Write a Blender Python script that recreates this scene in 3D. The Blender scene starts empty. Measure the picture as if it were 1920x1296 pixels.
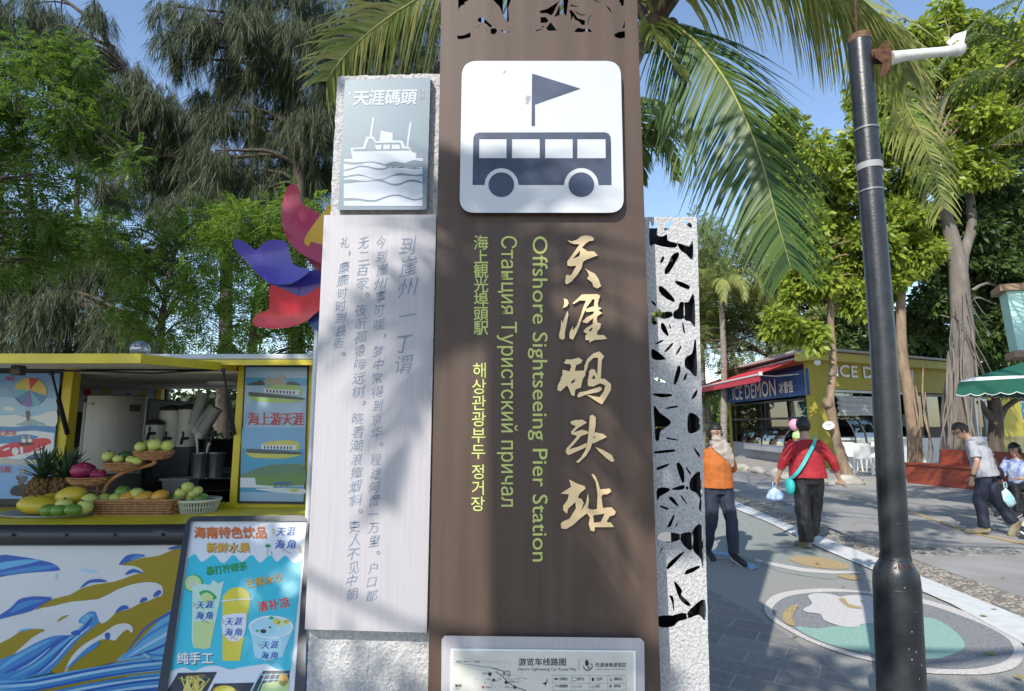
import bpy, bmesh, math, random
import numpy as np
from mathutils import Vector, Matrix, noise
from mathutils.geometry import tessellate_polygon, delaunay_2d_cdt
R = math.radians
random.seed(7)
rng = np.random.default_rng(7)
scene = bpy.context.scene
COL = scene.collection

# ---------------------------------------------------------------- camera, world, sun, exposure
EYE = 1.5
PITCH = R(8.0)
FPX = 1050.0                                   # focal length in pixels of the 1920 px wide photograph
cam_d = bpy.data.cameras.new('camera')
cam_d.sensor_width = 36.0
cam_d.lens = 36.0 * FPX / 1920.0
cam_d.clip_start = 0.05
cam_d.clip_end = 2000
cam = bpy.data.objects.new('camera', cam_d)
COL.objects.link(cam)
cam.location = (0, 0, EYE)
cam.rotation_euler = (R(90) + PITCH, 0, 0)
scene.camera = cam

SUN_AZ, SUN_EL = R(28), R(38)                  # behind the viewer, to the left
to_sun = Vector((-math.sin(SUN_AZ) * math.cos(SUN_EL), -math.cos(SUN_AZ) * math.cos(SUN_EL), math.sin(SUN_EL)))
world = bpy.data.worlds.new('World')
scene.world = world
world.use_nodes = True
wn = world.node_tree
wn.nodes.clear()
w_out = wn.nodes.new('ShaderNodeOutputWorld')
w_bg = wn.nodes.new('ShaderNodeBackground')
w_sky = wn.nodes.new('ShaderNodeTexSky')
w_sky.sky_type = 'NISHITA'
w_sky.sun_disc = False
w_sky.sun_elevation = SUN_EL
w_sky.sun_rotation = math.atan2(to_sun.x, to_sun.y)
w_sky.air_density = 1.0
w_sky.dust_density = 0.3
w_sky.ozone_density = 1.2
w_bg.inputs['Strength'].default_value = 0.15
wn.links.new(w_sky.outputs[0], w_bg.inputs[0])
wn.links.new(w_bg.outputs[0], w_out.inputs[0])
sun_d = bpy.data.lights.new('sun', 'SUN')
sun_d.energy = 3.4
sun_d.angle = R(0.5)
sun_d.color = (1.0, 0.955, 0.88)
sun = bpy.data.objects.new('sun', sun_d)
COL.objects.link(sun)
sun.location = to_sun * 50
sun.rotation_euler = to_sun.to_track_quat('Z', 'Y').to_euler()
scene.view_settings.view_transform = 'Standard'
scene.view_settings.look = 'None'
scene.view_settings.exposure = 0.72
scene.view_settings.gamma = 1.0
scene.cycles.max_bounces = 8
scene.cycles.transparent_max_bounces = 8

# ---------------------------------------------------------------- measuring the photograph
CP, SP = math.cos(PITCH), math.sin(PITCH)
CAM = Vector((0, 0, EYE))
def ray(px, py):
    u = (px - 960) / FPX
    v = (648 - py) / FPX
    return Vector((u, CP - v * SP, SP + v * CP))
def at(px, py, Y):
    d = ray(px, py)
    return CAM + d * (Y / d.y)
def ground(px, py, z=0.0):
    d = ray(px, py)
    return CAM + d * ((z - EYE) / d.z)
class Plane:
    """a flat surface of the place: a point on it and its outward normal"""
    def __init__(s, o, n):
        s.o = Vector(o); s.n = Vector(n).normalized()
    def hit(s, px, py, off=0.0):
        d = ray(px, py)
        t = (s.o + s.n * off - CAM).dot(s.n) / d.dot(s.n)
        return CAM + d * t
def plane3(a, b, c):
    n = (b - a).cross(c - a).normalized()
    if n.dot(CAM - a) < 0: n = -n
    return Plane(a, n)

# ---------------------------------------------------------------- materials
MATS = {}
def M(name, col=(.5, .5, .5), rough=.6, metal=0., var=.0, vscale=6., bump=0., bscale=60., spec=.5, kind='noise',
      stretch=(1, 1, 1), coat=0., detail=4., col2=None, sub=0.):
    if name in MATS: return MATS[name]
    m = bpy.data.materials.new(name)
    m.use_nodes = True
    nt = m.node_tree
    b = nt.nodes['Principled BSDF']
    b.inputs['Base Color'].default_value = (*col, 1)
    b.inputs['Roughness'].default_value = rough
    b.inputs['Metallic'].default_value = metal
    b.inputs['Specular IOR Level'].default_value = spec
    b.inputs['Coat Weight'].default_value = coat
    if sub: b.inputs['Subsurface Weight'].default_value = sub; b.inputs['Subsurface Scale'].default_value = .01
    if var or bump:
        tc = nt.nodes.new('ShaderNodeTexCoord')
        mp = nt.nodes.new('ShaderNodeMapping')
        mp.inputs['Scale'].default_value = stretch
        nt.links.new(tc.outputs['Object'], mp.inputs[0])
    if var:
        n = nt.nodes.new('ShaderNodeTexNoise')
        n.inputs['Scale'].default_value = vscale
        n.inputs['Detail'].default_value = detail
        n.inputs['Roughness'].default_value = .6
        nt.links.new(mp.outputs[0], n.inputs['Vector'])
        r = nt.nodes.new('ShaderNodeValToRGB')
        c2 = col2 or tuple(c * (1 - var) for c in col)
        c1 = col if col2 else tuple(min(1, c * (1 + var * .6)) for c in col)
        r.color_ramp.elements[0].color = (*c2, 1); r.color_ramp.elements[0].position = .32
        r.color_ramp.elements[1].color = (*c1, 1); r.color_ramp.elements[1].position = .68
        nt.links.new(n.outputs[0], r.inputs[0])
        nt.links.new(r.outputs[0], b.inputs['Base Color'])
    if bump:
        if kind == 'voronoi':
            n2 = nt.nodes.new('ShaderNodeTexVoronoi')
            n2.inputs['Scale'].default_value = bscale
        else:
            n2 = nt.nodes.new('ShaderNodeTexNoise')
            n2.inputs['Scale'].default_value = bscale
            n2.inputs['Detail'].default_value = 6
        nt.links.new(mp.outputs[0], n2.inputs['Vector'])
        bp = nt.nodes.new('ShaderNodeBump')
        bp.inputs['Strength'].default_value = min(1, bump)
        bp.inputs['Distance'].default_value = .01 if bump <= 1 else .01 * bump
        nt.links.new(n2.outputs[0], bp.inputs['Height'])
        nt.links.new(bp.outputs[0], b.inputs['Normal'])
    MATS[name] = m
    return m
def leafmat(name, cols, trans=.35, rough=.45):
    if name in MATS: return MATS[name]
    m = bpy.data.materials.new(name); m.use_nodes = True
    nt = m.node_tree; b = nt.nodes['Principled BSDF']; out = nt.nodes['Material Output']
    g = nt.nodes.new('ShaderNodeNewGeometry')
    r = nt.nodes.new('ShaderNodeValToRGB')
    el = r.color_ramp.elements
    for i, c in enumerate(cols):
        e = el[i] if i < 2 else el.new(.5)
        e.color = (*c, 1)
    for i, e in enumerate(el): e.position = i / (len(cols) - 1)
    nt.links.new(g.outputs['Random Per Island'], r.inputs[0])
    nt.links.new(r.outputs[0], b.inputs['Base Color'])
    b.inputs['Roughness'].default_value = rough
    b.inputs['Specular IOR Level'].default_value = .35
    t = nt.nodes.new('ShaderNodeBsdfTranslucent')
    hs = nt.nodes.new('ShaderNodeHueSaturation')
    hs.inputs['Hue'].default_value = .485; hs.inputs['Value'].default_value = 1.5
    nt.links.new(r.outputs[0], hs.inputs['Color'])
    nt.links.new(hs.outputs[0], t.inputs[0])
    mx = nt.nodes.new('ShaderNodeMixShader'); mx.inputs[0].default_value = trans
    nt.links.new(b.outputs[0], mx.inputs[1]); nt.links.new(t.outputs[0], mx.inputs[2])
    nt.links.new(mx.outputs[0], out.inputs[0])
    MATS[name] = m
    return m
def glass(name, col=(1, 1, 1), alpha=.25, rough=.03):
    """thin pane: part mirror, part see-through"""
    if name in MATS: return MATS[name]
    m = bpy.data.materials.new(name); m.use_nodes = True
    nt = m.node_tree; out = nt.nodes['Material Output']
    gl = nt.nodes.new('ShaderNodeBsdfGlossy'); gl.inputs['Roughness'].default_value = rough
    tr = nt.nodes.new('ShaderNodeBsdfTransparent'); tr.inputs[0].default_value = (*col, 1)
    mx = nt.nodes.new('ShaderNodeMixShader'); mx.inputs[0].default_value = alpha
    nt.links.new(tr.outputs[0], mx.inputs[1]); nt.links.new(gl.outputs[0], mx.inputs[2])
    nt.links.new(mx.outputs[0], out.inputs[0])
    MATS[name] = m
    return m

# ---------------------------------------------------------------- mesh helpers
def smooth_pts(pts, n=4, closed=True):
    """Catmull-Rom through the points"""
    P = [Vector(p) for p in pts]; N = len(P); out = []
    rngi = range(N) if closed else range(N - 1)
    for i in rngi:
        if closed: a, b, c, d = P[i - 1], P[i], P[(i + 1) % N], P[(i + 2) % N]
        else: a, b, c, d = P[max(i - 1, 0)], P[i], P[i + 1], P[min(i + 2, N - 1)]
        for k in range(n):
            t = k / n
            out.append(.5 * ((2 * b) + (c - a) * t + (2 * a - 5 * b + 4 * c - d) * t * t + (3 * b - a - 3 * c + d) * t ** 3))
    if not closed: out.append(P[-1])
    return out

def fill2d(contours):
    """flat fill of closed outlines (inner outlines become holes): 2-D verts and faces"""
    cu = bpy.data.curves.new('outline', 'CURVE'); cu.dimensions = '2D'; cu.fill_mode = 'BOTH'
    for c in contours:
        sp = cu.splines.new('POLY'); sp.points.add(len(c) - 1); sp.use_cyclic_u = True
        for p, q in zip(sp.points, c): p.co = (q[0], q[1], 0, 1)
    o = bpy.data.objects.new('outline', cu); COL.objects.link(o)
    me = bpy.data.meshes.new_from_object(o.evaluated_get(bpy.context.evaluated_depsgraph_get()))
    V = [(v.co.x, v.co.y) for v in me.vertices]; F = [tuple(p.vertices) for p in me.polygons]
    bpy.data.objects.remove(o); bpy.data.curves.remove(cu); bpy.data.meshes.remove(me)
    return V, F
TXT = {}
def text2d(s, bold=0.0, shear=0.0):
    """lettering in em units: verts, faces, width"""
    k = (s, bold, shear)
    if k in TXT: return TXT[k]
    cu = bpy.data.curves.new('lettering', 'FONT'); cu.body = s; cu.offset = bold; cu.shear = shear; cu.resolution_u = 3
    cu.fill_mode = 'FRONT'
    o = bpy.data.objects.new('lettering', cu); COL.objects.link(o)
    me = bpy.data.meshes.new_from_object(o.evaluated_get(bpy.context.evaluated_depsgraph_get()))
    V = [(v.co.x, v.co.y) for v in me.vertices]; F = [tuple(p.vertices) for p in me.polygons]
    bpy.data.objects.remove(o); bpy.data.curves.remove(cu); bpy.data.meshes.remove(me)
    TXT[k] = (V, F)
    return V, F

class MB:
    def __init__(s):
        s.v = []; s.f = []; s.m = []; s.s = []
    def add(s, verts, faces, mi=0, smooth=False):
        b = len(s.v)
        s.v += [tuple(v) for v in verts]
        for f in faces:
            s.f.append(tuple(i + b for i in f)); s.m.append(mi); s.s.append(smooth)
    def box(s, c, size, mi=0, rot=None, bev=0.0):
        hx, hy, hz = (d / 2 for d in size); c = Vector(c)
        if bev > 0:
            bm = bmesh.new(); bmesh.ops.create_cube(bm, size=1)
            for v in bm.verts: v.co = Vector((v.co.x * size[0], v.co.y * size[1], v.co.z * size[2]))
            bmesh.ops.bevel(bm, geom=bm.edges[:], offset=bev, segments=2, affect='EDGES', profile=.5)
            bm.verts.index_update()
            vs = [v.co.copy() for v in bm.verts]; fs = [tuple(v.index for v in f.verts) for f in bm.faces]; bm.free()
        else:
            vs = [Vector((x, y, z)) for x in (-hx, hx) for y in (-hy, hy) for z in (-hz, hz)]
            fs = [(0, 1, 3, 2), (4, 6, 7, 5), (0, 4, 5, 1), (2, 3, 7, 6), (0, 2, 6, 4), (1, 5, 7, 3)]
        if rot is not None: vs = [rot @ v for v in vs]
        s.add([v + c for v in vs], fs, mi)
    def bar(s, a, b, w, h, mi=0, up=(0, 0, 1)):
        """box section from a to b, w across, h along up"""
        a, b = Vector(a), Vector(b); d = (b - a).normalized(); up = Vector(up)
        x = d.cross(up)
        if x.length < 1e-5: x = d.cross(Vector((0, 1, 0)))
        x.normalize(); u = x.cross(d)
        vs = []
        for p in (a, b):
            for sx, su in ((-1, -1), (1, -1), (1, 1), (-1, 1)): vs.append(p + x * sx * w / 2 + u * su * h / 2)
        s.add(vs, [(3, 2, 1, 0), (4, 5, 6, 7), (0, 1, 5, 4), (1, 2, 6, 5), (2, 3, 7, 6), (3, 0, 4, 7)], mi)
    def tube(s, pts, rad, n=10, mi=0, cap=True, smooth=True, flat=1.0):
        P = [Vector(p) for p in pts]; N = len(P)
        if not hasattr(rad, '__len__'): rad = [rad] * N
        ref = None; vs = []
        for i in range(N):
            t = (P[min(i + 1, N - 1)] - P[max(i - 1, 0)]).normalized()
            if ref is None:
                ref = Vector((1, 0, 0)) if abs(t.x) < .8 else Vector((0, 1, 0))
            x = (ref - t * ref.dot(t)).normalized(); y = t.cross(x); ref = x
            r = rad[i]; rx, ry = r if hasattr(r, '__len__') else (r, r * flat)
            for k in range(n):
                a = 2 * math.pi * k / n
                vs.append(P[i] + x * math.cos(a) * rx + y * math.sin(a) * ry)
        fs = []
        for i in range(N - 1):
            for k in range(n):
                fs.append((i * n + k, i * n + (k + 1) % n, (i + 1) * n + (k + 1) % n, (i + 1) * n + k))
        s.add(vs, fs, mi, smooth)
        if cap:
            s.add(vs[:n], [tuple(range(n - 1, -1, -1))], mi); s.add(vs[-n:], [tuple(range(n))], mi)
    def lathe(s, c, prof, n=24, mi=0, smooth=True, axis=None, cap=True):
        """profile of (radius, height) turned about the vertical through c (or about axis)"""
        c = Vector(c); q = Matrix.Identity(3) if axis is None else Vector(axis).normalized().to_track_quat('Z', 'Y').to_matrix()
        vs = []
        for r, h in prof:
            for k in range(n):
                a = 2 * math.pi * k / n
                vs.append(c + q @ Vector((r * math.cos(a), r * math.sin(a), h)))
        fs = []
        for i in range(len(prof) - 1):
            for k in range(n): fs.append((i * n + k, i * n + (k + 1) % n, (i + 1) * n + (k + 1) % n, (i + 1) * n + k))
        s.add(vs, fs, mi, smooth)
        if cap:
            s.add(vs[:n], [tuple(range(n - 1, -1, -1))], mi); s.add(vs[-n:], [tuple(range(n))], mi)
    def ell(s, c, r, mi=0, n=16, rings=10, rot=None, lump=0., seed=0):
        c = Vector(c); vs = []; fs = []
        for i in range(rings + 1):
            th = math.pi * i / rings
            for k in range(n):
                a = 2 * math.pi * k / n
                d = Vector((math.sin(th) * math.cos(a), math.sin(th) * math.sin(a), math.cos(th)))
                l = 1 + lump * noise.noise(d * 2.2 + Vector((seed, seed * 1.7, 0))) if lump else 1
                v = Vector((d.x * r[0], d.y * r[1], d.z * r[2])) * l
                if rot is not None: v = rot @ v
                vs.append(c + v)
        for i in range(rings):
            for k in range(n): fs.append((i * n + k, (i + 1) * n + k, (i + 1) * n + (k + 1) % n, i * n + (k + 1) % n))
        s.add(vs, fs, mi, True)
    def prism(s, pts, vec, mi=0, mi_side=None):
        """closed 3-D outline pushed along vec"""
        P = [Vector(p) for p in pts]; n = len(P); vec = Vector(vec)
        s.add(P, [tuple(range(n))], mi)
        s.add([p + vec for p in P], [tuple(range(n - 1, -1, -1))], mi)
        s.add(P + [p + vec for p in P], [(i, i + n, (i + 1) % n + n, (i + 1) % n) for i in range(n)], mi if mi_side is None else mi_side)
    def quad(s, a, b, c, d, mi=0): s.add([a, b, c, d], [(0, 1, 2, 3)], mi)
    # artwork on a flat surface, outlines measured in photograph pixels
    def decal(s, pl, pts, off, mi=0, sm=0):
        if sm: pts = smooth_pts([(x, y, 0) for x, y in pts], sm)
        P = [pl.hit(p[0], p[1], off) for p in pts]
        ar = sum(pts[i - 1][0] * pts[i][1] - pts[i][0] * pts[i - 1][1] for i in range(len(pts)))
        if ar > 0: P.reverse()
        tri = tessellate_polygon([P])
        s.add(P, [tuple(t) for t in tri], mi)
    def fill(s, pl, contours, o0, o1=None, mi=0, mi_side=None):
        """filled outlines with holes; o1 gives them a thickness (o1 = front)"""
        V, F = fill2d([[(x / 100, -y / 100) for x, y in c] for c in contours])
        V = [(x * 100, -y * 100) for x, y in V]
        front = o0 if o1 is None else o1
        s.add([pl.hit(x, y, front) for x, y in V], F, mi)
        if o1 is not None:
            cnt = {}
            for f in F:
                for i in range(len(f)):
                    a, b = f[i], f[(i + 1) % len(f)]
                    k = (min(a, b), max(a, b)); cnt[k] = None if k in cnt else (a, b)
            A = [pl.hit(x, y, o0) for x, y in V]; B = [pl.hit(x, y, o1) for x, y in V]; n = len(V)
            s.add(A + B, [(e[0], e[0] - 0 if False else e[1], e[1] + n, e[0] + n) for e in cnt.values() if e], mi if mi_side is None else mi_side)
            s.add(A, [tuple(reversed(f)) for f in F], mi if mi_side is None else mi_side)
    def text(s, pl, st, x, y, h, off, mi=0, rot=0., bold=0., shear=0., width=None, anchor='l', sx=1.0, thin=0., warp=0.):
        """lettering with cap/em height h px, its left base line end at (x, y); rot in degrees clockwise"""
        V, F = text2d(st, -thin, shear)
        if not V: return
        if bold:
            q = bold * h * .75
            for i_, (ox, oy) in enumerate(((q, 0), (-q, 0), (0, q), (0, -q))):
                s.text(pl, st, x + ox, y + oy, h, off + .00012 * (i_ + 1), mi, rot, 0., shear, width, anchor, sx)
        x0 = min(v[0] for v in V); x1 = max(v[0] for v in V)
        k = h * sx
        if width: k = width / (x1 - x0)
        ax = {'l': x0, 'c': (x0 + x1) / 2, 'r': x1}[anchor]
        c, sn = math.cos(R(rot)), math.sin(R(rot))
        P = []
        wp = sum(map(ord, st)) % 17
        for vx, vy in V:
            if warp: vx, vy = vx + warp * math.sin(vy * 5 + wp) * .6 + warp * .5 * math.sin(vy * 11 + wp * 2), vy + warp * math.sin(vx * 4.3 + wp * 1.3) + .10 * (vx - .5)
            dx, dy = (vx - ax) * k, -vy * h
            P.append(pl.hit(x + dx * c - dy * sn, y + dx * sn + dy * c, off))
        s.add(P, F, mi)
    def build(s, name, mats, parent=None, label=None):
        me = bpy.data.meshes.new(name)
        pl = parent
        L = Vector((0, 0, 0))
        while pl is not None: L += pl.location; pl = pl.parent
        me.from_pydata([Vector(v) - L for v in s.v], [], s.f)
        if not isinstance(mats, (list, tuple)): mats = [mats]
        for m in mats: me.materials.append(m)
        me.polygons.foreach_set('material_index', s.m)
        me.polygons.foreach_set('use_smooth', s.s)
        me.update()
        o = bpy.data.objects.new(name, me); COL.objects.link(o)
        if parent is not None: o.parent = parent
        if label: o['label'] = label
        return o
def np_mesh(name, V, F, mats, parent=None, mi=None, smooth=False):
    """mesh from arrays, every face with the same number of corners"""
    me = bpy.data.meshes.new(name)
    L = Vector((0, 0, 0)); pl = parent
    while pl is not None: L += pl.location; pl = pl.parent
    V = np.asarray(V, dtype=np.float32) - np.array(L, dtype=np.float32)
    F = np.asarray(F, dtype=np.int32); k = F.shape[1]
    me.vertices.add(len(V)); me.vertices.foreach_set('co', V.ravel())
    me.loops.add(F.size); me.loops.foreach_set('vertex_index', F.ravel())
    me.polygons.add(len(F)); me.polygons.foreach_set('loop_start', np.arange(len(F), dtype=np.int32) * k)
    me.polygons.foreach_set('loop_total', np.full(len(F), k, dtype=np.int32))
    for m in (mats if isinstance(mats, (list, tuple)) else [mats]): me.materials.append(m)
    if mi is not None: me.polygons.foreach_set('material_index', mi)
    if smooth: me.polygons.foreach_set('use_smooth', np.ones(len(F), dtype=bool))
    me.update(); me.validate()
    o = bpy.data.objects.new(name, me); COL.objects.link(o)
    if parent is not None: o.parent = parent
    return o
def tag(o, label, cat, group=None, kind=None):
    o['label'] = label; o['category'] = cat
    if group: o['group'] = group
    o['kind'] = kind or 'thing'
    return o
def thing(name, label, cat, loc=(0, 0, 0), group=None):
    o = bpy.data.objects.new(name, None); COL.objects.link(o)
    o.empty_display_size = .1; o.location = loc
    return tag(o, label, cat, group)
def struct(o):
    o['kind'] = 'structure'; return o
def copy_tree(o, loc=None, rotz=None, label=None, group=None, scale=None):
    def rec(x, par):
        c = x.copy(); COL.objects.link(c); c.parent = par
        for ch in list(x.children): rec(ch, c)
        return c
    r = rec(o, None)
    if loc is not None: r.location = loc
    if rotz is not None: r.rotation_euler = (0, 0, rotz)
    if scale is not None: r.scale = (scale,) * 3
    if label: r['label'] = label
    if group: r['group'] = group
    return r
def rrect(x0, y0, x1, y1, r, n=6, corners=None):
    """rounded rectangle outline in pixels"""
    out = []
    for cx, cy, a in ((x1 - r, y0 + r, -90), (x1 - r, y1 - r, 0), (x0 + r, y1 - r, 90), (x0 + r, y0 + r, 180)):
        for k in range(n + 1):
            t = R(a + 90 * k / n); out.append((cx + r * math.cos(t), cy + r * math.sin(t)))
    return out
def circ(cx, cy, r, n=32, a0=0, a1=360, ry=None):
    ry = r if ry is None else ry
    full = a1 - a0 >= 360
    return [(cx + r * math.cos(R(a0 + (a1 - a0) * k / (n if full else n - 1))), cy + ry * math.sin(R(a0 + (a1 - a0) * k / (n if full else n - 1)))) for k in range(n)]
def zz(ox, oy, sc):
    """pixel conversion from an enlargement of the photograph"""
    return lambda pts: [(ox + x / sc, oy + y / sc) for x, y in pts]
def outline_stroke(pts, w):
    """thin ribbon outline (open polyline) in pixels"""
    P = [Vector((x, y)) for x, y in pts]; n = len(P)
    ws = w if hasattr(w, '__len__') else [w] * n
    L, Rr = [], []
    for i in range(n):
        t = (P[min(i + 1, n - 1)] - P[max(i - 1, 0)]).normalized(); nn = Vector((-t.y, t.x))
        L.append(tuple(P[i] + nn * ws[i] / 2)); Rr.append(tuple(P[i] - nn * ws[i] / 2))
    return L + Rr[::-1]
# ---------------------------------------------------------------- common materials
m_soil = M('soil', (.10, .085, .06), .95, var=.5, vscale=1.2, bump=1, bscale=12)
m_road = M('road_concrete', (.30, .285, .265), .85, var=.26, vscale=.9, bump=.5, bscale=70, stretch=(1, 1, 1), detail=8)
m_plaza = M('plaza_terrazzo', (.325, .315, .29), .8, var=.5, vscale=110, bump=.4, bscale=160, detail=2)
m_tealpatch = M('plaza_paint_teal', (.29, .305, .275), .8, var=.4, vscale=70, bump=.3, bscale=150, detail=3)
m_sidewalk = M('sidewalk_slab', (.33, .31, .28), .85, var=.22, vscale=3, bump=.4, bscale=60)
m_white_strip = M('white_stone_strip', (.62, .62, .60), .7, var=.12, vscale=9, bump=.25, bscale=90)
m_yellow_line = M('yellow_road_paint', (.52, .36, .12), .8, var=.35, vscale=14)
m_ringwhite = M('mural_white', (.58, .54, .50), .8, var=.3, vscale=95, detail=2)
m_muralgrey = M('mural_grey', (.24, .24, .245), .85, var=.5, vscale=120, detail=2)
m_cloud = M('mural_cloud', (.56, .535, .505), .8, var=.22, vscale=100, detail=2)
m_hillgreen = M('mural_green', (.26, .42, .35), .8, var=.2, vscale=100, detail=2)
m_ochre = M('mural_ochre', (.42, .31, .15), .8, var=.4, vscale=90, detail=2)
m_blue_p = M('mural_blue', (.25, .42, .58), .8, var=.3, vscale=60, detail=2)

# ---------------------------------------------------------------- setting: ground, road, plaza, pavement
def sheet(name, P, m, z=None):
    P = [Vector(p) for p in P]
    if z is not None: P = [Vector((p.x, p.y, z)) for p in P]
    mb = MB(); mb.add(P, [tuple(t) for t in tessellate_polygon([P])]); return struct(mb.build(name, m))
S = 400
mb = MB(); mb.quad((-S, -S, -.03), (S, -S, -.03), (S, S, -.03), (-S, S, -.03)); struct(mb.build('ground', m_soil))
sheet('road', [(-3, 4, 0), (-3, 60, 0), (8, 60, 0), (45, 40, 0), (45, -12, 0), (-3, -12, 0)], m_road, -.004)
stripL = [(1250, 905), (1330, 935), (1378, 955), (1439, 980), (1545, 1032), (1652, 1077), (1784, 1135), (1913, 1206), (2100, 1320)]
stripR = [(1262, 897), (1345, 925), (1400, 950), (1481, 985), (1655, 1052), (1720, 1080), (1817, 1119), (1920, 1161), (2120, 1260)]
cobR = [(1278, 888), (1362, 916), (1424, 944), (1510, 972), (1664, 1030), (1735, 1056), (1835, 1092), (1930, 1124), (2130, 1195)]
G = lambda pts, z=0.: [ground(x, y, z) for x, y in pts]
sheet('plaza', G(stripL) + [Vector((6, -6, 0)), Vector((-9, -6, 0)), Vector((-9, 14, 0))], m_plaza, .0)
sheet('kerb_strip', G(stripL) + G(stripR)[::-1], m_white_strip, .012)
sheet('plaza_paint', G([(1300, 965), (1378, 958), (1440, 984), (1540, 1034), (1620, 1070), (1560, 1088), (1470, 1075), (1400, 1050), (1300, 1050)]), m_tealpatch, .004)
# dark pavers in running bond
m_paver = bpy.data.materials.new('dark_pavers'); m_paver.use_nodes = True
nt = m_paver.node_tree; b = nt.nodes['Principled BSDF']; b.inputs['Roughness'].default_value = .75
tc = nt.nodes.new('ShaderNodeTexCoord'); mp = nt.nodes.new('ShaderNodeMapping'); mp.inputs['Rotation'].default_value = (0, 0, R(33))
br = nt.nodes.new('ShaderNodeTexBrick'); br.inputs['Scale'].default_value = 1.0
br.inputs['Brick Width'].default_value = .42; br.inputs['Row Height'].default_value = .21; br.inputs['Mortar Size'].default_value = .004
br.inputs['Color1'].default_value = (.245, .235, .22, 1); br.inputs['Color2'].default_value = (.325, .31, .285, 1); br.inputs['Mortar'].default_value = (.48, .46, .43, 1)
ns = nt.nodes.new('ShaderNodeTexNoise'); ns.inputs['Scale'].default_value = 90
mx = nt.nodes.new('ShaderNodeMixRGB'); mx.blend_type = 'MULTIPLY'; mx.inputs[0].default_value = .45
nt.links.new(tc.outputs['Object'], mp.inputs[0]); nt.links.new(mp.outputs[0], br.inputs[0]); nt.links.new(br.outputs[0], mx.inputs[1])
nt.links.new(ns.outputs[0], mx.inputs[2]); nt.links.new(mx.outputs[0], b.inputs['Base Color'])
sheet('paving', G([(1250, 1075), (1325, 1105), (1400, 1143), (1470, 1187), (1545, 1240), (1640, 1320), (1720, 1390)]) + [Vector((1.6, .5, 0)), Vector((-1, .5, 0)), Vector((-1, 5, 0))], m_paver, .004)
# painted mural in the plaza
z6 = zz(1300, 980, 3.097)
ring_o = z6([(412, 500), (440, 440), (520, 405), (640, 388), (780, 382), (960, 395), (1150, 412), (1320, 440), (1500, 490), (1700, 560), (1850, 640), (1915, 720), (1915, 790), (1850, 850), (1700, 880), (1500, 880), (1340, 870), (1090, 815), (900, 770), (700, 700), (560, 630), (450, 560)])
ring_i = z6([(458, 505), (490, 460), (560, 425), (700, 405), (900, 402), (1080, 420), (1320, 465), (1500, 520), (1680, 590), (1810, 660), (1858, 720), (1850, 770), (1780, 815), (1640, 845), (1480, 848), (1340, 835), (1090, 790), (900, 745), (720, 685), (600, 625), (490, 560)])
mural = MB(); gp = Plane((0, 0, 0), (0, 0, 1))
mural.decal(gp, ring_o, .008, 0, 3)
mural.decal(gp, ring_i, .011, 1, 3)
mural.decal(gp, z6([(590, 605), (720, 615), (830, 600), (960, 605), (970, 590), (1090, 580), (1150, 560), (1330, 550), (1430, 570), (1530, 640), (1575, 700), (1560, 740), (1480, 775), (1350, 795), (1090, 765), (900, 735), (720, 680)]), .014, 3, 3)
mural.decal(gp, z6([(665, 425), (720, 410), (800, 415), (850, 430), (880, 425), (930, 420), (1010, 425), (1075, 435), (1130, 480), (1120, 560), (1090, 580), (970, 590), (965, 605), (880, 605), (820, 590), (760, 565), (735, 530), (660, 520), (640, 500), (690, 470)]), .017, 2, 3)
mural.decal(gp, z6([(575, 480), (610, 475), (585, 520), (575, 560), (590, 595), (545, 590), (515, 550), (530, 510)]), .017, 4, 2)
mural.decal(gp, z6([(845, 440), (880, 440), (900, 470), (975, 490), (965, 500), (900, 490), (860, 460)]), .020, 4, 2)
mural.decal(gp, z6([(555, 205), (640, 195), (760, 205), (860, 230), (910, 255), (870, 270), (760, 265), (620, 240)]), .008, 4, 3)
mural.decal(gp, z6([(830, 305), (880, 300), (960, 315), (970, 330), (900, 330)]), .008, 4, 2)
mural.decal(gp, z6(outline_stroke([(360, 215), (480, 245), (640, 275), (800, 288), (980, 290)], [12, 20, 22, 18, 6])), .008, 0)
mural.decal(gp, z6([(290, 238), (340, 235), (375, 262), (330, 276)]), .008, 5)
mural.decal(gp, z6([(90, 160), (200, 172), (215, 192), (90, 182)]), .008, 5)
struct(mural.build('ground_mural', [m_ringwhite, m_muralgrey, m_cloud, m_hillgreen, m_ochre, m_blue_p]))
# yellow line on the far side of the road
yl = [(1300, 862), (1390, 885), (1480, 908), (1550, 922), (1640, 942), (1720, 962), (1830, 1002), (1900, 1017), (2050, 1047)]
P = G(yl); Q = [p + Vector((.04, .34, 0)) for p in P]
sheet('road_marking', P + Q[::-1], m_yellow_line, .003)
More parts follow.
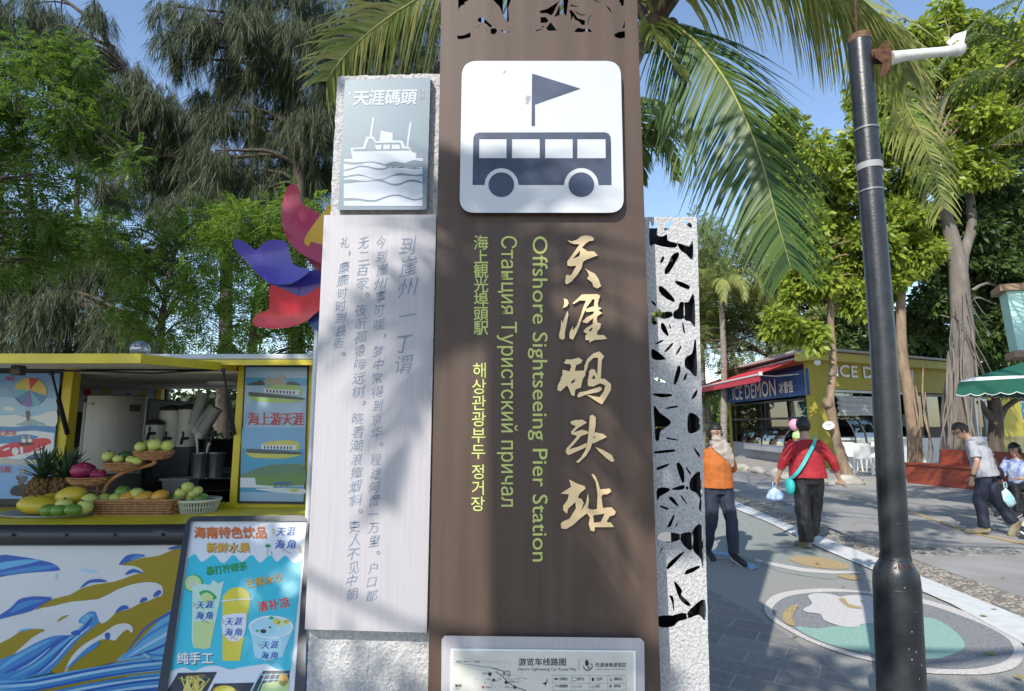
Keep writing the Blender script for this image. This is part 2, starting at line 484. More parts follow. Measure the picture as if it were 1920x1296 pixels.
# pebbles set in the channel between strip and road
mb = MB(); mb.add([Vector((p.x, p.y, .001)) for p in G(stripR) + G(cobR)[::-1]], [(i, i + 1, 16 - i, 17 - i) for i in range(8)])
struct(mb.build('pebble_channel', M('pebble_bed', (.20, .18, .155), .9, var=.4, vscale=30, bump=.8, bscale=60)))
A, B = G(stripR), G(cobR)
V = []; F = []
for i in range(1, 8):
    L = (A[i + 1] - A[i]).length; n = int(min(700, L * 300))
    for k in range(n):
        t, w = random.random(), random.uniform(.04, .96)
        p = A[i].lerp(A[i + 1], t).lerp(B[i].lerp(B[i + 1], t), w)
        r = random.uniform(.012, .027); a0 = random.random() * 6; e = random.uniform(.6, 1)
        b0 = len(V)
        for zz_, rr in ((0, 1.), (.6, .85), (1., .4)):
            for j in range(6):
                a = a0 + j * math.pi / 3; V.append((p.x + r * rr * math.cos(a), p.y + r * e * rr * math.sin(a), .001 + zz_ * r * .38))
        for q in range(2):
            for j in range(6): F.append((b0 + q * 6 + j, b0 + q * 6 + (j + 1) % 6, b0 + q * 6 + 6 + (j + 1) % 6, b0 + q * 6 + 6 + j))
        F.append((b0 + 12, b0 + 13, b0 + 14, b0 + 15)); F.append((b0 + 12, b0 + 15, b0 + 16, b0 + 17))
o = np_mesh('pebbles', V, F, leafmat('pebble', [(.12, .105, .09), (.22, .195, .165), (.32, .29, .24)], trans=.0, rough=.8)); o['kind'] = 'stuff'
# dark drain pebble patches in the road
V = []; F = []
for cx, cy, wx, wy in ((1735, 1034, 40, 7), (1850, 1034, 62, 7), (1440, 945, 45, 4)):
    for k in range(90):
        p = ground(cx + random.uniform(-wx, wx), cy + random.uniform(-wy, wy))
        r = random.uniform(.02, .04); b0 = len(V)
        for zz_, rr in ((0, 1.), (1., .6)):
            for j in range(6): V.append((p.x + r * 1.3 * rr * math.cos(j * math.pi / 3), p.y + r * rr * math.sin(j * math.pi / 3), -.004 + zz_ * .012))
        for j in range(6): F.append((b0 + j, b0 + (j + 1) % 6, b0 + 6 + (j + 1) % 6, b0 + 6 + j))
        F.append((b0 + 6, b0 + 7, b0 + 8, b0 + 9)); F.append((b0 + 6, b0 + 9, b0 + 10, b0 + 11))
o = np_mesh('drain_pebbles', V, F, leafmat('dark_pebble', [(.10, .095, .09), (.26, .25, .23)], trans=0, rough=.8)); o['kind'] = 'stuff'
# raised pavement in front of the shop with its rough stone kerb
kerb = G([(1300, 852), (1378, 880), (1440, 890), (1490, 903), (1560, 908), (1625, 908)])
walk = [Vector((p.x, p.y, .1)) for p in kerb] + [Vector((16, 16.5, .1)), Vector((30, 24, .1)), Vector((30, 50, .1)), Vector((6.5, 50, .1))]
struct((lambda mb: (mb.prism(walk, (0, 0, -.12)), mb.build('sidewalk', m_sidewalk))[1])(MB()))
mb = MB()
for i in range(len(kerb) - 1):
    n = max(1, int((kerb[i + 1] - kerb[i]).length / .75))
    for k in range(n):
        p = kerb[i].lerp(kerb[i + 1], (k + .5) / n); d = (kerb[i + 1] - kerb[i]).normalized()
        mb.ell((p.x, p.y, .06), (.40, .17, .13 + .05 * random.random()), 0, 12, 8, Matrix.Rotation(math.atan2(d.y, d.x), 3, 'Z'), .5, i * 9 + k)
struct(mb.build('kerb', M('kerb_stone', (.40, .37, .32), .9, var=.35, vscale=5, bump=1, bscale=20)))

# ---------------------------------------------------------------- station pylon
m_bronze = bpy.data.materials.new('bronze_painted_steel'); m_bronze.use_nodes = True
nt = m_bronze.node_tree; b = nt.nodes['Principled BSDF']
tc = nt.nodes.new('ShaderNodeTexCoord'); mp = nt.nodes.new('ShaderNodeMapping'); mp.inputs['Scale'].default_value = (9, 9, .55)
n1 = nt.nodes.new('ShaderNodeTexNoise'); n1.inputs['Scale'].default_value = 2.2; n1.inputs['Detail'].default_value = 8
r1 = nt.nodes.new('ShaderNodeValToRGB'); r1.color_ramp.elements[0].color = (.074, .048, .035, 1); r1.color_ramp.elements[1].color = (.099, .067, .051, 1)
r1.color_ramp.elements[0].position = .35; r1.color_ramp.elements[1].position = .75
n2 = nt.nodes.new('ShaderNodeTexNoise'); n2.inputs['Scale'].default_value = 5; n2.inputs['Detail'].default_value = 6
r2 = nt.nodes.new('ShaderNodeMapRange'); r2.inputs[3].default_value = .42; r2.inputs[4].default_value = .60; b.inputs['Specular IOR Level'].default_value = .32
nt.links.new(tc.outputs['Object'], mp.inputs[0]); nt.links.new(mp.outputs[0], n1.inputs[0]); nt.links.new(n1.outputs[0], r1.inputs[0])
nt.links.new(r1.outputs[0], b.inputs['Base Color']); nt.links.new(tc.outputs['Object'], n2.inputs[0]); nt.links.new(n2.outputs[0], r2.inputs[0])
nt.links.new(r2.outputs[0], b.inputs['Roughness'])
bp = nt.nodes.new('ShaderNodeBump'); bp.inputs['Strength'].default_value = .06; nt.links.new(n2.outputs[0], bp.inputs['Height']); nt.links.new(bp.outputs[0], b.inputs['Normal'])
m_dark = M('black_interior', (.012, .012, .013), .7)
m_gold = M('gold_lettering', (.78, .56, .30), .45, metal=0.15, var=.06, vscale=8)
m_goldside = M('gold_letter_edge', (.20, .10, .04), .6)
m_lime = M('lime_lettering', (.54, .57, .16), .6)
m_signwhite = M('sign_white', (.53, .54, .555), .38, var=.05, vscale=4, coat=.2)
m_navy = M('sign_navy', (.035, .052, .095), .55, var=.35, vscale=9, bump=.05, bscale=200)
m_lilacwood = bpy.data.materials.new('pale_wood_grain'); m_lilacwood.use_nodes = True
nt = m_lilacwood.node_tree; b = nt.nodes['Principled BSDF']; b.inputs['Roughness'].default_value = .5
tc = nt.nodes.new('ShaderNodeTexCoord'); mp = nt.nodes.new('ShaderNodeMapping'); mp.inputs['Scale'].default_value = (55, 55, 1.3)
n1 = nt.nodes.new('ShaderNodeTexNoise'); n1.inputs['Scale'].default_value = 2; n1.inputs['Detail'].default_value = 7; n1.inputs['Distortion'].default_value = .6
r1 = nt.nodes.new('ShaderNodeValToRGB'); r1.color_ramp.elements[0].color = (.385, .362, .375, 1); r1.color_ramp.elements[1].color = (.42, .396, .410, 1)
r1.color_ramp.elements[0].position = .3; r1.color_ramp.elements[1].position = .6
nt.links.new(tc.outputs['Object'], mp.inputs[0]); nt.links.new(mp.outputs[0], n1.inputs[0]); nt.links.new(n1.outputs[0], r1.inputs[0]); nt.links.new(r1.outputs[0], b.inputs['Base Color'])
m_stucco = bpy.data.materials.new('grey_stucco'); m_stucco.use_nodes = True
nt = m_stucco.node_tree; b = nt.nodes['Principled BSDF']; b.inputs['Roughness'].default_value = .95
tc = nt.nodes.new('ShaderNodeTexCoord')
n1 = nt.nodes.new('ShaderNodeTexNoise'); n1.inputs['Scale'].default_value = 95; n1.inputs['Detail'].default_value = 4; n1.inputs['Roughness'].default_value = .55
n2 = nt.nodes.new('ShaderNodeTexVoronoi'); n2.inputs['Scale'].default_value = 80
ad = nt.nodes.new('ShaderNodeMath'); ad.operation = 'ADD'
r1 = nt.nodes.new('ShaderNodeValToRGB'); r1.color_ramp.elements[0].color = (.40, .39, .39, 1); r1.color_ramp.elements[1].color = (.56, .55, .54, 1)
r1.color_ramp.elements[0].position = .35; r1.color_ramp.elements[1].position = .65
bp = nt.nodes.new('ShaderNodeBump'); bp.inputs['Strength'].default_value = 1; bp.inputs['Distance'].default_value = .011
for n in (n1, n2): nt.links.new(tc.outputs['Object'], n.inputs['Vector'])
nt.links.new(n1.outputs[0], ad.inputs[0]); ad.inputs[1].default_value = 0.
nt.links.new(ad.outputs[0], bp.inputs['Height']); nt.links.new(bp.outputs[0], b.inputs['Normal']); nt.links.new(n1.outputs[0], r1.inputs[0]); nt.links.new(r1.outputs[0], b.inputs['Base Color'])

PY = 2.0
front = Plane((0, PY, 0), (0, -1, 0))
pylon = thing('station_pylon', 'tall bronze brown pylon with bus pictogram and gold raised characters', 'sign pylon', (.11, PY + .06, 0))
# sheet with the pierced ornament at its top
XL, XR, ZT = -.279, .494, 4.3
ptop = front
z8 = zz(820, 0, 4.8)
outer = [(960 + 1050 * 0, 0)]
def to_px(x, y, z):
    d = Vector((x, y, z)) - CAM
    f = d.y * CP + d.z * SP; u = d.x; v = -d.y * SP + d.z * CP
    return (960 + FPX * u / f, 648 - FPX * v / f)
rect = [to_px(XL, PY, .005), to_px(XL, PY, ZT), to_px(XR, PY, ZT), to_px(XR, PY, .005)]
holes = [z8(h) for h in [
    [(188, 85), (188, -70), (330, -70), (300, -20), (275, 5), (240, 25), (250, 40), (215, 50)],
    [(640, 200), (620, 190), (585, 120), (560, 60), (500, 0), (470, -60), (640, -70), (660, 5), (638, 70), (645, 180)],
    [(360, 190), (375, 160), (410, 155), (450, 195), (495, 235), (475, 250), (440, 215), (395, 205)],
    [(480, 258), (530, 255), (538, 285), (515, 310), (480, 305)],
    [(178, 320), (200, 322), (240, 318), (296, 292), (300, 335), (240, 350), (195, 355), (180, 345)],
    [(565, 268), (600, 280), (665, 288), (600, 297), (580, 285)],
    [(920, 100), (990, 80), (1085, 20), (1100, 0), (1040, 125), (1020, 140), (990, 120), (930, 120)],
    [(1125, -30), (1185, -40), (1160, 150), (1140, 120), (1050, 155), (1075, 110)],
    [(930, 155), (975, 155), (1000, 185), (985, 205), (928, 208)],
    [(1020, 200), (1075, 275), (1000, 278), (978, 255)],
    [(865, 280), (935, 258), (938, 266), (890, 282)],
    [(935, 235), (965, 237), (948, 252)],
    [(1185, 95), (1205, 92), (1225, 110), (1262, 165), (1330, 185), (1332, 225), (1300, 225), (1270, 190), (1240, 180), (1222, 145), (1205, 185), (1200, 130)],
    [(1225, 285), (1265, 250), (1315, 262), (1330, 250), (1375, 265), (1395, 292), (1340, 282), (1300, 292), (1260, 290)],
    [(1235, 95), (1290, 130), (1360, 130), (1300, 142), (1258, 122)],
    [(1410, 125), (1370, 155), (1358, 185), (1362, 225), (1350, 200), (1355, 170), (1372, 145)],
    [(1400, -5), (1490, 28), (1420, 12)], [(1505, 35), (1550, 75), (1580, 130), (1540, 85)],
    [(1638, -60), (1678, -60), (1678, 50), (1655, 55), (1650, 20), (1640, 35)],
    [(1685, 185), (1688, 250), (1662, 255), (1675, 230)],
    [(1588, 315), (1625, 290), (1688, 280), (1690, 340), (1640, 348), (1605, 335)],
    [(335, 235), (342, 228), (325, 280)], [(378, 222), (384, 226), (352, 262)], [(430, 258), (434, 262), (365, 298)], [(440, 280), (470, 272), (440, 284)],
    [(1195, 40), (1230, 50), (1280, 58), (1240, 62), (1200, 56)], [(1240, 235), (1262, 215), (1200, 262)],
]]
mb = MB(); mb.fill(front, [rect] + holes, -.012, 0., 0, 1)
mb.build('front_sheet', [m_bronze, m_dark], pylon)
mb = MB()
mb.box(((XL + XR) / 2, PY + .068, 1.17), (XR - XL - .001, .108, 2.33), 0, bev=.003)
mb.build('core', [m_bronze], pylon)
mb = MB()                                   # hollow head behind the pierced sheet
for x in (XL + .02, XR - .02): mb.box((x, PY + .069, (2.352 + ZT) / 2), (.04, .112, ZT - 2.352))
mb.box(((XL + XR) / 2, PY + .066, ZT + .012), (XR - XL, .132, .022))
for x, w in ((-.188, .125), (-.075, .075), (.03, .10), (.145, .10), (.255, .085), (.345, .07), (.43, .075)): mb.box((x, PY + .085, (2.352 + ZT) / 2), (w, .012, ZT - 2.36), 1)  # black strips added so the cutouts look dark inside
mb.build('head_frame', [m_bronze, m_dark], pylon)
# raised gold characters
c1 = zz(1020, 430, 4.319); c2 = zz(1020, 700, 4.18)
gold = [
    [c1([(188, 88), (225, 98), (265, 85), (300, 58), (335, 50), (380, 56), (405, 75), (400, 92), (365, 97), (335, 118), (308, 150), (330, 162), (350, 178), (405, 180), (435, 212), (380, 232), (335, 250), (315, 265), (305, 312), (270, 368), (225, 422), (185, 446), (170, 430), (180, 372), (198, 368), (203, 380), (225, 365), (245, 325), (262, 295), (215, 300), (190, 294), (187, 262), (215, 225), (255, 168), (288, 122), (240, 120), (210, 108)]),
     c1([(232, 240), (286, 218), (294, 170)])],
    [c1([(332, 317), (380, 345), (410, 358), (440, 400), (462, 462), (430, 480), (400, 465), (388, 430), (347, 400), (365, 375), (352, 345)])],
    [c1([(160, 560), (190, 570), (200, 600), (185, 625), (152, 640), (165, 605)])],
    [c1([(190, 662), (198, 690), (185, 760), (170, 830), (168, 882), (150, 896), (125, 882), (122, 850), (135, 800), (140, 730), (150, 760), (165, 720)])],
    [c1([(230, 600), (290, 545), (305, 528), (430, 524), (455, 535), (450, 560), (400, 567), (340, 578), (290, 576), (240, 606)])],
    [c1([(345, 565), (388, 575), (345, 632), (315, 700), (285, 790), (235, 896), (205, 882), (207, 835), (235, 780), (232, 822), (262, 785), (300, 690), (315, 640)])],
    [c1([(410, 555), (450, 552), (435, 600), (440, 630), (467, 640), (440, 658), (472, 678), (435, 702), (428, 720), (432, 760), (395, 765), (400, 700), (405, 640)])],
    [c1([(330, 650), (380, 630), (405, 625), (440, 640), (420, 662), (345, 672)])],
    [c1([(312, 745), (345, 715), (400, 685), (440, 670), (430, 697), (400, 718), (350, 762), (320, 758)])],
    [c1([(318, 830), (340, 800), (400, 765), (440, 755), (464, 768), (455, 800), (430, 832), (430, 856), (485, 857), (512, 886), (470, 894), (410, 896), (362, 920), (372, 900), (335, 897), (335, 860), (352, 848)]),
     c1([(362, 820), (392, 792), (392, 812), (370, 830)])],
    [c1([(160, 1085), (180, 1053), (220, 1055), (280, 1040), (312, 1060), (300, 1085), (260, 1100), (250, 1150), (205, 1155), (220, 1115), (212, 1092), (185, 1092)])],
    [c1([(150, 1138), (205, 1150), (330, 1143), (335, 1180), (315, 1210)]) + c2([(292, 95), (290, 112), (245, 127), (240, 177), (215, 172), (197, 125), (180, 95), (130, 142), (105, 132), (108, 95), (140, 35)]) + c1([(128, 1218), (150, 1180)]),
     c2([(210, 70), (245, 40), (240, 65), (222, 82)])],
    [c1([(322, 1165), (330, 1100), (350, 1050), (400, 1005), (450, 989), (487, 1030), (468, 1062), (460, 1212), (430, 1208), (438, 1040), (400, 1042), (362, 1080), (348, 1130), (333, 1170)])],
    [c1([(365, 1150), (385, 1132), (410, 1135), (428, 1175), (440, 1212), (490, 1210)]) + c2([(490, 55), (525, 85), (525, 130), (490, 190), (455, 245), (430, 232), (330, 168), (435, 188), (470, 140), (480, 95), (440, 78), (385, 104), (345, 100), (342, 60), (352, 15)]),
     c2([(375, 45), (390, 12), (405, 42)])],
    [c2([(258, 180), (275, 150), (330, 140), (440, 105), (457, 125), (430, 147), (330, 167), (275, 190)])],
    [c2([(205, 380), (240, 367), (300, 363), (337, 387), (270, 427), (228, 465), (295, 443), (335, 450), (352, 470), (290, 492), (232, 560), (197, 596), (270, 575), (335, 545), (330, 580), (270, 607), (190, 643), (170, 620), (175, 590), (230, 530), (260, 490), (215, 478), (212, 458), (250, 415), (215, 400)])],
    [c2([(360, 335), (380, 325), (405, 345), (405, 400), (395, 470), (385, 520), (365, 590), (330, 645), (270, 703), (250, 695), (290, 660), (325, 600), (340, 540), (350, 450)])],
    [c2([(388, 485), (402, 462), (470, 478), (492, 500), (450, 520), (382, 552), (378, 525), (400, 500)])],
    [c2([(402, 577), (460, 600), (530, 640), (552, 688), (530, 696), (490, 667), (430, 612)])],
    [c2([(197, 832), (260, 865), (320, 885), (325, 905), (282, 940), (264, 975), (295, 985), (312, 1015), (292, 1085), (330, 1010), (345, 937), (352, 1000), (345, 1060), (400, 1075), (330, 1103), (290, 1132), (225, 1192), (170, 1222), (135, 1215), (132, 1177), (150, 1160), (200, 1140), (250, 1060), (246, 1010), (190, 1060), (180, 1102), (150, 1072), (150, 1040), (185, 990), (195, 950), (130, 943), (212, 890)])],
    [c2([(372, 795), (385, 788), (405, 810), (425, 860), (440, 910), (515, 903), (528, 928), (500, 947), (460, 952), (450, 970), (462, 1055), (530, 1050), (562, 1085), (555, 1110), (515, 1122), (490, 1165), (525, 1172), (550, 1206), (400, 1206), (395, 1242), (365, 1232), (350, 1180), (360, 1130), (332, 1092), (380, 1070), (415, 1065), (420, 950), (405, 850)]),
     c2([(385, 1115), (475, 1100), (445, 1165), (392, 1172)])],
]
mb = MB()
for i, cs in enumerate(gold): mb.fill(front, cs, .0005, .011 + .0003 * (i % 6), 0, 1)
mb.build('raised_characters', [m_gold, m_goldside], pylon)
mb = MB()
mb.text(front, 'Offshore Sightseeing Pier Station', 999, 443, 40, .0015, 0, 90, width=610, bold=.004)
mb.text(front, 'Станция Туристский причал', 940, 443, 40, .0015, 0, 90, width=507, bold=.004)
for i, ch in enumerate('海上観光埠頭駅'): mb.text(front, ch, 902, 466 + i * 26.6, 29, .0015, 0, bold=.012, anchor='c')
for i, ch in enumerate('해상관광부두'): mb.text(front, ch, 899 - i * .4, 706 + i * 30.5, 31, .0015, 0, bold=.006, anchor='c')
for i, ch in enumerate('정거장'): mb.text(front, ch, 896, 896 + i * 30, 30, .0015, 0, bold=.006, anchor='c')
mb.build('printed_lettering', [m_lime], pylon)
# white bus plate
plate = Plane((0, PY - .03, 0), (0, -1, 0))
pz = zz(850, 100, 4.18)
def rr(pts, n=8):
    return [(v.x, v.y) for v in pts]
mb = MB()
ol = []
TL, TR, BR, BL = Vector((68, 60)), Vector((1312, 60)), Vector((1338, 1250)), Vector((48, 1250))
def rquad(c, r, n=7):
    out = []
    for i in range(4):
        a, b_, d = c[i - 1], c[i], c[(i + 1) % 4]
        p0 = b_ + (a - b_).normalized() * r; p1 = b_ + (d - b_).normalized() * r
        for k in range(n + 1):
            t = k / n; out.append(tuple(p0 * (1 - t) ** 2 + b_ * 2 * t * (1 - t) + p1 * t * t))
    return out
mb.fill(plate, [pz(rquad([TL, TR, BR, BL], 120))], -.018, 0, 0, 0)
bus = mb.build('bus_sign_plate', [m_signwhite], pylon)
mb = MB()
body = pz([(150, 1032), (156, 690), (158, 655), (172, 632), (200, 621), (1190, 619), (1218, 630), (1232, 655), (1236, 700), (1240, 1032), (1138, 1032)] + circ(1003, 1032, 134, 24, 0, -180)[1:-1] + [(869, 1032), (510, 1032)] + circ(377, 1032, 132, 24, 0, -180)[1:-1] + [(245, 1032)])
wins = [pz([(x0, 672), (x1, 672), (x1 + 1, 822), (x0 - 1, 822)]) for x0, x1 in ((203, 416), (460, 676), (720, 935), (972, 1193))]
mb.fill(plate, [body] + wins, .001)
for cx in (376, 1003): mb.fill(plate, [pz(circ(cx, 1030, 101, 40, ry=97))], .001)
mb.fill(plate, [pz([(617, 162), (628, 162), (997, 277), (640, 402), (640, 570), (613, 570)])], .001)
mb.build('bus_pictogram', [m_navy], bus)
random.seed(3)
for cx, cy, r, n in ((585, 365, 38, 16), (398, 140, 10, 6)):
    mb = MB()
    for k in range(n):
        a = random.random() * 6.28; q = r * math.sqrt(random.random()); x, y = cx + q * .55 * math.cos(a), cy + q * math.sin(a)
        mb.fill(plate, [pz(circ(x, y, random.uniform(4, 9), 7, ry=random.uniform(2, 8)))], .0012 + .0002 * k)
    mb.build('scuff_mark', [M('scuff', (.45, .46, .47), .8)], bus)
# route map board
mapf = Plane((0, PY - .045, 0), (0, -1, 0)); mapp = Plane((0, PY - .052, 0), (0, -1, 0))
mb = MB()
mb.fill(mapf, [[(834, 1192), (1200, 1196.5), (1208, 1204), (1212, 1640), (824, 1640), (828, 1199)]], -.044, 0, 0)
board = mb.build('route_map_board', [m_lilacwood], pylon)
mb = MB(); mb.fill(mapp, [[(845, 1216), (1192, 1220), (1196, 1600), (840, 1600)]], -.0065, 0, 0)
mb.fill(mapp, [[(849, 1220), (1187, 1223.5), (1191, 1595), (844, 1595)]], .0006, None, 1)
sheetm = mb.build('map_sheet', [M('map_border', (.74, .76, .74), .5), M('map_paper', (.62, .59, .52), .6, var=.1, vscale=6)], board)
mz = zz(800, 1150, 4.174)
mb = MB(); mo = .0012
def mt(s, x, y, h, mi=0, **k): (X, Y), = mz([(x, y)]); mb.text(mapp, s, X, Y, h / 4.174, mo, mi, **k)
mt('游览车线路图', 720, 405, 62, bold=.02, width=370 / 4.174)
mt('Electric Sightseeing Car Route Map', 718, 448, 32, width=452 / 4.174)
mt('天涯海角游览区', 1318, 418, 36, shear=.15, width=245 / 4.174, bold=.012)
mt('TIANYA HAIJIAO TOURISM AREA', 1320, 442, 11, width=240 / 4.174)
def mline(pts, w, mi=0): mb.fill(mapp, [mz(outline_stroke(pts, w))], mo + .0001 * mi, None, mi)
mline([(1192, 358), (1192, 450)], 2.5)
mb.fill(mapp, [mz([(1240, 375), (1255, 360), (1270, 385), (1268, 410), (1250, 415), (1240, 400)])], mo)
mline([(1222, 405), (1232, 432), (1255, 448), (1280, 442), (1297, 420), (1290, 395), (1275, 400)], [2, 8, 10, 10, 9, 6, 3])
mb.fill(mapp, [mz(circ(1268, 425, 8, 10))], mo)
for y in (486, 546, 604): mline([(988, y), (1560, y + 4)], 2.5, 3)
for x in (988, 1130, 1274, 1417, 1560): mline([(x, 486), (x, 604)], 2.5, 3)
for i, s in enumerate(('主要景点', '医疗点', '卫生间', '游客中心')): mt(s, 1038 + i * 143, 524, 26, bold=.01, sx=.66)
for i, s in enumerate(('摆渡服务', '入口', '出口', '停车场')): mt(s, 1038 + i * 143, 580, 26, bold=.01, sx=.66)
for x, y, w, h in ((1000, 508, 28, 14), (1292, 504, 18, 28), (1438, 510, 8, 24)): mb.fill(mapp, [mz(rrect(x, y, x + w, y + h, 5, 3))], mo)
mb.fill(mapp, [mz([(1141, 502), (1172, 502), (1172, 532), (1141, 532)])], mo, None, 1)
mb.fill(mapp, [mz([(1152, 506), (1161, 506), (1161, 528), (1152, 528)])], mo + .0003, None, 4); mb.fill(mapp, [mz([(1145, 513), (1168, 513), (1168, 521), (1145, 521)])], mo + .0005, None, 4)
mt('P', 1434, 586, 34, bold=.03); mt('i', 1440, 530, 32, bold=.03)
for x in (1143, 1287): mline([(x, 568), (x, 585), (x + 28, 585), (x + 28, 568)], 3); mline([(x + 14, 562), (x + 14, 580)], 3)
mline([(1000, 572), (1025, 566), (1030, 576)], 6)
mb.fill(mapp, [mz([(945, 533), (905, 550), (925, 557), (928, 572)])], mo); mt('北', 932, 532, 22)
for k in range(5):
    pts = [(210 + t * 90, 330 + k * 22 + 40 * math.sin(t * .8 + k) * .3 + t * 12 + (k == 2) * t * 9) for t in range(6)]; mline(pts, 1.6 if k != 2 else 4, 3)
mline([(370, 408), (450, 422), (540, 432), (590, 450), (650, 455), (655, 475), (640, 500)], 5); mline([(540, 455), (600, 500), (640, 545), (700, 580), (780, 606)], 6)
for x, y, r in ((495, 477, 15), (524, 524, 13), (622, 542, 14), (690, 580, 13), (605, 470, 9)): mb.fill(mapp, [mz(circ(x, y, r, 14))], mo + .0002)
random.seed(11)
for k in range(60):
    x, y = random.gauss(620, 70), random.gauss(510, 40); mline([(x, y), (x + random.uniform(4, 26), y + random.uniform(-8, 8))], random.uniform(1.5, 4), random.choice((0, 3, 5)))
mt('图例', 224, 578, 26, bold=.02); mt('Legend', 224, 594, 13); mt('南天一柱', 228, 386, 17, width=190 / 4.174); mt('海判南天', 438, 478, 17, sx=.7); mt('天涯石', 466, 524, 16, sx=.8)
mt('天涯驿站', 640, 542, 16, sx=.8); mt('游览站点', 458, 585, 17, sx=.8); mt('海角石', 612, 582, 16, sx=.8)
mb.fill(mapp, [mz([(440, 594), (430, 576), (434, 570), (447, 570), (451, 576)])], mo, None, 2)
mb.build('map_print', [M('ink_black', (.03, .03, .035), .6), M('ink_green', (.05, .28, .22), .6), M('ink_red', (.35, .03, .05), .6), M('ink_grey', (.30, .31, .33), .6), M('ink_white', (.8, .8, .8), .6), M('ink_blue', (.22, .27, .34), .6)], sheetm)
# foot of the pylon
mb = MB(); mb.box((.108, PY + .07, .02), (.95, .36, .04)); mb.build('base_plate', [m_bronze], pylon)

# ---------------------------------------------------------------- stucco pillar with ship plaque and poem board
pil = thing('stucco_pillar', 'rough grey stucco pillar carrying a steel ship plaque and a tall poem board', 'pillar', (-.45, 2.2, 0))
pf = Plane((0, 2.10, 0), (0, -1, 0))
a, b_, = pf.hit(631, 143), pf.hit(576, 1296)
mb = MB()
xl = -.715; xr = -.262; zt = a.z
P = [(xl - .004, 2.10, 0), (xr, 2.10, 0), (xr, 2.10, zt + .012), (xl + .006, 2.10, zt)]
# fine grid front so that its outline is ragged like the plaster
nx, nz = 60, 340
vs = []; fs = []
for j in range(nz + 1):
    for i in range(nx + 1):
        t, s_ = i / nx, j / nz
        x = (xl - .004 + .010 * s_) * (1 - t) + xr * t; z = s_ * (zt + .012 * t)
        h = noise.noise(Vector((x * 75, 3.1, z * 75))) * .55 + noise.noise(Vector((x * 30, 9.1, z * 30))) * .5
        e = h * .006
        dx = e if i == 0 else 0
        dz = e if j == nz else 0
        vs.append((x + dx, 2.10 - h * .006, z + dz))
for j in range(nz):
    for i in range(nx): k = j * (nx + 1) + i; fs.append((k, k + 1, k + nx + 2, k + nx + 1))
mb.add(vs, fs, 0, True)
lft = [vs[j * (nx + 1)] for j in range(nz + 1)]; top = [vs[nz * (nx + 1) + i] for i in range(nx + 1)]
mb.add(lft + [(v[0], 2.32, v[2]) for v in lft], [(j, j + 1, j + nz + 2, j + nz + 1) for j in range(nz)])
mb.add(top + [(v[0], 2.32, v[2]) for v in top], [(j, j + 1, j + nx + 2, j + nx + 1) for j in range(nx)])
mb.quad((xr, 2.1, 0), (xr, 2.32, 0), (xr, 2.32, zt), (xr, 2.1, zt)); mb.quad((xl, 2.32, 0), (xr, 2.32, 0), (xr, 2.32, zt), (xl, 2.32, zt))
mb.build('pillar_body', [m_stucco], pil)
m_brush = M('blue_grey_coated_steel', (.125, .17, .205), .45, metal=.1, var=.06, vscale=3)
m_plaqlight = M('plaque_pale', (.43, .47, .53), .5, metal=.0, var=.04, vscale=3)
pq = Plane((0, 2.065, 0), (0, -1, 0)); sz = zz(570, 120, 4.319)
mb = MB(); mb.fill(pq, [sz([(332, 132), (1024, 108), (994, 1180), (275, 1182)])], -.028, 0)
plq = mb.build('ship_plaque', [m_brush], pil)
mb = MB(); o = .001
mb.fill(pq, [sz([(376, 680), (478, 675), (505, 590), (562, 588), (585, 630), (612, 622), (622, 540), (718, 560), (718, 620), (795, 620), (818, 668), (852, 668), (872, 712), (912, 722), (905, 762), (965, 765), (962, 790), (900, 780), (870, 785), (820, 805), (790, 800), (740, 790), (690, 800), (655, 815), (610, 800), (540, 790), (470, 797), (400, 800), (325, 790), (326, 770), (395, 770)]),
             sz([(400, 692), (495, 690), (525, 605), (555, 605), (580, 640), (780, 638), (795, 685), (850, 690), (855, 702), (400, 710)])], o)
mb.fill(pq, [sz([(575, 658), (628, 656), (626, 692), (585, 694)])], o); mb.fill(pq, [sz([(645, 655), (697, 654), (695, 690), (642, 692)])], o); mb.fill(pq, [sz([(712, 654), (772, 653), (780, 688), (710, 690)])], o)
for (x0, y0, x1, y1) in ((562, 433, 540, 590), (864, 473, 836, 668)): mb.fill(pq, [sz(outline_stroke([(x0, y0), (x1, y1)], [14, 16]))], o)
def wave(ys, x0=322, x1=960): return list(zip([x0 + (x1 - x0) * i / (len(ys) - 1) for i in range(len(ys))], ys))
def band(t, b2): 
    tp = [(v.x, v.y) for v in smooth_pts([(x, y, 0) for x, y in wave(t)], 5, False)]; bt = [(v.x, v.y) for v in smooth_pts([(x, y, 0) for x, y in wave(b2)], 5, False)]
    mb.fill(pq, [sz(tp + bt[::-1])], o)
band([808, 818, 815, 800, 805, 822, 840, 835, 838, 840, 850], [860, 845, 825, 828, 842, 845, 830, 842, 850, 840, 834][:11])
band([872, 858, 838, 842, 858, 860, 838, 830, 845, 852, 850], [912, 900, 895, 912, 932, 932, 905, 885, 890, 898, 890])
band([928, 915, 908, 918, 936, 940, 912, 905, 905, 910, 912], [938, 938, 945, 950, 940, 945, 968, 968, 945, 938, 958])
band([970, 966, 958, 955, 948, 958, 982, 985, 960, 955, 970], [1090, 1088, 1092, 1102, 1102, 1080, 1062, 1060, 1080, 1096, 1080])
band([1110, 1108, 1108, 1118, 1118, 1096, 1076, 1072, 1092, 1108, 1096], [1150] * 11)
for i, ch in enumerate('天涯碼頭'): (X, Y), = sz([(460 + i * 130, 325 - i * 3)]); mb.text(pq, ch, X, Y, 31, o, 0, bold=.028, shear=.12, anchor='c')
for i, ch in enumerate('乙亥秋月'): (X, Y), = sz([(942, 222 + i * 20)]); mb.text(pq, ch, X, Y, 5, o, 0, anchor='c', bold=.01)
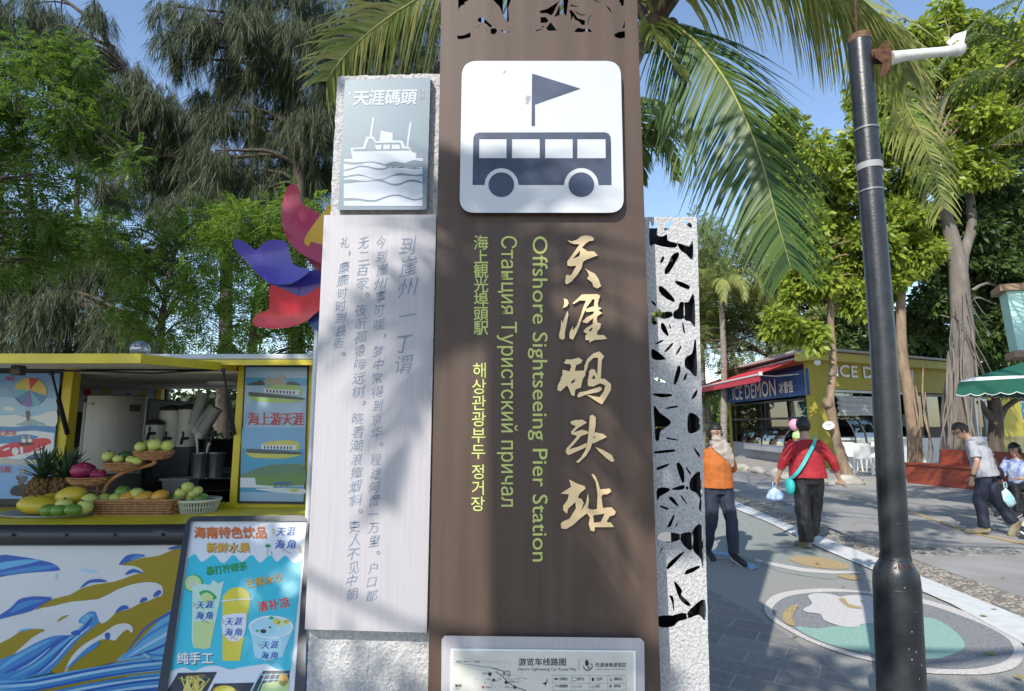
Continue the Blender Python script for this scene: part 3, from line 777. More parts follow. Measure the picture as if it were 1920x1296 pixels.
for i, ch in enumerate('桂之書印'): (X, Y), = sz([(966, 225 + i * 20)]); mb.text(pq, ch, X, Y, 5, o, 0, anchor='c', bold=.01)
mb.fill(pq, [sz(rrect(360, 230, 380, 248, 6, 3))], o)
mb.build('ship_engraving', [m_plaqlight], plq)
pb = Plane((0, 2.04, 0), (0, -1, 0))
mb = MB(); mb.fill(pb, [[(607.5, 403.5), (818, 402.5), (800, 1186.5), (571.5, 1180)]], -.055, 0)
poem = mb.build('poem_board', [m_lilacwood], pil)
mb = MB(); o = .001
def vcol(s, x0, y0, x1, y1, h, wx=1.0):
    n = len(s)
    for i, ch in enumerate(s):
        t = (i + .5) / n; x, y = x0 + (x1 - x0) * t, y0 + (y1 - y0) * t
        if ch in ' ': continue
        if ch in '，。': mb.text(pb, ch, x + h * .42, y - h * .1, h, o, 0, anchor='c', bold=.01); continue
        mb.text(pb, ch, x + ((i * 7) % 5 - 2) * .5, y + h * .36, h, o, 0, anchor='c', thin=.004, warp=.055, shear=.22, rot=-3, sx=wx * (.9 + .06 * (i % 4)))
vcol('到崖州', 767, 442, 764, 560, 37); vcol('丁谓', 762, 625, 758, 703, 37)
mb.fill(pb, [outline_stroke([(748, 594), (779, 589)], [2, 3])], o)
vcol('今到崖州事可嗟，梦中常得到京华。程途何啻一万里。户口都', 717, 443, 697, 1130, 23)
vcol('无二百家。夜听孤猿啼远树，晓看潮浪瘴烟斜。吏人不见中朝', 683, 443, 660, 1128, 24)
vcol('礼，麋鹿时时到县衙。', 648, 443, 634, 680, 22)
mb.build('poem_lettering', [M('slate_blue_ink', (.175, .215, .285), .6)], poem)

# ---------------------------------------------------------------- pierced stucco pillar on the right
fp = thing('pierced_pillar', 'grey stucco pillar pierced with leaf shaped openings beside the brown pylon', 'pillar', (.62, 2.3, 0))
FY = 2.13
ff = Plane((0, FY, 0), (0, -1, 0))
q4 = zz(1205, 400, 3.238); q5 = zz(1205, 790, 3.238)
H4 = [[(48, 52), (62, 85), (80, 60), (95, 75), (90, 130), (120, 140), (145, 128), (150, 165), (200, 180), (190, 205), (120, 200), (75, 185), (48, 188)],
 [(215, 182), (280, 202), (299, 168), (301, 278), (265, 248), (235, 225)], [(148, 55), (180, 48), (165, 85), (135, 105), (132, 85)], [(250, 48), (290, 60), (295, 88), (265, 70)],
 [(120, 262), (130, 270), (122, 295), (106, 300)], [(180, 255), (212, 240), (215, 265), (190, 310), (165, 355), (140, 368), (138, 340), (160, 300)],
 [(203, 410), (240, 420), (280, 440), (275, 460), (230, 445), (205, 425)], [(105, 445), (130, 455), (165, 490), (190, 525), (180, 535), (135, 510), (105, 475)],
 [(55, 530), (80, 552), (75, 562), (57, 545)], [(57, 605), (90, 600), (95, 578), (115, 600), (168, 600), (172, 625), (130, 640), (75, 630), (90, 668), (62, 668)],
 [(225, 545), (248, 548), (248, 635), (195, 635), (190, 600), (215, 580)], [(254, 550), (280, 540), (308, 495), (316, 680), (290, 655), (257, 640)],
 [(112, 675), (130, 672), (155, 735), (145, 740), (118, 710)], [(160, 672), (172, 695), (165, 698)], [(240, 665), (250, 680), (257, 725), (247, 720)], [(80, 790), (120, 768), (118, 780), (85, 795)],
 [(135, 835), (175, 790), (180, 800), (155, 832), (138, 842)], [(202, 855), (228, 805), (233, 815), (215, 850)], [(62, 825), (130, 875), (128, 888), (65, 885)],
 [(262, 880), (300, 850), (312, 780), (322, 790), (326, 980), (285, 950), (262, 930)], [(225, 930), (228, 965), (205, 1030), (190, 1030), (200, 980), (212, 935)], [(75, 995), (130, 1018), (128, 1028), (80, 1012)],
 [(270, 970), (262, 1005), (248, 1015), (255, 985)], [(70, 1095), (165, 1098), (168, 1110), (120, 1118), (75, 1105)], [(330, 1070), (325, 1105), (300, 1130), (305, 1105)], [(145, 1180), (205, 1168), (205, 1178), (150, 1188)],
 [(72, 1175), (105, 1215), (160, 1258), (158, 1285), (110, 1320), (100, 1370), (80, 1372), (75, 1280)], [(285, 1215), (340, 1245), (342, 1310), (290, 1335), (275, 1300)]]
H5 = [[(150, 98), (212, 112), (210, 118), (155, 108)], [(82, 182), (180, 172), (184, 185), (85, 195)], [(312, 158), (348, 205), (347, 222), (325, 195)], [(92, 280), (150, 260), (152, 270), (95, 296)],
 [(208, 260), (225, 258), (248, 300), (250, 365), (235, 362), (215, 300)], [(265, 275), (292, 318), (285, 320), (268, 295)], [(92, 410), (158, 408), (150, 430), (105, 455), (92, 480)], [(178, 410), (245, 388), (247, 410), (210, 418)],
 [(262, 398), (275, 398), (275, 415), (264, 412)], [(295, 355), (352, 318), (356, 530), (340, 520), (345, 470), (325, 435), (292, 415)], [(163, 462), (185, 465), (213, 510), (205, 513), (170, 480)], [(235, 447), (268, 498), (262, 498), (240, 470)],
 [(110, 512), (150, 525), (150, 537), (112, 522)], [(150, 640), (185, 572), (190, 585), (170, 635), (155, 643)], [(198, 635), (212, 615), (205, 640)], [(95, 715), (105, 685), (140, 675), (215, 685), (215, 720), (150, 735), (115, 720)],
 [(232, 690), (298, 680), (298, 770), (275, 775), (240, 735)], [(305, 672), (358, 640), (365, 885), (350, 830), (307, 775)], [(100, 800), (122, 762), (118, 780)], [(150, 885), (175, 845), (240, 795), (242, 805), (200, 855), (160, 895)],
 [(257, 925), (275, 900), (335, 880), (340, 890), (300, 918), (260, 930)], [(195, 985), (210, 985), (240, 1030), (235, 1055), (285, 1105), (270, 1118), (225, 1075)], [(162, 1060), (185, 1070), (190, 1140), (185, 1140), (175, 1090)],
 [(105, 1185), (180, 1180), (235, 1165), (265, 1175), (262, 1200), (215, 1215), (180, 1245), (105, 1243)], [(275, 1165), (310, 1125), (372, 1085), (374, 1205), (340, 1175), (280, 1195)]]
def rag(c):
    """plaster edge: smoothed outline, slightly uneven"""
    gx, gy = sum(p[0] for p in c) / len(c), sum(p[1] for p in c) / len(c); k = 1.10
    s_ = smooth_pts([(gx + (x - gx) * k, gy + (y - gy) * (1 + (k - 1) * .5), 0) for x, y in c], 3)
    return [(v.x + .5 * noise.noise(Vector((v.x * .3, v.y * .3, 1))), v.y + .5 * noise.noise(Vector((v.x * .3, v.y * .3, 7)))) for v in s_]
out = []
for k in range(130): t = k / 130; y = 407 + t * 1100; out.append((1306.5 + t * 30 + 1.1 * noise.noise(Vector((0, y * .22, 0))), y))
out += [(1325, 1507), (1195, 1507), (1195, 407)] + [(1195 + k * 3.7, 407 + .8 * noise.noise(Vector((k * .9, 3, 0)))) for k in range(1, 30)]
mb = MB(); mb.fill(ff, [out] + [rag(q4(h)) for h in H4] + [rag(q5(h)) for h in H5], -.03, 0, 0, 1)
a, c = ff.hit(1306.5, 407), ff.hit(1334, 1507)
mb.build('pierced_face', [m_stucco, m_dark], fp)
xl, bt = ff.hit(1195, 900).x, 0.
mb = MB()
mb.prism([(a.x, FY + .032, a.z), (c.x, FY + .032, c.z), (c.x, FY + .3, c.z), (a.x, FY + .3, a.z)], (-.012, 0, 0), 1)
mb.box(((xl + c.x) / 2, FY + .15, .06), (c.x - xl - .03, .27, .12), 0)
mb.build('side_sheet', [m_dark, m_dark], fp)
mb = MB()
for x in (a.x - .055, a.x - .10): mb.bar((x, FY + .10, .1), (x + .004, FY + .10, a.z - .03), .04, .04)
mb.bar((xl + .03, FY + .15, .1), (xl + .03, FY + .15, a.z - .03), .04, .04)
for z in (.62, 1.47, 2.15): mb.bar((xl + .02, FY + .12, z), (a.x - .04, FY + .12, z), .03, .03)
mb.build('steel_frame', [m_dark], fp)
mb = MB()                                       # black sheets added to darken the openings, with gaps where one sees through
bs = Plane((0, FY + .15, 0), (0, -1, 0))
for y0, y1 in ((428, 470), (474, 572), (602, 686), (722, 800), (804, 995), (1016, 1092), (1118, 1500)):
    p, q = bs.hit(1218, y0), bs.hit(1300, y1); mb.box(((xl + a.x) / 2 - .005, FY + .152, (p.z + q.z) / 2), (a.x - xl - .04, .004, p.z - q.z))
mb.build('added_dark_sheet', [m_dark], fp)
# ---------------------------------------------------------------- boat shaped drink kiosk
m_yel = M('kiosk_yellow_paint', (.60, .47, .015), .45, var=.12, vscale=7, coat=.15)
m_yelb = M('kiosk_counter_yellow', (.68, .54, .02), .5, var=.16, vscale=4, bump=.04, bscale=120)
m_hullwhite = M('hull_white_wrap', (.62, .64, .66), .35, var=.05, vscale=2, coat=.2)
m_cream = M('cream_lining', (.62, .60, .52), .6, var=.05, vscale=3)
m_black = M('black_rubber', (.016, .018, .024), .38, var=.3, vscale=6)
m_blackm = M('black_metal', (.02, .02, .022), .45)
m_steel = M('brushed_steel', (.22, .225, .23), .38, metal=.9, var=.12, vscale=3, stretch=(40, 40, 1))
m_roofgrey = M('roof_sheet_grey', (.50, .52, .53), .5, var=.1, vscale=4)
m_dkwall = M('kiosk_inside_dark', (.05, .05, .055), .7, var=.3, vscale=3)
kio = thing('drink_kiosk', 'yellow boat shaped drink kiosk with a wave painted hull', 'kiosk', (-2.2, 3.4, 0))
KY = 3.5; CZ = 1.0
XK0, XK1 = -4.3, -1.245
# hull
hp = plane3(Vector((-4, 2.96, .90)), Vector((-1, 2.96, .90)), Vector((-2, 3.10, .0)))
mb = MB()
pr = [(2.96, .90), (3.03, .35), (3.16, .10), (5.3, .10), (5.4, .90)]
for x in (XK0, -.86): mb.add([(x, y, z) for y, z in pr], [(0, 1, 2, 3, 4)])
for i in range(5):
    a, b_ = pr[i], pr[(i + 1) % 5]
    mb.quad((XK0, *a), (-.86, *a), (-.86, *b_), (XK0, *b_))
hull = mb.build('hull', m_hullwhite, kio)
zh = zz(0, 950, 3.2); o = .0015
B1, B2, B3, B4, GO, WH = 0, 1, 2, 3, 4, 5
mb = MB()
hp = plane3(Vector((-4, 2.96, .90)), Vector((-1, 2.96, .90)), Vector((-2, 3.03, .35)))
def hd(p, mi, l, sm=3): mb.decal(hp, zh(p), o + l * .0006, mi, sm)
hd([(-40, 295), (120, 300), (220, 318), (300, 335), (345, 360), (356, 383), (280, 390), (150, 400), (40, 415), (-40, 418)], B1, 0, 2)
hd([(-40, 345), (150, 318), (240, 325), (90, 360), (-40, 385)], B3, 1, 2); hd([(-40, 410), (120, 372), (300, 350), (340, 365), (150, 395)], B2, 1, 2)
hd([(1110, 240), (1030, 262), (960, 292), (900, 303), (850, 310), (720, 350), (800, 355), (845, 375), (858, 395), (800, 410), (690, 450), (560, 470), (470, 500), (420, 530), (320, 555), (215, 620), (420, 640), (560, 700), (420, 830), (330, 930), (310, 985), (345, 1000), (500, 975), (620, 950), (720, 912), (800, 905), (960, 880), (1110, 860)], GO, 0, 2)
hd([(-40, 850), (60, 790), (130, 745), (180, 735), (270, 740), (200, 780), (120, 850), (60, 900), (-40, 945)], GO, 0)
hd([(100, 752), (140, 735), (190, 732), (170, 742), (130, 748)], B3, 1)
hd([(-40, 945), (100, 880), (230, 810), (330, 775), (430, 770), (470, 740), (500, 705), (470, 695), (490, 660), (530, 632), (575, 630), (594, 650), (597, 690), (540, 740), (470, 800), (400, 880), (340, 950), (305, 985), (290, 1000), (200, 1020), (100, 1045), (-40, 1060)], B2, 1)
for p, w, c in (([(20, 1000), (120, 960), (250, 890), (360, 800), (440, 772)], [4, 30, 34, 20, 4], B1), ([(-20, 990), (60, 930), (180, 860), (300, 800)], [10, 22, 18, 3], B3), ([(60, 1030), (200, 960), (330, 860), (430, 780), (520, 690)], [3, 16, 22, 16, 3], B3), ([(150, 1020), (270, 960), (380, 850), (500, 740), (560, 650)], [3, 22, 30, 20, 4], B1), ([(230, 1005), (330, 920), (430, 810), (540, 720)], [3, 10, 12, 3], B4), ([(100, 985), (200, 930), (300, 850)], [3, 9, 3], B4)):
    q = smooth_pts([(x, y, 0) for x, y in p], 4, False); n = len(q); ww = [w[min(int(i / n * (len(w) - 1)), len(w) - 2)] * (1 - (i / n * (len(w) - 1)) % 1) + w[min(int(i / n * (len(w) - 1)) + 1, len(w) - 1)] * ((i / n * (len(w) - 1)) % 1) for i in range(n)]
    hd(outline_stroke([(v.x, v.y) for v in q], ww), c, 3 + (c == B4), 0)
hd([(485, 690), (495, 665), (530, 645), (565, 650), (540, 690), (500, 700)], B3, 3)
hd([(215, 622), (330, 595), (430, 570), (590, 555), (700, 500), (800, 465), (900, 453), (962, 468), (978, 500), (970, 535), (945, 540), (905, 560), (880, 570), (850, 575), (800, 602), (760, 620), (720, 628), (690, 640), (660, 672), (620, 700), (595, 690), (575, 632), (530, 632), (490, 660), (420, 660)], WH, 2, 2)
hd([(388, 987), (430, 900), (500, 830), (600, 770), (660, 730), (700, 708), (750, 700), (790, 715), (797, 745), (787, 757), (765, 738), (730, 760), (690, 802), (650, 797), (600, 800), (520, 850), (450, 930), (405, 982)], WH, 4)
hd([(392, 980), (440, 925), (520, 850), (600, 805), (570, 850), (480, 910), (420, 965)], B2, 5)
for p in ([(-40, 680), (60, 610), (110, 560), (160, 545), (230, 540), (312, 550), (250, 590), (190, 625), (100, 650)], [(480, 492), (500, 465), (540, 440), (600, 435), (642, 450), (600, 455), (540, 458), (500, 482)], [(715, 350), (740, 310), (770, 290), (820, 285), (872, 295), (800, 320)], [(748, 407), (770, 385), (800, 375), (830, 385), (852, 400), (800, 396), (770, 407)], [(1005, 255), (1040, 240), (1110, 232), (1110, 242), (1040, 257)], [(690, 637), (720, 600), (755, 592), (772, 612), (735, 622)], [(838, 577), (850, 550), (875, 545), (882, 562)], [(918, 542), (930, 515), (955, 500), (967, 517), (950, 535)], [(628, 765), (645, 755), (662, 765), (655, 798), (635, 795)], [(425, 755), (470, 740), (480, 770), (440, 770)]):
    hd(p, B1, 5)
hd([(60, 640), (110, 585), (200, 560), (270, 562), (200, 585), (110, 620)], B2, 6); hd([(780, 312), (820, 292), (862, 296), (800, 318)], B2, 6)
hd([(465, 378), (540, 378), (590, 395), (540, 398)], B4, 1); hd([(325, 415), (345, 400), (338, 425), (355, 437), (330, 432)], B4, 1); hd([(340, 693), (370, 662), (416, 650), (380, 672)], GO, 3)
hd([(1110, 560), (1010, 630), (960, 680), (900, 740), (840, 800), (780, 860), (700, 918), (800, 915), (960, 890), (1110, 860)], B3, 1, 2)
for k in range(6):
    y = 590 + k * 52; hd(outline_stroke([(1110, y), (980, y + 70 + k * 6), (860, min(880, y + 150)), (740 + k * 12, 905)], [14, 16, 12, 2]), (B1, B2, B4)[k % 3], 2, 2)
# lower sweep of blue strokes along the turn of the hull
hd([(-40, 1052), (100, 1045), (300, 1010), (500, 975), (800, 925), (1110, 880), (1110, 1010), (800, 1020), (400, 1060), (-40, 1160)], B3, 2, 2)
for k in range(9):
    y = 1050 + k * 17; hd(outline_stroke([(-40, y + 15), (200, y), (500, y - 60), (800, y - 110), (1110, y - 140)], [4, 14, 16, 12, 6]), (B1, B4, B2, B1, GO, B2, B4, B1, B2)[k], 3 + k % 2, 2)
hd([(-40, 1190), (300, 1120), (700, 1050), (1110, 1020), (1110, 1240), (-40, 1290)], B2, 1, 2)
for k in range(8):
    y = 1110 + k * 20; hd(outline_stroke([(-40, y + 40), (250, y + 20), (600, y - 40), (1110, y - 90)], [8, 16, 20, 10]), (B1, B3, B4, B1)[k % 4], 2.5, 2)
for k in range(9):
    x = 1560 + k * 50; hd(outline_stroke([(x - 60, 1180), (x, 980), (x + 70, 740)], [26, 34, 20]), (B1, B3, B2)[k % 3], 1 + .2 * k, 2)
mb.build('wave_artwork', [M('wave_blue', (.03, .11, .42), .4), M('wave_midblue', (.055, .23, .54), .4), M('wave_skyblue', (.13, .40, .66), .4), M('wave_pale', (.38, .60, .76), .4), M('wave_gold', (.30, .225, .012), .4), M('wave_white', (.62, .64, .66), .4)], hull)
# bumper and counter
bz = at(170, 1003, 2.93).z
mb = MB(); mb.tube([(XK0, 2.95, bz + .005), (-3, 2.93, bz), (-2, 2.93, bz), (-1.2, 2.95, bz + .004), (-.86, 2.99, bz + .01)], .052, 14)
bump = mb.build('rubber_bumper', m_black, kio)
for x in (25, 124, 215, 304): p = at(x, 1003, 2.88); mb = MB(); mb.lathe(p, [(.007, -.012), (.007, .012)], 8, 0, axis=(0, -1, 0)); mb.build('bumper_bolt', m_blackm, bump)
mb = MB(); mb.box(((XK0 - .9) / 2, 3.24, CZ - .012), (-.9 - XK0, .62, .024), bev=.006); mb.build('counter', m_yelb, kio)
# window wall: posts, sill, header
kw = Plane((0, KY, 0), (0, -1, 0))
def kx(px, py): return kw.hit(px, py)
sill = kx(400, 945).z; head = kx(300, 690).z; zr = kx(300, 672).z
def post(px, w, name='post', py=800):
    x = kx(px, py).x; mb = MB(); mb.box((x, KY + .035, (CZ + zr) / 2), (w, .07, zr - CZ - .002), bev=.004); return mb.build(name, m_yel, kio)
post(117, .062); post(446, .046); post(578.5, .036); post(-60, .05)
mb = MB(); mb.box(((kx(108, 900).x + XK1) / 2 + .01, KY + .03, sill - .01), (XK1 - kx(108, 900).x - .06, .055, .03)); mb.box(((XK0 + XK1) / 2, KY + .03, CZ + .005), (XK1 - XK0, .05, .012), 1); mb.build('window_sill', [m_yel, m_blackm], kio)
mb = MB(); mb.box(((XK0 + XK1) / 2, KY + .03, zr - .02), (XK1 - XK0 - .002, .05, .05)); mb.build('header_beam', m_yel, kio)
# roof
rz = at(300, 664, 3.3).z
mb = MB(); mb.box(((XK0 + XK1) / 2 + .03, 4.32, rz - .016), (XK1 - XK0 + .08, 2.06, .032), 0, bev=.006)
roof = mb.build('roof', m_roofgrey, kio)
mb = MB(); mb.box(((XK0 + XK1) / 2 + .03, 3.306, rz - .05), (XK1 - XK0 + .07, .03, .032)); mb.build('fascia', m_yel, roof)
mb = MB(); mb.box(((XK0 + XK1) / 2, 4.35, rz - .085), (XK1 - XK0 - .02, 1.62, .015)); mb.build('ceiling', m_cream, kio)
# raised hatch over the opening
hz0 = kx(444, 691).z - .005; h1 = at(262, 676, 2.60); hz1 = h1.z
xh = kx(441, 690).x
mb = MB()
a, b_, c, d = Vector((XK0, KY - .01, hz0)), Vector((xh, KY - .01, hz0)), Vector((h1.x, 2.6, hz1)), Vector((XK0, 2.6, hz1))
mb.prism([a, b_, Vector((xh, 2.6, hz1)) * 0 + c, d], (0, 0, .012), 0)
hatch = mb.build('hatch', m_cream, kio)
mb = MB(); mb.bar(b_ + Vector((0, 0, .008)), c + Vector((0, 0, .008)), .03, .045); mb.bar(c + Vector((.015, 0, .008)), d + Vector((0, 0, .008)), .03, .045); mb.build('hatch_frame', m_yel, hatch)
mb = MB(); mb.tube([Vector((XK0, 2.7, hz1 - .012)), (-3.2, 2.78, hz1 - .018), (-2.6, 2.9, hz1 - .012), (-2.0, 3.1, hz1 - .014), (-1.75, 3.4, hz0 - .012)], .006, 6); mb.build('cable', m_blackm, hatch)
for (x0, y0, Y0), (x1, y1, Y1) in (((97, 700, 3.05), (126, 812, 3.44)), ((419, 694, 3.2), (439, 812, 3.46))):
    p, q = at(x0, y0, Y0), at(x1, y1, Y1); mb = MB(); mb.tube([p, p.lerp(q, .45)], .006, 8); mb.tube([p.lerp(q, .42), q], .013, 10); mb.ell(p, (.014, .014, .014)); mb.ell(q, (.014, .014, .014))
    mb.build('gas_strut', m_blackm, kio)
p = at(35, 690, 2.75); mb = MB(); mb.box(p - Vector((0, 0, .012)), (.05, .04, .05), bev=.006); mb.build('hinge_block', m_blackm, kio)
# inside
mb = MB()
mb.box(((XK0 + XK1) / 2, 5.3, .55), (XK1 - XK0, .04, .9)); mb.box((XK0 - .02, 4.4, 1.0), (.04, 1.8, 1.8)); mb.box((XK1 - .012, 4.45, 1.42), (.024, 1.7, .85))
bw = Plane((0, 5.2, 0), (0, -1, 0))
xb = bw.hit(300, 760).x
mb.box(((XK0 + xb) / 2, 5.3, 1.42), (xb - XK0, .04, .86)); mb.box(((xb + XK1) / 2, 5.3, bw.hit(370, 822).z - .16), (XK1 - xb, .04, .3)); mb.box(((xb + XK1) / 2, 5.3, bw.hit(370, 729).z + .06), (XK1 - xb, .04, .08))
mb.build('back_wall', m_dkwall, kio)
mb = MB(); mb.bar(bw.hit(301, 700), bw.hit(299, 800), .05, .05); mb.bar(Vector((XK0, 5.2, bw.hit(200, 714).z)), bw.hit(300, 722), .05, .04); mb.build('inner_frame', m_yel, kio)
mb = MB(); q = [(140, 712), (291, 726), (291, 775), (140, 772)]; mb.fill(bw, [q], 0, .01, 0)
mb.text(bw, '新鲜水果冷饮', 222, 730, 9, .012, 1, bold=.0)
for x, y, r, c in ((163, 735, 8, 2), (198, 733, 8, 3), (268, 738, 7, 3), (240, 742, 5, 2)): mb.fill(bw, [circ(x, y, r, 18)], .0115, None, c)
mb.build('back_banner', [M('banner_pale', (.45, .52, .58), .6), M('banner_blue', (.05, .10, .25), .6), M('banner_red', (.35, .04, .05), .6), M('banner_yellow', (.5, .42, .06), .6)], kio)
lamp = at(424, 710, 4.3); mb = MB(); mb.lathe((lamp.x, 4.3, rz - .094), [(.13, .0), (.13, -.02), (.11, -.03)], 28); mb.build('ceiling_lamp', M('lamp_diffuser', (.85, .85, .84), .4), kio)
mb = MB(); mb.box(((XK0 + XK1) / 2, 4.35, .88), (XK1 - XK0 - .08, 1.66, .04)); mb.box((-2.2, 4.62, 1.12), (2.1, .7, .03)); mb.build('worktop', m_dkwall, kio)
# posters on either side of the opening
def panel(pts, name='poster_panel', fr=None):
    mb = MB(); mb.fill(kw, [fr], -.03, .012, 0); p = mb.build(name, m_blackm, kio); return p
pp1 = panel(None, fr=[(0 - 40, 690), (112, 692), (97, 948), (-50, 946)])
mb = MB(); o = .0135
z7 = zz(0, 680, 4.629)
def pd(pl, p, mi, l=0, sm=0, f=z7): mb.decal(pl, f(p), o + l * .0006, mi, sm)
pd(kw, [(35, 95), (522, 92), (435, 1185), (-160, 1180), (-120, 95)], 0)
pd(kw, [(12, 300), (500, 310), (492, 430), (470, 470), (380, 455), (250, 470), (100, 440), (-150, 470), (-140, 300)], 1, 1)
for p in ([(30, 390), (80, 380), (130, 400), (110, 420), (40, 415)], [(-140, 480), (120, 450), (200, 470), (330, 460), (420, 430), (492, 430), (485, 550), (380, 545), (200, 560), (-140, 540)]): pd(kw, p, 2, 2, 3)
pd(kw, [(130, 540), (200, 515), (260, 485), (320, 505), (390, 530), (380, 542), (200, 545)], 3, 3, 2)
pd(kw, [(-140, 545), (100, 560), (250, 545), (380, 550), (476, 560), (470, 610), (300, 590), (100, 600), (-140, 590)], 4, 4, 2); pd(kw, [(-140, 640), (100, 640), (210, 620), (330, 640), (300, 660), (100, 700), (-140, 700)], 4, 4, 2)
pd(kw, [(-150, 590), (100, 600), (300, 590), (470, 610), (460, 830), (300, 830), (150, 840), (-150, 850)], 2, 3)
pd(kw, [(220, 830), (300, 790), (400, 790), (455, 795), (450, 820), (330, 840), (250, 840)], 5, 5, 2); pd(kw, [(-150, 860), (60, 825), (150, 850), (300, 830), (380, 850), (452, 840), (440, 895), (300, 880), (180, 895), (60, 880), (-150, 890)], 6, 5, 2)
cx, cy = 262, 240
for k, c in enumerate((7, 8, 8, 4, 9, 10, 4, 9, 8, 8)):
    a0 = -95 + k * 36; pts = [(cx, cy)] + [(262 + 142 * math.cos(R(a0 + t * 9)), 258 + 127 * math.sin(R(a0 + t * 9))) for t in range(5)]
    pd(kw, pts, c, 5)
pd(kw, [(262, 250), (180, 365), (240, 385), (285, 382)], 10, 6)
for x in (225, 262): pd(kw, outline_stroke([(x, 385), (242, 440)], 3), 3, 5)
pd(kw, [(225, 420), (255, 425), (258, 470), (240, 510), (225, 470)], 11, 6, 2); pd(kw, outline_stroke([(30, 205), (210, 370)], 4), 2, 5)
pd(kw, [(-60, 780), (0, 735), (90, 700), (180, 685), (280, 665), (360, 655), (430, 665), (440, 700), (390, 720), (380, 750), (250, 780), (150, 800), (60, 820), (-60, 825)], 12, 6, 2)
pd(kw, [(150, 700), (210, 690), (280, 690), (290, 710), (200, 722)], 13, 7, 2); pd(kw, circ(132, 770, 30, 22, ry=34), 2, 8); pd(kw, [(170, 735), (200, 733), (200, 790), (178, 790)], 2, 8); pd(kw, [(20, 755), (80, 735), (90, 745), (40, 768)], 2, 8)
pd(kw, circ(200, 650, 16, 12), 14, 8); pd(kw, circ(255, 648, 15, 12), 14, 8); pd(kw, [(185, 665), (225, 665), (225, 695), (190, 695)], 2, 8); pd(kw, [(240, 665), (275, 662), (280, 690), (240, 692)], 2, 8)
pd(kw, outline_stroke([(270, 770), (380, 725)], 6), 2, 8); pd(kw, [(90, 1110), (120, 1075), (200, 1055), (290, 1060), (330, 1090), (280, 1150), (200, 1160), (100, 1150)], 13, 6, 2)
pd(kw, [(185, 990), (220, 985), (230, 1010), (190, 1060), (150, 1040)], 11, 7, 2); pd(kw, circ(203, 940, 18, 14, ry=22), 14, 8); pd(kw, circ(152, 1000, 14, 12, ry=20), 11, 8)
pd(kw, outline_stroke([(180, 990), (155, 935)], 6), 14, 8); pd(kw, outline_stroke([(225, 985), (245, 925)], 6), 14, 8)
pd(kw, [(60, 1120), (170, 1040), (250, 1030), (180, 1060), (110, 1080)], 3, 6)
for s, x, y, h in (('海边', 10, 713, 9), ('水上跑车', -16, 817, 12), ('摩托艇', -18, 885, 13)): mb.text(kw, s, x, y, h, o + .006, 12, bold=.01)
mb.build('poster_print', [M('p_sky', (.20, .38, .66), .3), M('p_lightsky', (.32, .52, .74), .3), M('p_white', (.66, .68, .70), .3), M('p_greyblue', (.28, .38, .45), .3), M('p_sea', (.06, .22, .48), .3), M('p_deepsea', (.05, .12, .28), .3), M('p_foam', (.42, .43, .40), .3), M('p_redc', (.55, .08, .08), .3), M('p_yellowc', (.62, .50, .12), .3), M('p_cyan', (.14, .42, .60), .3), M('p_violet', (.16, .12, .45), .3), M('p_dark', (.10, .10, .10), .3), M('p_red', (.58, .03, .06), .3), M('p_black', (.03, .03, .04), .3), M('p_skin', (.50, .35, .25), .3)], pp1)
pp2 = panel(None, fr=[(458, 687), (578, 687), (570, 946), (447, 944)])
mb = MB(); z7b = zz(440, 670, 4.469)
f2 = z7b
pd(kw, [(95, 82), (608, 85), (578, 1210), (42, 1205)], 0, 0, 0, f2)
pd(kw, [(95, 170), (605, 175), (603, 240), (90, 235)], 1, 1, 0, f2)
pd(kw, [(105, 235), (130, 215), (180, 205), (215, 190), (245, 210), (240, 235)], 2, 2, 2, f2); pd(kw, [(260, 232), (265, 170), (300, 160), (340, 180), (370, 155), (405, 143), (430, 170), (428, 215), (480, 205), (545, 225), (540, 233)], 3, 2, 2, f2); pd(kw, [(430, 230), (470, 200), (545, 225), (540, 234)], 2, 3, 2, f2)
def boat(ox, oy, s, c, sl):
    T = lambda p: [(ox + x * s, oy + (y + x * sl) * s) for x, y in p]
    pd(kw, T([(130, -40), (300, -62), (430, -50), (445, 10), (400, 25), (200, 0)]), c, 3, 2, f2); pd(kw, T([(10, 30), (430, 55), (425, 75), (300, 92), (60, 85), (15, 60)]), c, 2, 2, f2)
    pd(kw, T([(0, 18), (20, 8), (440, 40), (445, 60), (300, 55), (10, 42)]), 2, 4, 2, f2)
    pd(kw, T([(120, -25), (420, -20), (415, 20), (120, 10)]), 8, 3.5, 0, f2)
    for k in range(9): pd(kw, T(circ(150 + k * 28, -5 + k, 8, 8, ry=14)), 5, 4, 0, f2)
boat(122, 283, 1.0, 6, .03); boat(105, 760, .98, 7, -.01)
pd(kw, [(62, 590), (590, 590), (586, 770), (56, 765)], 9, .5, 0, f2)
pd(kw, [(55, 765), (586, 770), (580, 920), (50, 990)], 1, .8, 0, f2)
pd(kw, [(55, 990), (120, 960), (220, 920), (330, 900), (450, 895), (580, 905), (578, 1060), (300, 1080), (100, 1050), (50, 1030)], 10, 1.5, 2, f2); pd(kw, [(80, 1000), (200, 985), (300, 990), (420, 965), (578, 985), (575, 1070), (300, 1075), (170, 1060)], 4, 2, 2, f2)
pd(kw, [(48, 1010), (170, 1010), (180, 1070), (330, 1080), (320, 1095), (46, 1090)], 8, 3, 0, f2); pd(kw, [(318, 1050), (470, 1045), (475, 1060), (330, 1065)], 11, 3, 0, f2)
for x in (340, 390, 440): pd(kw, outline_stroke([(x, 1060), (x, 1095)], 4), 5, 3, 0, f2)
pd(kw, [(46, 1090), (575, 1090), (573, 1130), (45, 1130)], 1, 2.5, 0, f2); pd(kw, [(180, 1100), (575, 1100), (573, 1150), (260, 1120)], 8, 3, 2, f2); pd(kw, [(440, 1105), (550, 1100), (500, 1135)], 7, 4, 0, f2)
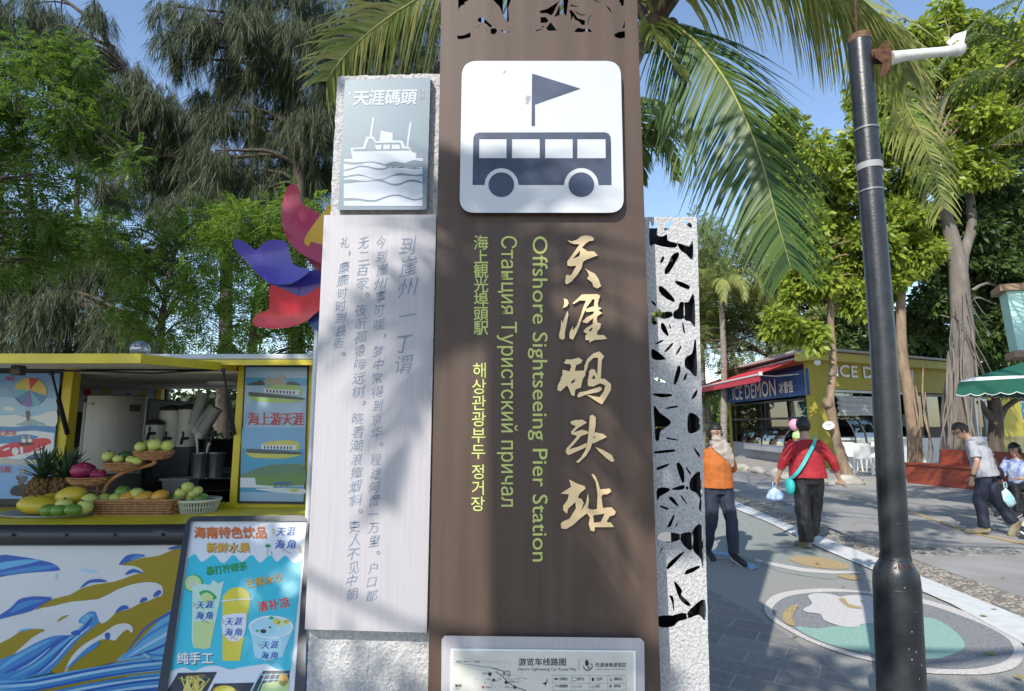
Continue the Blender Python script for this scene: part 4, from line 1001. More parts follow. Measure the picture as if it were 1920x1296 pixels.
mb.text(kw, '海上游天涯', 465.5, 794.5, 25, o + .0035, 8, bold=.035, width=104); mb.text(kw, '海上游天涯', 465, 795, 26, o + .0045, 12, bold=.0, width=104)
for dx, dy in ((.5, 0), (-.5, 0), (0, .5), (.8, .3)): mb.text(kw, '海上游天涯', 465 + dx, 795 + dy, 26, o + .0047 + dx * .0001 + dy * .00005, 12, width=104)
mb.build('poster_print', [M('q_sky', (.30, .45, .62), .25), M('q_sea', (.05, .30, .48), .25), M('q_darkrock', (.06, .07, .08), .3), M('q_rock', (.38, .34, .27), .3), M('q_green', (.12, .24, .08), .3), M('q_black', (.04, .05, .06), .3), M('q_lime', (.34, .50, .16), .3), M('q_yellow', (.52, .50, .10), .3), M('q_white', (.62, .66, .70), .3), M('q_bluesky', (.16, .36, .58), .3), M('q_hill', (.10, .20, .13), .3), M('q_roofblue', (.03, .10, .42), .3), M('q_red', (.42, .03, .05), .3)], pp2)
# glass ball on the roof
def glassball(px, py, Y, r, label):
    p = at(px, py, Y); t = thing('glass_globe', label, 'globe', (p.x, p.y, rz)); mb = MB(); mb.ell((p.x, p.y, rz + r * .95 + .014), (r, r, r), 0, 24, 16); mb.build('ball', glass('globe_glass', (.75, .75, .78), .3, .05), t)
    mb = MB(); mb.lathe((p.x, p.y, rz), [(r * .6, 0), (r * .55, .015), (r * .35, .02)], 18); mb.build('stand', m_blackm, t); mb = MB(); mb.ell((p.x, p.y, rz + r * .6), (r * .3, r * .3, r * .35), 0, 12, 8); mb.build('bulb', M('globe_core', (.25, .10, .08), .4), t)
glassball(263, 655, 3.6, .058, 'clear glass globe resting on the kiosk roof')

# ---------------------------------------------------------------- things inside the kiosk
t = thing('ice_machine', 'stainless steel ice machine standing inside the kiosk', 'ice machine', (*at(217, 800, 4.35).xy, 1.0))
a, b_ = at(165, 742, 4.2), at(268, 850, 4.2)
mb = MB(); mb.box(((a.x + b_.x) / 2 - .02, 4.5, 1.33), (b_.x - a.x + .04, .58, .72), bev=.01); mb.build('cabinet', m_blackm, t)
mb = MB(); mb.box(((a.x + b_.x) / 2, 4.2, (a.z + 1.1) / 2 + .02), (b_.x - a.x, .02, a.z - 1.1 - .03), bev=.006); dr = mb.build('door', m_steel, t)
mb = MB(); mb.box((a.x + .03, 4.185, a.z - .06), (.05, .006, .014)); mb.build('badge', M('badge_white', (.7, .7, .7), .4), t)
p = at(251, 765, 4.18); mb = MB(); mb.box((p.x, 4.186, p.z), (.07, .006, .05)); mb.build('control_panel', m_blackm, t)
mb = MB(); mb.box((a.x - .012, 4.21, 1.35), (.018, .03, .62)); mb.build('edge_trim', M('trim_white', (.6, .6, .58), .4), t)
m_urn = M('urn_white', (.60, .60, .55), .35, var=.05)
for (x0, y0, x1, y1, Y, lab) in ((266, 797, 294, 829, 4.02, 'small white drink dispenser with a black lid beside the ice machine'), (290, 770, 327, 838, 4.12, 'tall white drink dispenser between the small one and its twin'), (327, 768, 357, 838, 4.1, 'tall white drink dispenser next to the leaning cup stacks')):
    a, b_ = at(x0, y0, Y), at(x1, y1, Y); c = (a + b_) / 2; r = (b_.x - a.x) / 2
    t = thing('drink_dispenser', lab, 'dispenser', (c.x, Y + r, b_.z), 'white drink dispensers in the kiosk')
    mb = MB(); mb.lathe((c.x, Y + r, b_.z), [(r * .97, 0), (r, .01), (r, a.z - b_.z)], 24); mb.build('tank', m_urn, t)
    mb = MB(); mb.lathe((c.x, Y + r, a.z), [(r * 1.06, 0), (r * 1.06, .02), (r * .7, .035), (r * .2, .045)], 24); mb.build('lid', m_blackm, t)
    mb = MB(); mb.tube([(c.x + r * .5, Y + .02, b_.z + .06), (c.x + r * .5, Y - .05, b_.z + .06), (c.x + r * .5, Y - .06, b_.z + .02)], .011, 8); mb.tube([(c.x + r * .5, Y - .045, b_.z + .05), (c.x + r * .55, Y - .05, b_.z + .11)], .008, 6); mb.build('tap', m_blackm, t)
    if x0 > 280:
        mb = MB(); mb.box((c.x, Y + r, (b_.z + 1.135) / 2), (r * 1.7, r * 1.7, max(.02, b_.z - 1.137))); mb.build('base', m_blackm, t)
m_cup = M('cup_plastic', (.60, .62, .62), .25, spec=.6)
for i, (x0, y0, x1, y1) in enumerate(((360, 806, 380, 745), (366, 812, 396, 772), (372, 820, 401, 774))):
    a, b_ = at(x0, y0, 4.1 - i * .06), at(x1, y1, 4.1 - i * .06); n = 14
    o_ = MB(); 
    for k in range(n): c = a.lerp(b_, k / n); o_.lathe(c, [(.030, 0), (.040, .05), (.043, .05)], 16, 0, axis=b_ - a, cap=(k in (0, n - 1)))
    tag(o_.build('cup_stack', m_cup), ('leaning stack of clear cups against the tall dispenser', 'middle leaning stack of clear plastic cups', 'lowest leaning stack of clear cups nearest the window')[i], 'cup stack', 'stacks of plastic cups')
for i, (x, y) in enumerate(((376, 858), (405, 852), (388, 845))):
    p = at(x, y, 3.95 + .05 * i); mb = MB(); mb.lathe((p.x, p.y, 1.135), [(.05, 0), (.056, .16), (.058, .165), (.052, .165)], 18)
    o_ = mb.build('steel_beaker', m_steel); tag(o_, ('steel mixing beaker at the front of the worktop', 'steel mixing beaker holding black tongs', 'steel mixing beaker holding a white scoop')[i], 'beaker', 'steel beakers on the kiosk worktop')
for i, (x0, y0, x1, y1, c) in enumerate(((384, 834, 396, 800, 0), (390, 838, 404, 808, 0), (372, 845, 368, 820, 1), (386, 845, 394, 830, 1))):
    a, b_ = at(x0, y0, 3.98), at(x1, y1, 3.98); mb = MB(); mb.tube([a - Vector((0, 0, .07)), a.lerp(b_, .5), b_], [.006, .008, .014], 8); o_ = mb.build('utensil', (m_blackm, m_urn)[c]); tag(o_, ('black handled spoon leaning in the steel beaker', 'black tongs standing in the steel beaker', 'white scoop standing at the left of the beakers', 'white stirring spatula between the steel beakers')[i], 'utensil')
p = at(335, 880, 3.9); t = thing('plastic_tub', 'translucent plastic tub under the drink dispensers', 'tub', (p.x, 3.95, 1.0)); mb = MB(); mb.prism([(p.x - .07, 3.87, 1.0), (p.x + .07, 3.87, 1.0), (p.x + .09, 3.87, 1.13), (p.x - .09, 3.87, 1.13)], (0, .14, 0)); mb.build('body', M('tub_plastic', (.22, .23, .23), .4), t); mb = MB(); mb.box((p.x, 3.94, 1.13), (.2, .17, .012)); mb.build('rim', M('tub_rim', (.30, .31, .31), .4), t)

# ---------------------------------------------------------------- fruit display on the counter
def cz(px, py, z=CZ): return ground(px, py, z)
m_wick = M('wicker_tan', (.40, .20, .085), .6, var=.35, vscale=40)
m_melon = M('melon_yellow', (.58, .44, .035), .4, var=.10, vscale=9, bump=.1, bscale=30)
m_guava = M('guava_pale', (.56, .55, .14), .4, var=.18, vscale=14, col2=(.42, .50, .12))
m_lime_f = M('lime_green', (.13, .24, .035), .35, var=.3, vscale=14)
m_dkgreen = M('mango_green', (.045, .11, .022), .35, var=.3, vscale=10)
m_mango = M('mango_ripe', (.60, .28, .03), .35, var=.3, vscale=5, col2=(.46, .36, .05))
m_stalk = M('fruit_stalk', (.08, .06, .03), .8)
def fruit(name, px, py, Y, rx, rz_, m, label, cat, group, tilt=0., lump=.06, stalk=True, rest=None):
    p = at(px, py, Y); sd = random.randint(0, 99)
    mb = MB(); rot = Matrix.Rotation(R(tilt), 3, 'Y')
    mb.ell(p, (rx, (rx + rz_) / 2, rz_), 0, 18, 12, rot, lump, sd)
    o_ = mb.build(name, m); tag(o_, label, cat, group)
    if stalk:
        d = (rot @ Vector((random.uniform(-.3, .3), -.35, 1))).normalized(); mb = MB(); q = p + Vector((d.x * rx, d.y * (rx + rz_) / 2, d.z * rz_)) * .97; mb.tube([q, q + d * .010], [.006, .004], 6); mb.build('stalk', m_stalk, o_)
    return o_
p0 = cz(86, 967)
mb = MB(); 
prof = [(.0, .004), (.2, .004), (.235, .016), (.24, .014), (.205, .0), (0, 0)]
mb.lathe((0, 0, 0), prof, 40, cap=False); mb.v = [(p0.x + v[0] * 1.08, p0.y + .02 + v[1] * .62, CZ + v[2] + .001) for v in mb.v]
tag(mb.build('serving_tray', M('tray_grey', (.33, .35, .35), .35)), 'grey oval tray of melons and limes on the kiosk counter', 'tray')
fruit('melon', 73, 947, 3.16, .107, .051, m_melon, 'long yellow melon lying at the left end of the grey tray', 'melon', 'yellow melons on the tray', 6, .03, True)
fruit('melon', 99, 939, 3.27, .07, .045, m_melon, 'yellow melon half hidden behind the long melon', 'melon', 'yellow melons on the tray', 0, .03, False)
fruit('melon', 134, 931, 3.22, .081, .055, m_melon, 'round yellow melon topmost on the grey tray', 'melon', 'yellow melons on the tray', -8, .03, False)
for x, y, Y, r in ((91, 957, 3.08, .045), (111, 957, 3.07, .040), (137, 956, 3.07, .043)): fruit('lime', x, y, Y, r, r * .62 + .004, m_lime_f, 'dark green lime lying along the front of the grey tray', 'lime', 'dark limes on the tray', 0, .05, False)
for x, y, Y, r in ((120, 947, 3.13, .043), (158, 951, 3.12, .043), (167, 937, 3.2, .040)): fruit('guava', x, y, Y, r, r * .85, m_guava, 'pale green guava beside the round melon on the tray', 'guava', 'pale guavas on the tray')
m_pine = M('pineapple_skin', (.26, .13, .04), .8, var=.5, vscale=60, bump=1, bscale=70, kind='voronoi', col2=(.10, .055, .02))
m_pleaf = leafmat('pineapple_leaf', [(.03, .07, .03), (.07, .13, .06)], .1, .5)
def pineapple(px, py, Y, lean, label):
    p = at(px, py, Y); t = thing('pineapple', label, 'pineapple', (p.x, p.y, CZ), 'pineapples behind the tray'); ax = Vector((lean, -.1, 1)).normalized()
    mb = MB(); n, rg = 20, 14; L = .19; c0 = Vector((p.x, p.y, CZ + .012)); q = ax.to_track_quat('Z', 'Y').to_matrix()
    pr = [(.02, 0), (.058, .02), (.072, .07), (.07, .12), (.055, .165), (.03, .185)]
    mb.lathe(c0, pr, 22, axis=ax); mb.build('body', m_pine, t)
    # eyes of the skin as small knobs
    mb = MB()
    for j in range(9):
        for k in range(11):
            h = .015 + j * .02; a = 2 * math.pi * (k + .5 * (j % 2)) / 11; r = np.interp(h, [x[1] for x in pr], [x[0] for x in pr])
            mb.ell(c0 + q @ Vector((r * math.cos(a), r * math.sin(a), h)), (.010, .010, .010), 0, 6, 4)
    mb.build('knobbly_skin', m_pine, t)
    V = []; F = []
    for k in range(44):
        a = k * 2.4; el = .25 + 1.15 * (k / 44); L = .10 + .09 * (k / 44); d = q @ Vector((math.cos(a) * math.cos(el), math.sin(a) * math.cos(el), math.sin(el))); s_ = d.cross(ax).normalized() * .011; c = c0 + ax * (.18 + .02 * k / 44)
        b0 = len(V); dr = Vector((0, 0, -.25))
        for tt, w in ((0, 1), (.5, .9), (.85, .5), (1, .05)): m_ = c + d * L * tt + Vector((d.x, d.y, -.1)) * (tt * tt * .03); V += [tuple(m_ - s_ * w), tuple(m_ + s_ * w)]
        for i in range(3): F.append((b0 + 2 * i, b0 + 2 * i + 1, b0 + 2 * i + 3, b0 + 2 * i + 2))
    np_mesh('leaf_crown', V, F, m_pleaf, t)
pineapple(74, 930, 3.36, .12, 'brown pineapple with spiky crown in front of the parasail poster')
pineapple(108, 935, 3.40, .22, 'pineapple with dark leaves behind the round yellow melon')
mb = MB(); a, b_ = cz(6, 945), cz(42, 947); mb.bar(a + Vector((0, 0, .012)), a.lerp(b_, .55) + Vector((0, 0, .012)), .02, .022); 
t = thing('knife', 'black handled knife lying at the left end of the counter', 'knife', (a.x, a.y, CZ)); mb.build('handle', m_blackm, t); mb = MB(); mb.bar(a.lerp(b_, .55) + Vector((0, 0, .01)), b_ + Vector((0, 0, .008)), .022, .003); mb.build('blade', m_steel, t)
def weave(mb, c, prof, ex=1., ey=1., nst=22, tr=.0045, sq=0.):
    """woven basket: rows of wavy strands round upright stakes; prof = (radius, height)"""
    c = Vector(c)
    def pt(r, a, h):
        x, y = math.cos(a), math.sin(a)
        if sq: k = 1 / max(abs(x), abs(y)) ** sq; x, y = x * k, y * k
        return c + Vector((x * r * ex, y * r * ey, h))
    for i, (r, h) in enumerate(prof):
        n = nst * 4; pts = [pt(r + tr * .8 * math.sin(nst * math.pi * 2 * k / n / 2 * 1.0 + i * math.pi), 2 * math.pi * k / n, h) for k in range(n + 1)]
        mb.tube(pts, tr, 6, cap=False)
    for k in range(nst): mb.tube([pt(r, 2 * math.pi * k / nst, h) for r, h in prof], tr * .8, 5)
def wicker(name, px, py, Y, r, h, label, group=None, ex=1., ey=1., sq=0., base=None, flare=.75, rows=6, m=None):
    c = at(px, py, Y) if base is None else base
    t = thing(name, label, 'basket', c, group)
    mb = MB(); prof = [(r * (flare + (1 - flare) * (i / (rows - 1))), h * i / (rows - 1)) for i in range(rows)]
    weave(mb, c, prof, ex, ey, 26, h / rows * .42, sq); mb.build('weave', m or m_wick, t)
    mb = MB()
    n = 60; pts = []
    for k in range(n + 1):
        a = 2 * math.pi * k / n; x, y = math.cos(a), math.sin(a)
        if sq: kk = 1 / max(abs(x), abs(y)) ** sq; x, y = x * kk, y * kk
        pts.append(Vector(c) + Vector((x * r * ex * 1.02, y * r * ey * 1.02, h)))
    mb.tube(pts, h / rows * .62, 8, cap=False); mb.build('rim', m or m_wick, t)
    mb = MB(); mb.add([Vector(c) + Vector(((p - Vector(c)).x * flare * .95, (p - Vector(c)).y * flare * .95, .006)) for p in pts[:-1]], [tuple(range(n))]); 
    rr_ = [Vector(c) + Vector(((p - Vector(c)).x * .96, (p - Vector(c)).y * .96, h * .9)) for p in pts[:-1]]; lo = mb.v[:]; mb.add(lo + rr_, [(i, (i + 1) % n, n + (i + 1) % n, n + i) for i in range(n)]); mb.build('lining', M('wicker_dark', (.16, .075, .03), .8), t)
    return t
cb = cz(240, 968); cb.y += .11; cb.z = CZ + .003
wicker('wicker_basket', 0, 0, 0, .2, .078, 'rectangular tan wicker basket of mangoes on the counter', base=cb, ex=1.16, ey=.50, sq=.72, flare=.98, rows=7)
yb = cb.y
for x, y, r, rz_, m, nm, lab in ((195, 938, .041, .038, m_guava, 'guava', ''), (217, 937, .038, .036, m_guava, 'guava', ''), (256, 927, .042, .036, m_guava, 'guava', ''), (205, 944, .03, .028, m_guava, 'guava', ''), (270, 941, .036, .033, m_guava, 'guava', '')):
    fruit(nm, x, y, yb - .01 + random.uniform(-.03, .03), r, rz_, m, 'pale yellow guava tucked among mangoes in the rectangular basket', 'guava', 'guavas in the rectangular basket')
fruit('guava', 230, 923, yb, .039, .036, m_lime_f, 'green guava topmost in the rectangular basket', 'guava', None)
for x, y, rx, rz_, tl, lab in ((240, 938, .064, .038, 28, 'ripe orange mango at the centre of the rectangular basket'), (270, 938, .058, .040, 20, 'ripe orange mango between two others in the basket'), (300, 935, .050, .038, 25, 'brightest orange mango at the right end of the basket')):
    fruit('mango', x, y - 3, yb - .015, rx, rz_, m_mango, lab, 'mango', 'ripe mangoes in the rectangular basket', -tl, .05, False)
# pale plastic basket
cb2 = cz(353, 965); cb2.y += .1; cb2.z = CZ + .002
t = thing('plastic_basket', 'round pale ribbed plastic basket of guavas on the counter', 'basket', cb2); m_plb = M('plastic_basket_cream', (.52, .52, .42), .45)
mb = MB(); mb.lathe(cb2, [(.088, .0), (.092, .006)], 36)
for k in range(44): a = 2 * math.pi * k / 44; d = Vector((math.cos(a), math.sin(a), 0)); mb.tube([cb2 + d * .09, cb2 + d * .112 + Vector((0, 0, .066))], .0042, 5)
mb.build('ribs', m_plb, t); mb = MB(); mb.lathe(cb2, [(.110, .060), (.118, .060), (.119, .074), (.112, .074)], 40, cap=False); mb.lathe(cb2, [(.092, .03), (.103, .03), (.104, .036), (.093, .036)], 40, cap=False); mb.build('rim', m_plb, t)
mb = MB(); mb.lathe(cb2, [(.08, .004), (.105, .062)], 30); mb.build('lining', M('basket_shadow', (.15, .15, .10), .9), t)  # dark sheet stands for the shadow between the ribs
for x, y, r, m in ((351, 914, .034, 0), (370, 921, .030, 0), (338, 925, .030, 0), (361, 926, .034, 0), (356, 936, .034, 0), (336, 934, .034, 1), (380, 934, .030, 1), (374, 938, .030, 1), (323, 936, .026, 1)):
    fruit('guava' if m == 0 else 'green_mango', x, y, cb2.y - .02 + random.uniform(-.03, .02), r, r * .95, (m_guava, m_lime_f)[m], ('pale yellow guava heaped in the plastic basket', 'dark green fruit in the plastic basket')[m], ('guava', 'fruit')[m], ('yellow guavas in the plastic basket', 'green fruit in the plastic basket')[m])
# tiered stand
st = thing('tiered_stand', 'rattan stand carrying three tan bowls of fruit on the counter', 'fruit stand', (*cz(190, 950).xy, CZ))
m_rat = M('rattan_cane', (.38, .17, .06), .5, var=.2, vscale=12)
YB = 3.32
mb = MB(); pts = smooth_pts([at(189, 945, YB), at(197, 918, YB), at(206, 903, YB), at(235, 885, YB), at(287, 870, YB), at(287, 862, YB)], 4, False); pts[0].z = CZ; mb.tube(pts, .011, 10)
mb.tube([at(228, 890, YB), at(229, 882, YB)], .008, 8); mb.build('arm', m_rat, st)
mb = MB(); q = at(163, 920, YB); mb.tube([at(164, 910, YB), Vector((q.x, YB, CZ))], .008, 8); mb.tube([at(183, 910, YB), Vector((at(184, 920, YB).x, YB, CZ))], .007, 8); mb.tube([at(160, 920, YB), at(192, 922, YB)], .006, 8); mb.build('foot', m_rat, st)
bowls = []
for x, y, r, in ((287.5, 861, .105), (231, 882, .108), (167, 910, .112)):
    c = at(x, y, YB); mb = MB(); weave(mb, c, [(r * (.5 + .5 * math.sin(i / 6 * 1.57)), .045 * (i / 6) ** 1.5 + .0) for i in range(7)], 1, .8, 24, .0042)
    mb.lathe(c, [(0.0, .004), (r * .5, .004), (r * .9, .04)], 24, cap=False); n = len(mb.v); mb.v = [(v[0], v[1], v[2]) for v in mb.v]
    mb.build('bowl', m_wick, st); bowls.append(c)
for x, y, r in ((264, 838, .031), (290, 834, .034), (313, 836, .033), (274, 835, .027), (288, 842, .028), (302, 843, .027)): fruit('guava', x, y, YB - .02 + random.uniform(-.03, .03), r * 1.05, r, m_guava, 'pale yellow guava in the highest bowl of the stand', 'guava', 'guavas in the top bowl')
fruit('guava', 204, 856, YB, .036, .031, m_guava, 'yellow guava at the left end of the middle bowl', 'guava', None); fruit('green_mango', 236, 855, YB + .02, .042, .028, m_dkgreen, 'dark green mango lying in the middle bowl', 'mango', None, 0)
for x, y in ((222, 861), (246, 862), (257, 864)): fruit('guava', x, y, YB - .04, .03, .024, m_guava, 'small pale green guava at the front of the middle bowl', 'guava', 'small guavas in the middle bowl')
m_drag = M('dragon_fruit_skin', (.34, .02, .10), .45, var=.3, vscale=12, bump=.4, bscale=20)
for x, y, rx, rz_, lab in ((156, 882, .066, .045, 'large magenta dragon fruit in the lowest bowl'), (184, 890, .045, .03, 'smaller dark dragon fruit beside the large one')):
    o_ = fruit('dragon_fruit', x, y, YB, rx, rz_, m_drag, lab, 'dragon fruit', 'dragon fruit in the lowest bowl', 0, .08, False); p = at(x, y, YB); mb = MB()
    for k in range(14): a = random.random() * 6.3; b0 = random.uniform(-.6, .9); d = Vector((math.cos(a) * math.cos(b0) * rx, math.sin(a) * math.cos(b0) * rz_, math.sin(b0) * rz_)); mb.tube([p + d * .96, p + d * 1.12 + Vector((.012, 0, .008))], [.010, .001], 5, flat=.3)
    mb.build('scales', M('dragon_scale', (.30, .10, .08), .5), o_)

# ---------------------------------------------------------------- menu board
A, B_, C_ = at(350, 968, 2.45), at(578, 968, 2.45), at(296, 1296, 2.12)
mp_ = plane3(A, B_, C_)
menu = thing('menu_board', 'black framed pavement menu board with turquoise drinks poster', 'menu board', (*((mp_.hit(420, 1540)).xy), 0))
def lx(y, x0, x1): return x0 + (x1 - x0) * (y - 968) / (1296 - 968)
yb = 1540
fr = rquad([Vector((350, 968)), Vector((579, 966)), Vector((lx(yb, 579, 572), yb)), Vector((lx(yb, 348, 294), yb))], 20)
inn = [(358, 978), (574.5, 977), (lx(yb - 30, 574, 551), yb - 30), (lx(yb - 30, 358, 313), yb - 30)]
mb = MB(); mb.fill(mp_, [fr, inn], -.03, .012, 0); mb.build('frame', M('board_frame_black', (.025, .03, .04), .4), menu)
mb = MB(); mb.fill(mp_, [[(356, 976), (577, 975), (lx(yb - 28, 577, 555), yb - 28), (lx(yb - 28, 356, 311), yb - 28)]], -.02, 0, 0); pn = mb.build('poster_sheet', M('poster_white', (.66, .69, .72), .3, coat=.3), menu)
mb = MB(); o = .001
def md(p, mi, l=0, sm=0): mb.decal(mp_, zh(p), o + l * .0004, mi, sm)
CY, OR, GD, BL, GR, RD, W2, LM, YL, BK, PC, DG, RED2, MN = range(14)
top_ = [(v.x, v.y) for v in smooth_pts([(x, y, 0) for x, y in [(1128, 312), (1170, 285), (1210, 332), (1280, 290), (1320, 332), (1350, 335), (1400, 290), (1450, 332), (1510, 290), (1560, 337), (1620, 290), (1660, 332), (1710, 295), (1760, 337), (1815, 318)]], 4, False)]
bot_ = [(v.x, v.y) for v in smooth_pts([(x, y, 0) for x, y in [(1744, 990), (1660, 975), (1600, 945), (1540, 950), (1440, 965), (1380, 977), (1300, 955), (1230, 960), (1160, 985), (1100, 965), (1022, 988)]], 4, False)]
md(top_ + bot_, CY)
def tx(s, x, y, h, mi, rot=0, bold=0, w=None, sh=None, shc=None, l=2):
    if sh is not None: mb.text(mp_, s, sh[0] / 3.2 + x / 3.2, 950 + (y + sh[1]) / 3.2, h / 3.2, o + .0004 * l, shc, rot=rot, bold=.0, width=w and w / 3.2)
    for k, (dx, dy) in enumerate(((0, 0), (bold, 0), (-bold, 0), (0, bold), (0, -bold)) if bold else ((0, 0),)):
        mb.text(mp_, s, (x + dx) / 3.2, 950 + (y + dy) / 3.2, h / 3.2, o + .0004 * (l + 1) + .00008 * k, mi, rot=rot, width=w and w / 3.2)
tx('海南特色饮品', 1165, 183, 74, OR, 0, 2.4, 432, (4, 4), BK)
tx('新鲜水果', 1240, 270, 64, GD, 0, 2, 258, (4, 4), BK)
def tyhj(x, y, s, mi, l=3):
    for ch, dx, dy in (('天', -35, -8), ('涯', 36, -12), ('海', -38, 72), ('角', 32, 70)):
        for k in range(3): mb.text(mp_, ch, (x + (dx + k * 1.6) * s) / 3.2, 950 + (y + dy * s) / 3.2, 62 * s / 3.2, o + .0004 * l + .00008 * k, mi, shear=.2, anchor='c')
    mb.text(mp_, '我在', (x - 85 * s) / 3.2, 950 + (y - 30 * s) / 3.2, 20 * s / 3.2, o + .0004 * l, GD, anchor='c', rot=80)
    md(outline_stroke([(x - 22 * s, y + 98 * s), (x - 8 * s, y + 78 * s), (x + 8 * s, y + 98 * s), (x + 30 * s, y + 104 * s)], 3), RED2, l)
tyhj(1715, 180, .95, BL)
mb.text(mp_, '你呢', 1782 / 3.2, 950 + 235 / 3.2, 26 / 3.2, o + .0016, GD, rot=75)
for k in range(6): a = R(150 + k * 48); md(outline_stroke([(1607, 238), (1607 + 18 * math.cos(a), 236 + 14 * math.sin(a))], 6), GR, 2)
md(outline_stroke([(1607, 238), (1602, 290)], 5), GD, 2); md(outline_stroke([(1622, 265), (1634, 290)], 4), GR, 2)
tx('暴打柠檬茶', 1240, 408, 54, GR, -8, 1, 245, (3, 3), DG)
tx('芒果冰沙', 1482, 488, 56, GD, -12, 1.2, 222, (3, 3), BK)
tx('清补凉', 1552, 630, 68, RD, -10, 1.5, 190, (3, 3), W2)
tx('纯手工', 1062, 938, 76, W2, 0, 2.5, 215, (7, 7), BK)
md(circ(1162, 461, 58, 32, ry=54), GR, 1); md(circ(1158, 460, 50, 32, ry=47), LM, 2); md(circ(1158, 460, 8, 12), W2, 3)
for k in range(8): a = R(k * 45 + 10); md(outline_stroke([(1158, 460), (1158 + 46 * math.cos(a), 460 + 43 * math.sin(a))], 3), W2, 3)
md([(1155, 480), (1200, 462), (1260, 470), (1280, 440), (1310, 462), (1345, 445), (1335, 480), (1262, 845), (1225, 856), (1160, 845), (1150, 800)], MN, 4); md([(1160, 690), (1290, 690), (1260, 845), (1225, 854), (1160, 843)], LM, 5, 0)
md([(1195, 515), (1240, 500), (1285, 525), (1302, 550), (1265, 560), (1215, 545)], GR, 5, 2); md([(1200, 535), (1240, 515), (1280, 540), (1260, 585), (1225, 570)], LM, 6, 2)
tyhj(1228, 615, .8, BL, 8)
md([(1335, 560), (1502, 555), (1470, 740), (1438, 925), (1335, 926)], YL, 4); md([(1342, 565), (1350, 525), (1380, 495), (1425, 483), (1475, 498), (1497, 560)], YL, 5, 2); md(outline_stroke([(1328, 566), (1420, 558), (1515, 553)], 7), W2, 6)
md([(1350, 650), (1460, 640), (1478, 660), (1468, 760), (1420, 808), (1370, 800), (1335, 750), (1332, 680)], W2, 6, 3); tyhj(1402, 715, .8, BL, 8)
md([(1497, 735), (1757, 735), (1695, 900), (1600, 926), (1530, 905)], PC, 4, 0); md(circ(1626, 722, 134, 36, ry=68), W2, 5); md(circ(1626, 724, 122, 36, ry=58), PC, 6)
for x, y, r, c in ((1580, 748, 18, BK), (1620, 725, 8, BK), (1690, 700, 30, LM), (1720, 690, 16, GD), (1545, 745, 10, GR), (1628, 668, 14, GR), (1660, 690, 24, YL)): md(circ(x, y, r, 14, ry=r * .7), c, 7)
tyhj(1618, 855, .78, BL, 8)
md([(1068, 998), (1302, 992), (1200, 1190), (950, 1195)], DG, 1); md([(1285, 1062), (1525, 1056), (1440, 1240), (1190, 1245)], DG, 1); md([(1580, 985), (1740, 985), (1715, 1200), (1450, 1200)], DG, 1)
random.seed(5)
for k in range(26): x = 1100 + k * 4; md(outline_stroke([(x, 1110), (x + random.uniform(-30, 60), 1020 + random.uniform(-10, 30)), (x + random.uniform(-40, 80), 1010 + random.uniform(0, 40))], [8, 6, 2]), (LM, YL, GD)[k % 3], 2 + .1 * k)
md(circ(1345, 1110, 70, 24, ry=38), GD, 2); md(circ(1350, 1105, 60, 24, ry=30), YL, 3)
for k in range(5): md(outline_stroke([(1560 + k * 34, 1000), (1500 + k * 34, 1130)], 5), PC, 2); 
for k in range(3): md(outline_stroke([(1570, 1010 + k * 30), (1730, 1005 + k * 30)], 5), PC, 2.5)
md(circ(1700, 1040, 30, 18, ry=38), GD, 3); md([(1580, 1060), (1735, 1040), (1725, 1150), (1540, 1150)], LM, 3)
mb.build('poster_print', [M('m_cyan', (.045, .48, .60), .35), M('m_orange', (.62, .15, .03), .35), M('m_gold', (.62, .36, .05), .35), M('m_blue', (.02, .09, .40), .35), M('m_green', (.03, .34, .10), .35), M('m_red', (.58, .05, .04), .35), M('m_white', (.68, .70, .72), .35), M('m_lime', (.50, .62, .26), .35), M('m_yellow', (.66, .56, .05), .35), M('m_black', (.05, .03, .03), .35), M('m_ice', (.36, .62, .70), .35), M('m_darkphoto', (.03, .035, .05), .35), M('m_darkred', (.35, .06, .04), .35), M('m_mint', (.50, .68, .58), .35)], pn)
back = mp_.n * -1
mb = MB()
for x0, x1 in ((352, 262), (574, 566)):
    a = mp_.hit(x0, 985, -.032); f = mp_.hit(x1, yb, -.032); f.z = 0; g = Vector((f.x, f.y, 0)) + Vector((mp_.n.x, mp_.n.y, 0)).normalized() * -.62
    mb.bar(a, g + Vector((0, 0, .01)), .03, .03)
mb.build('rear_legs', M('board_frame_black', (.025, .03, .04), .4), menu)

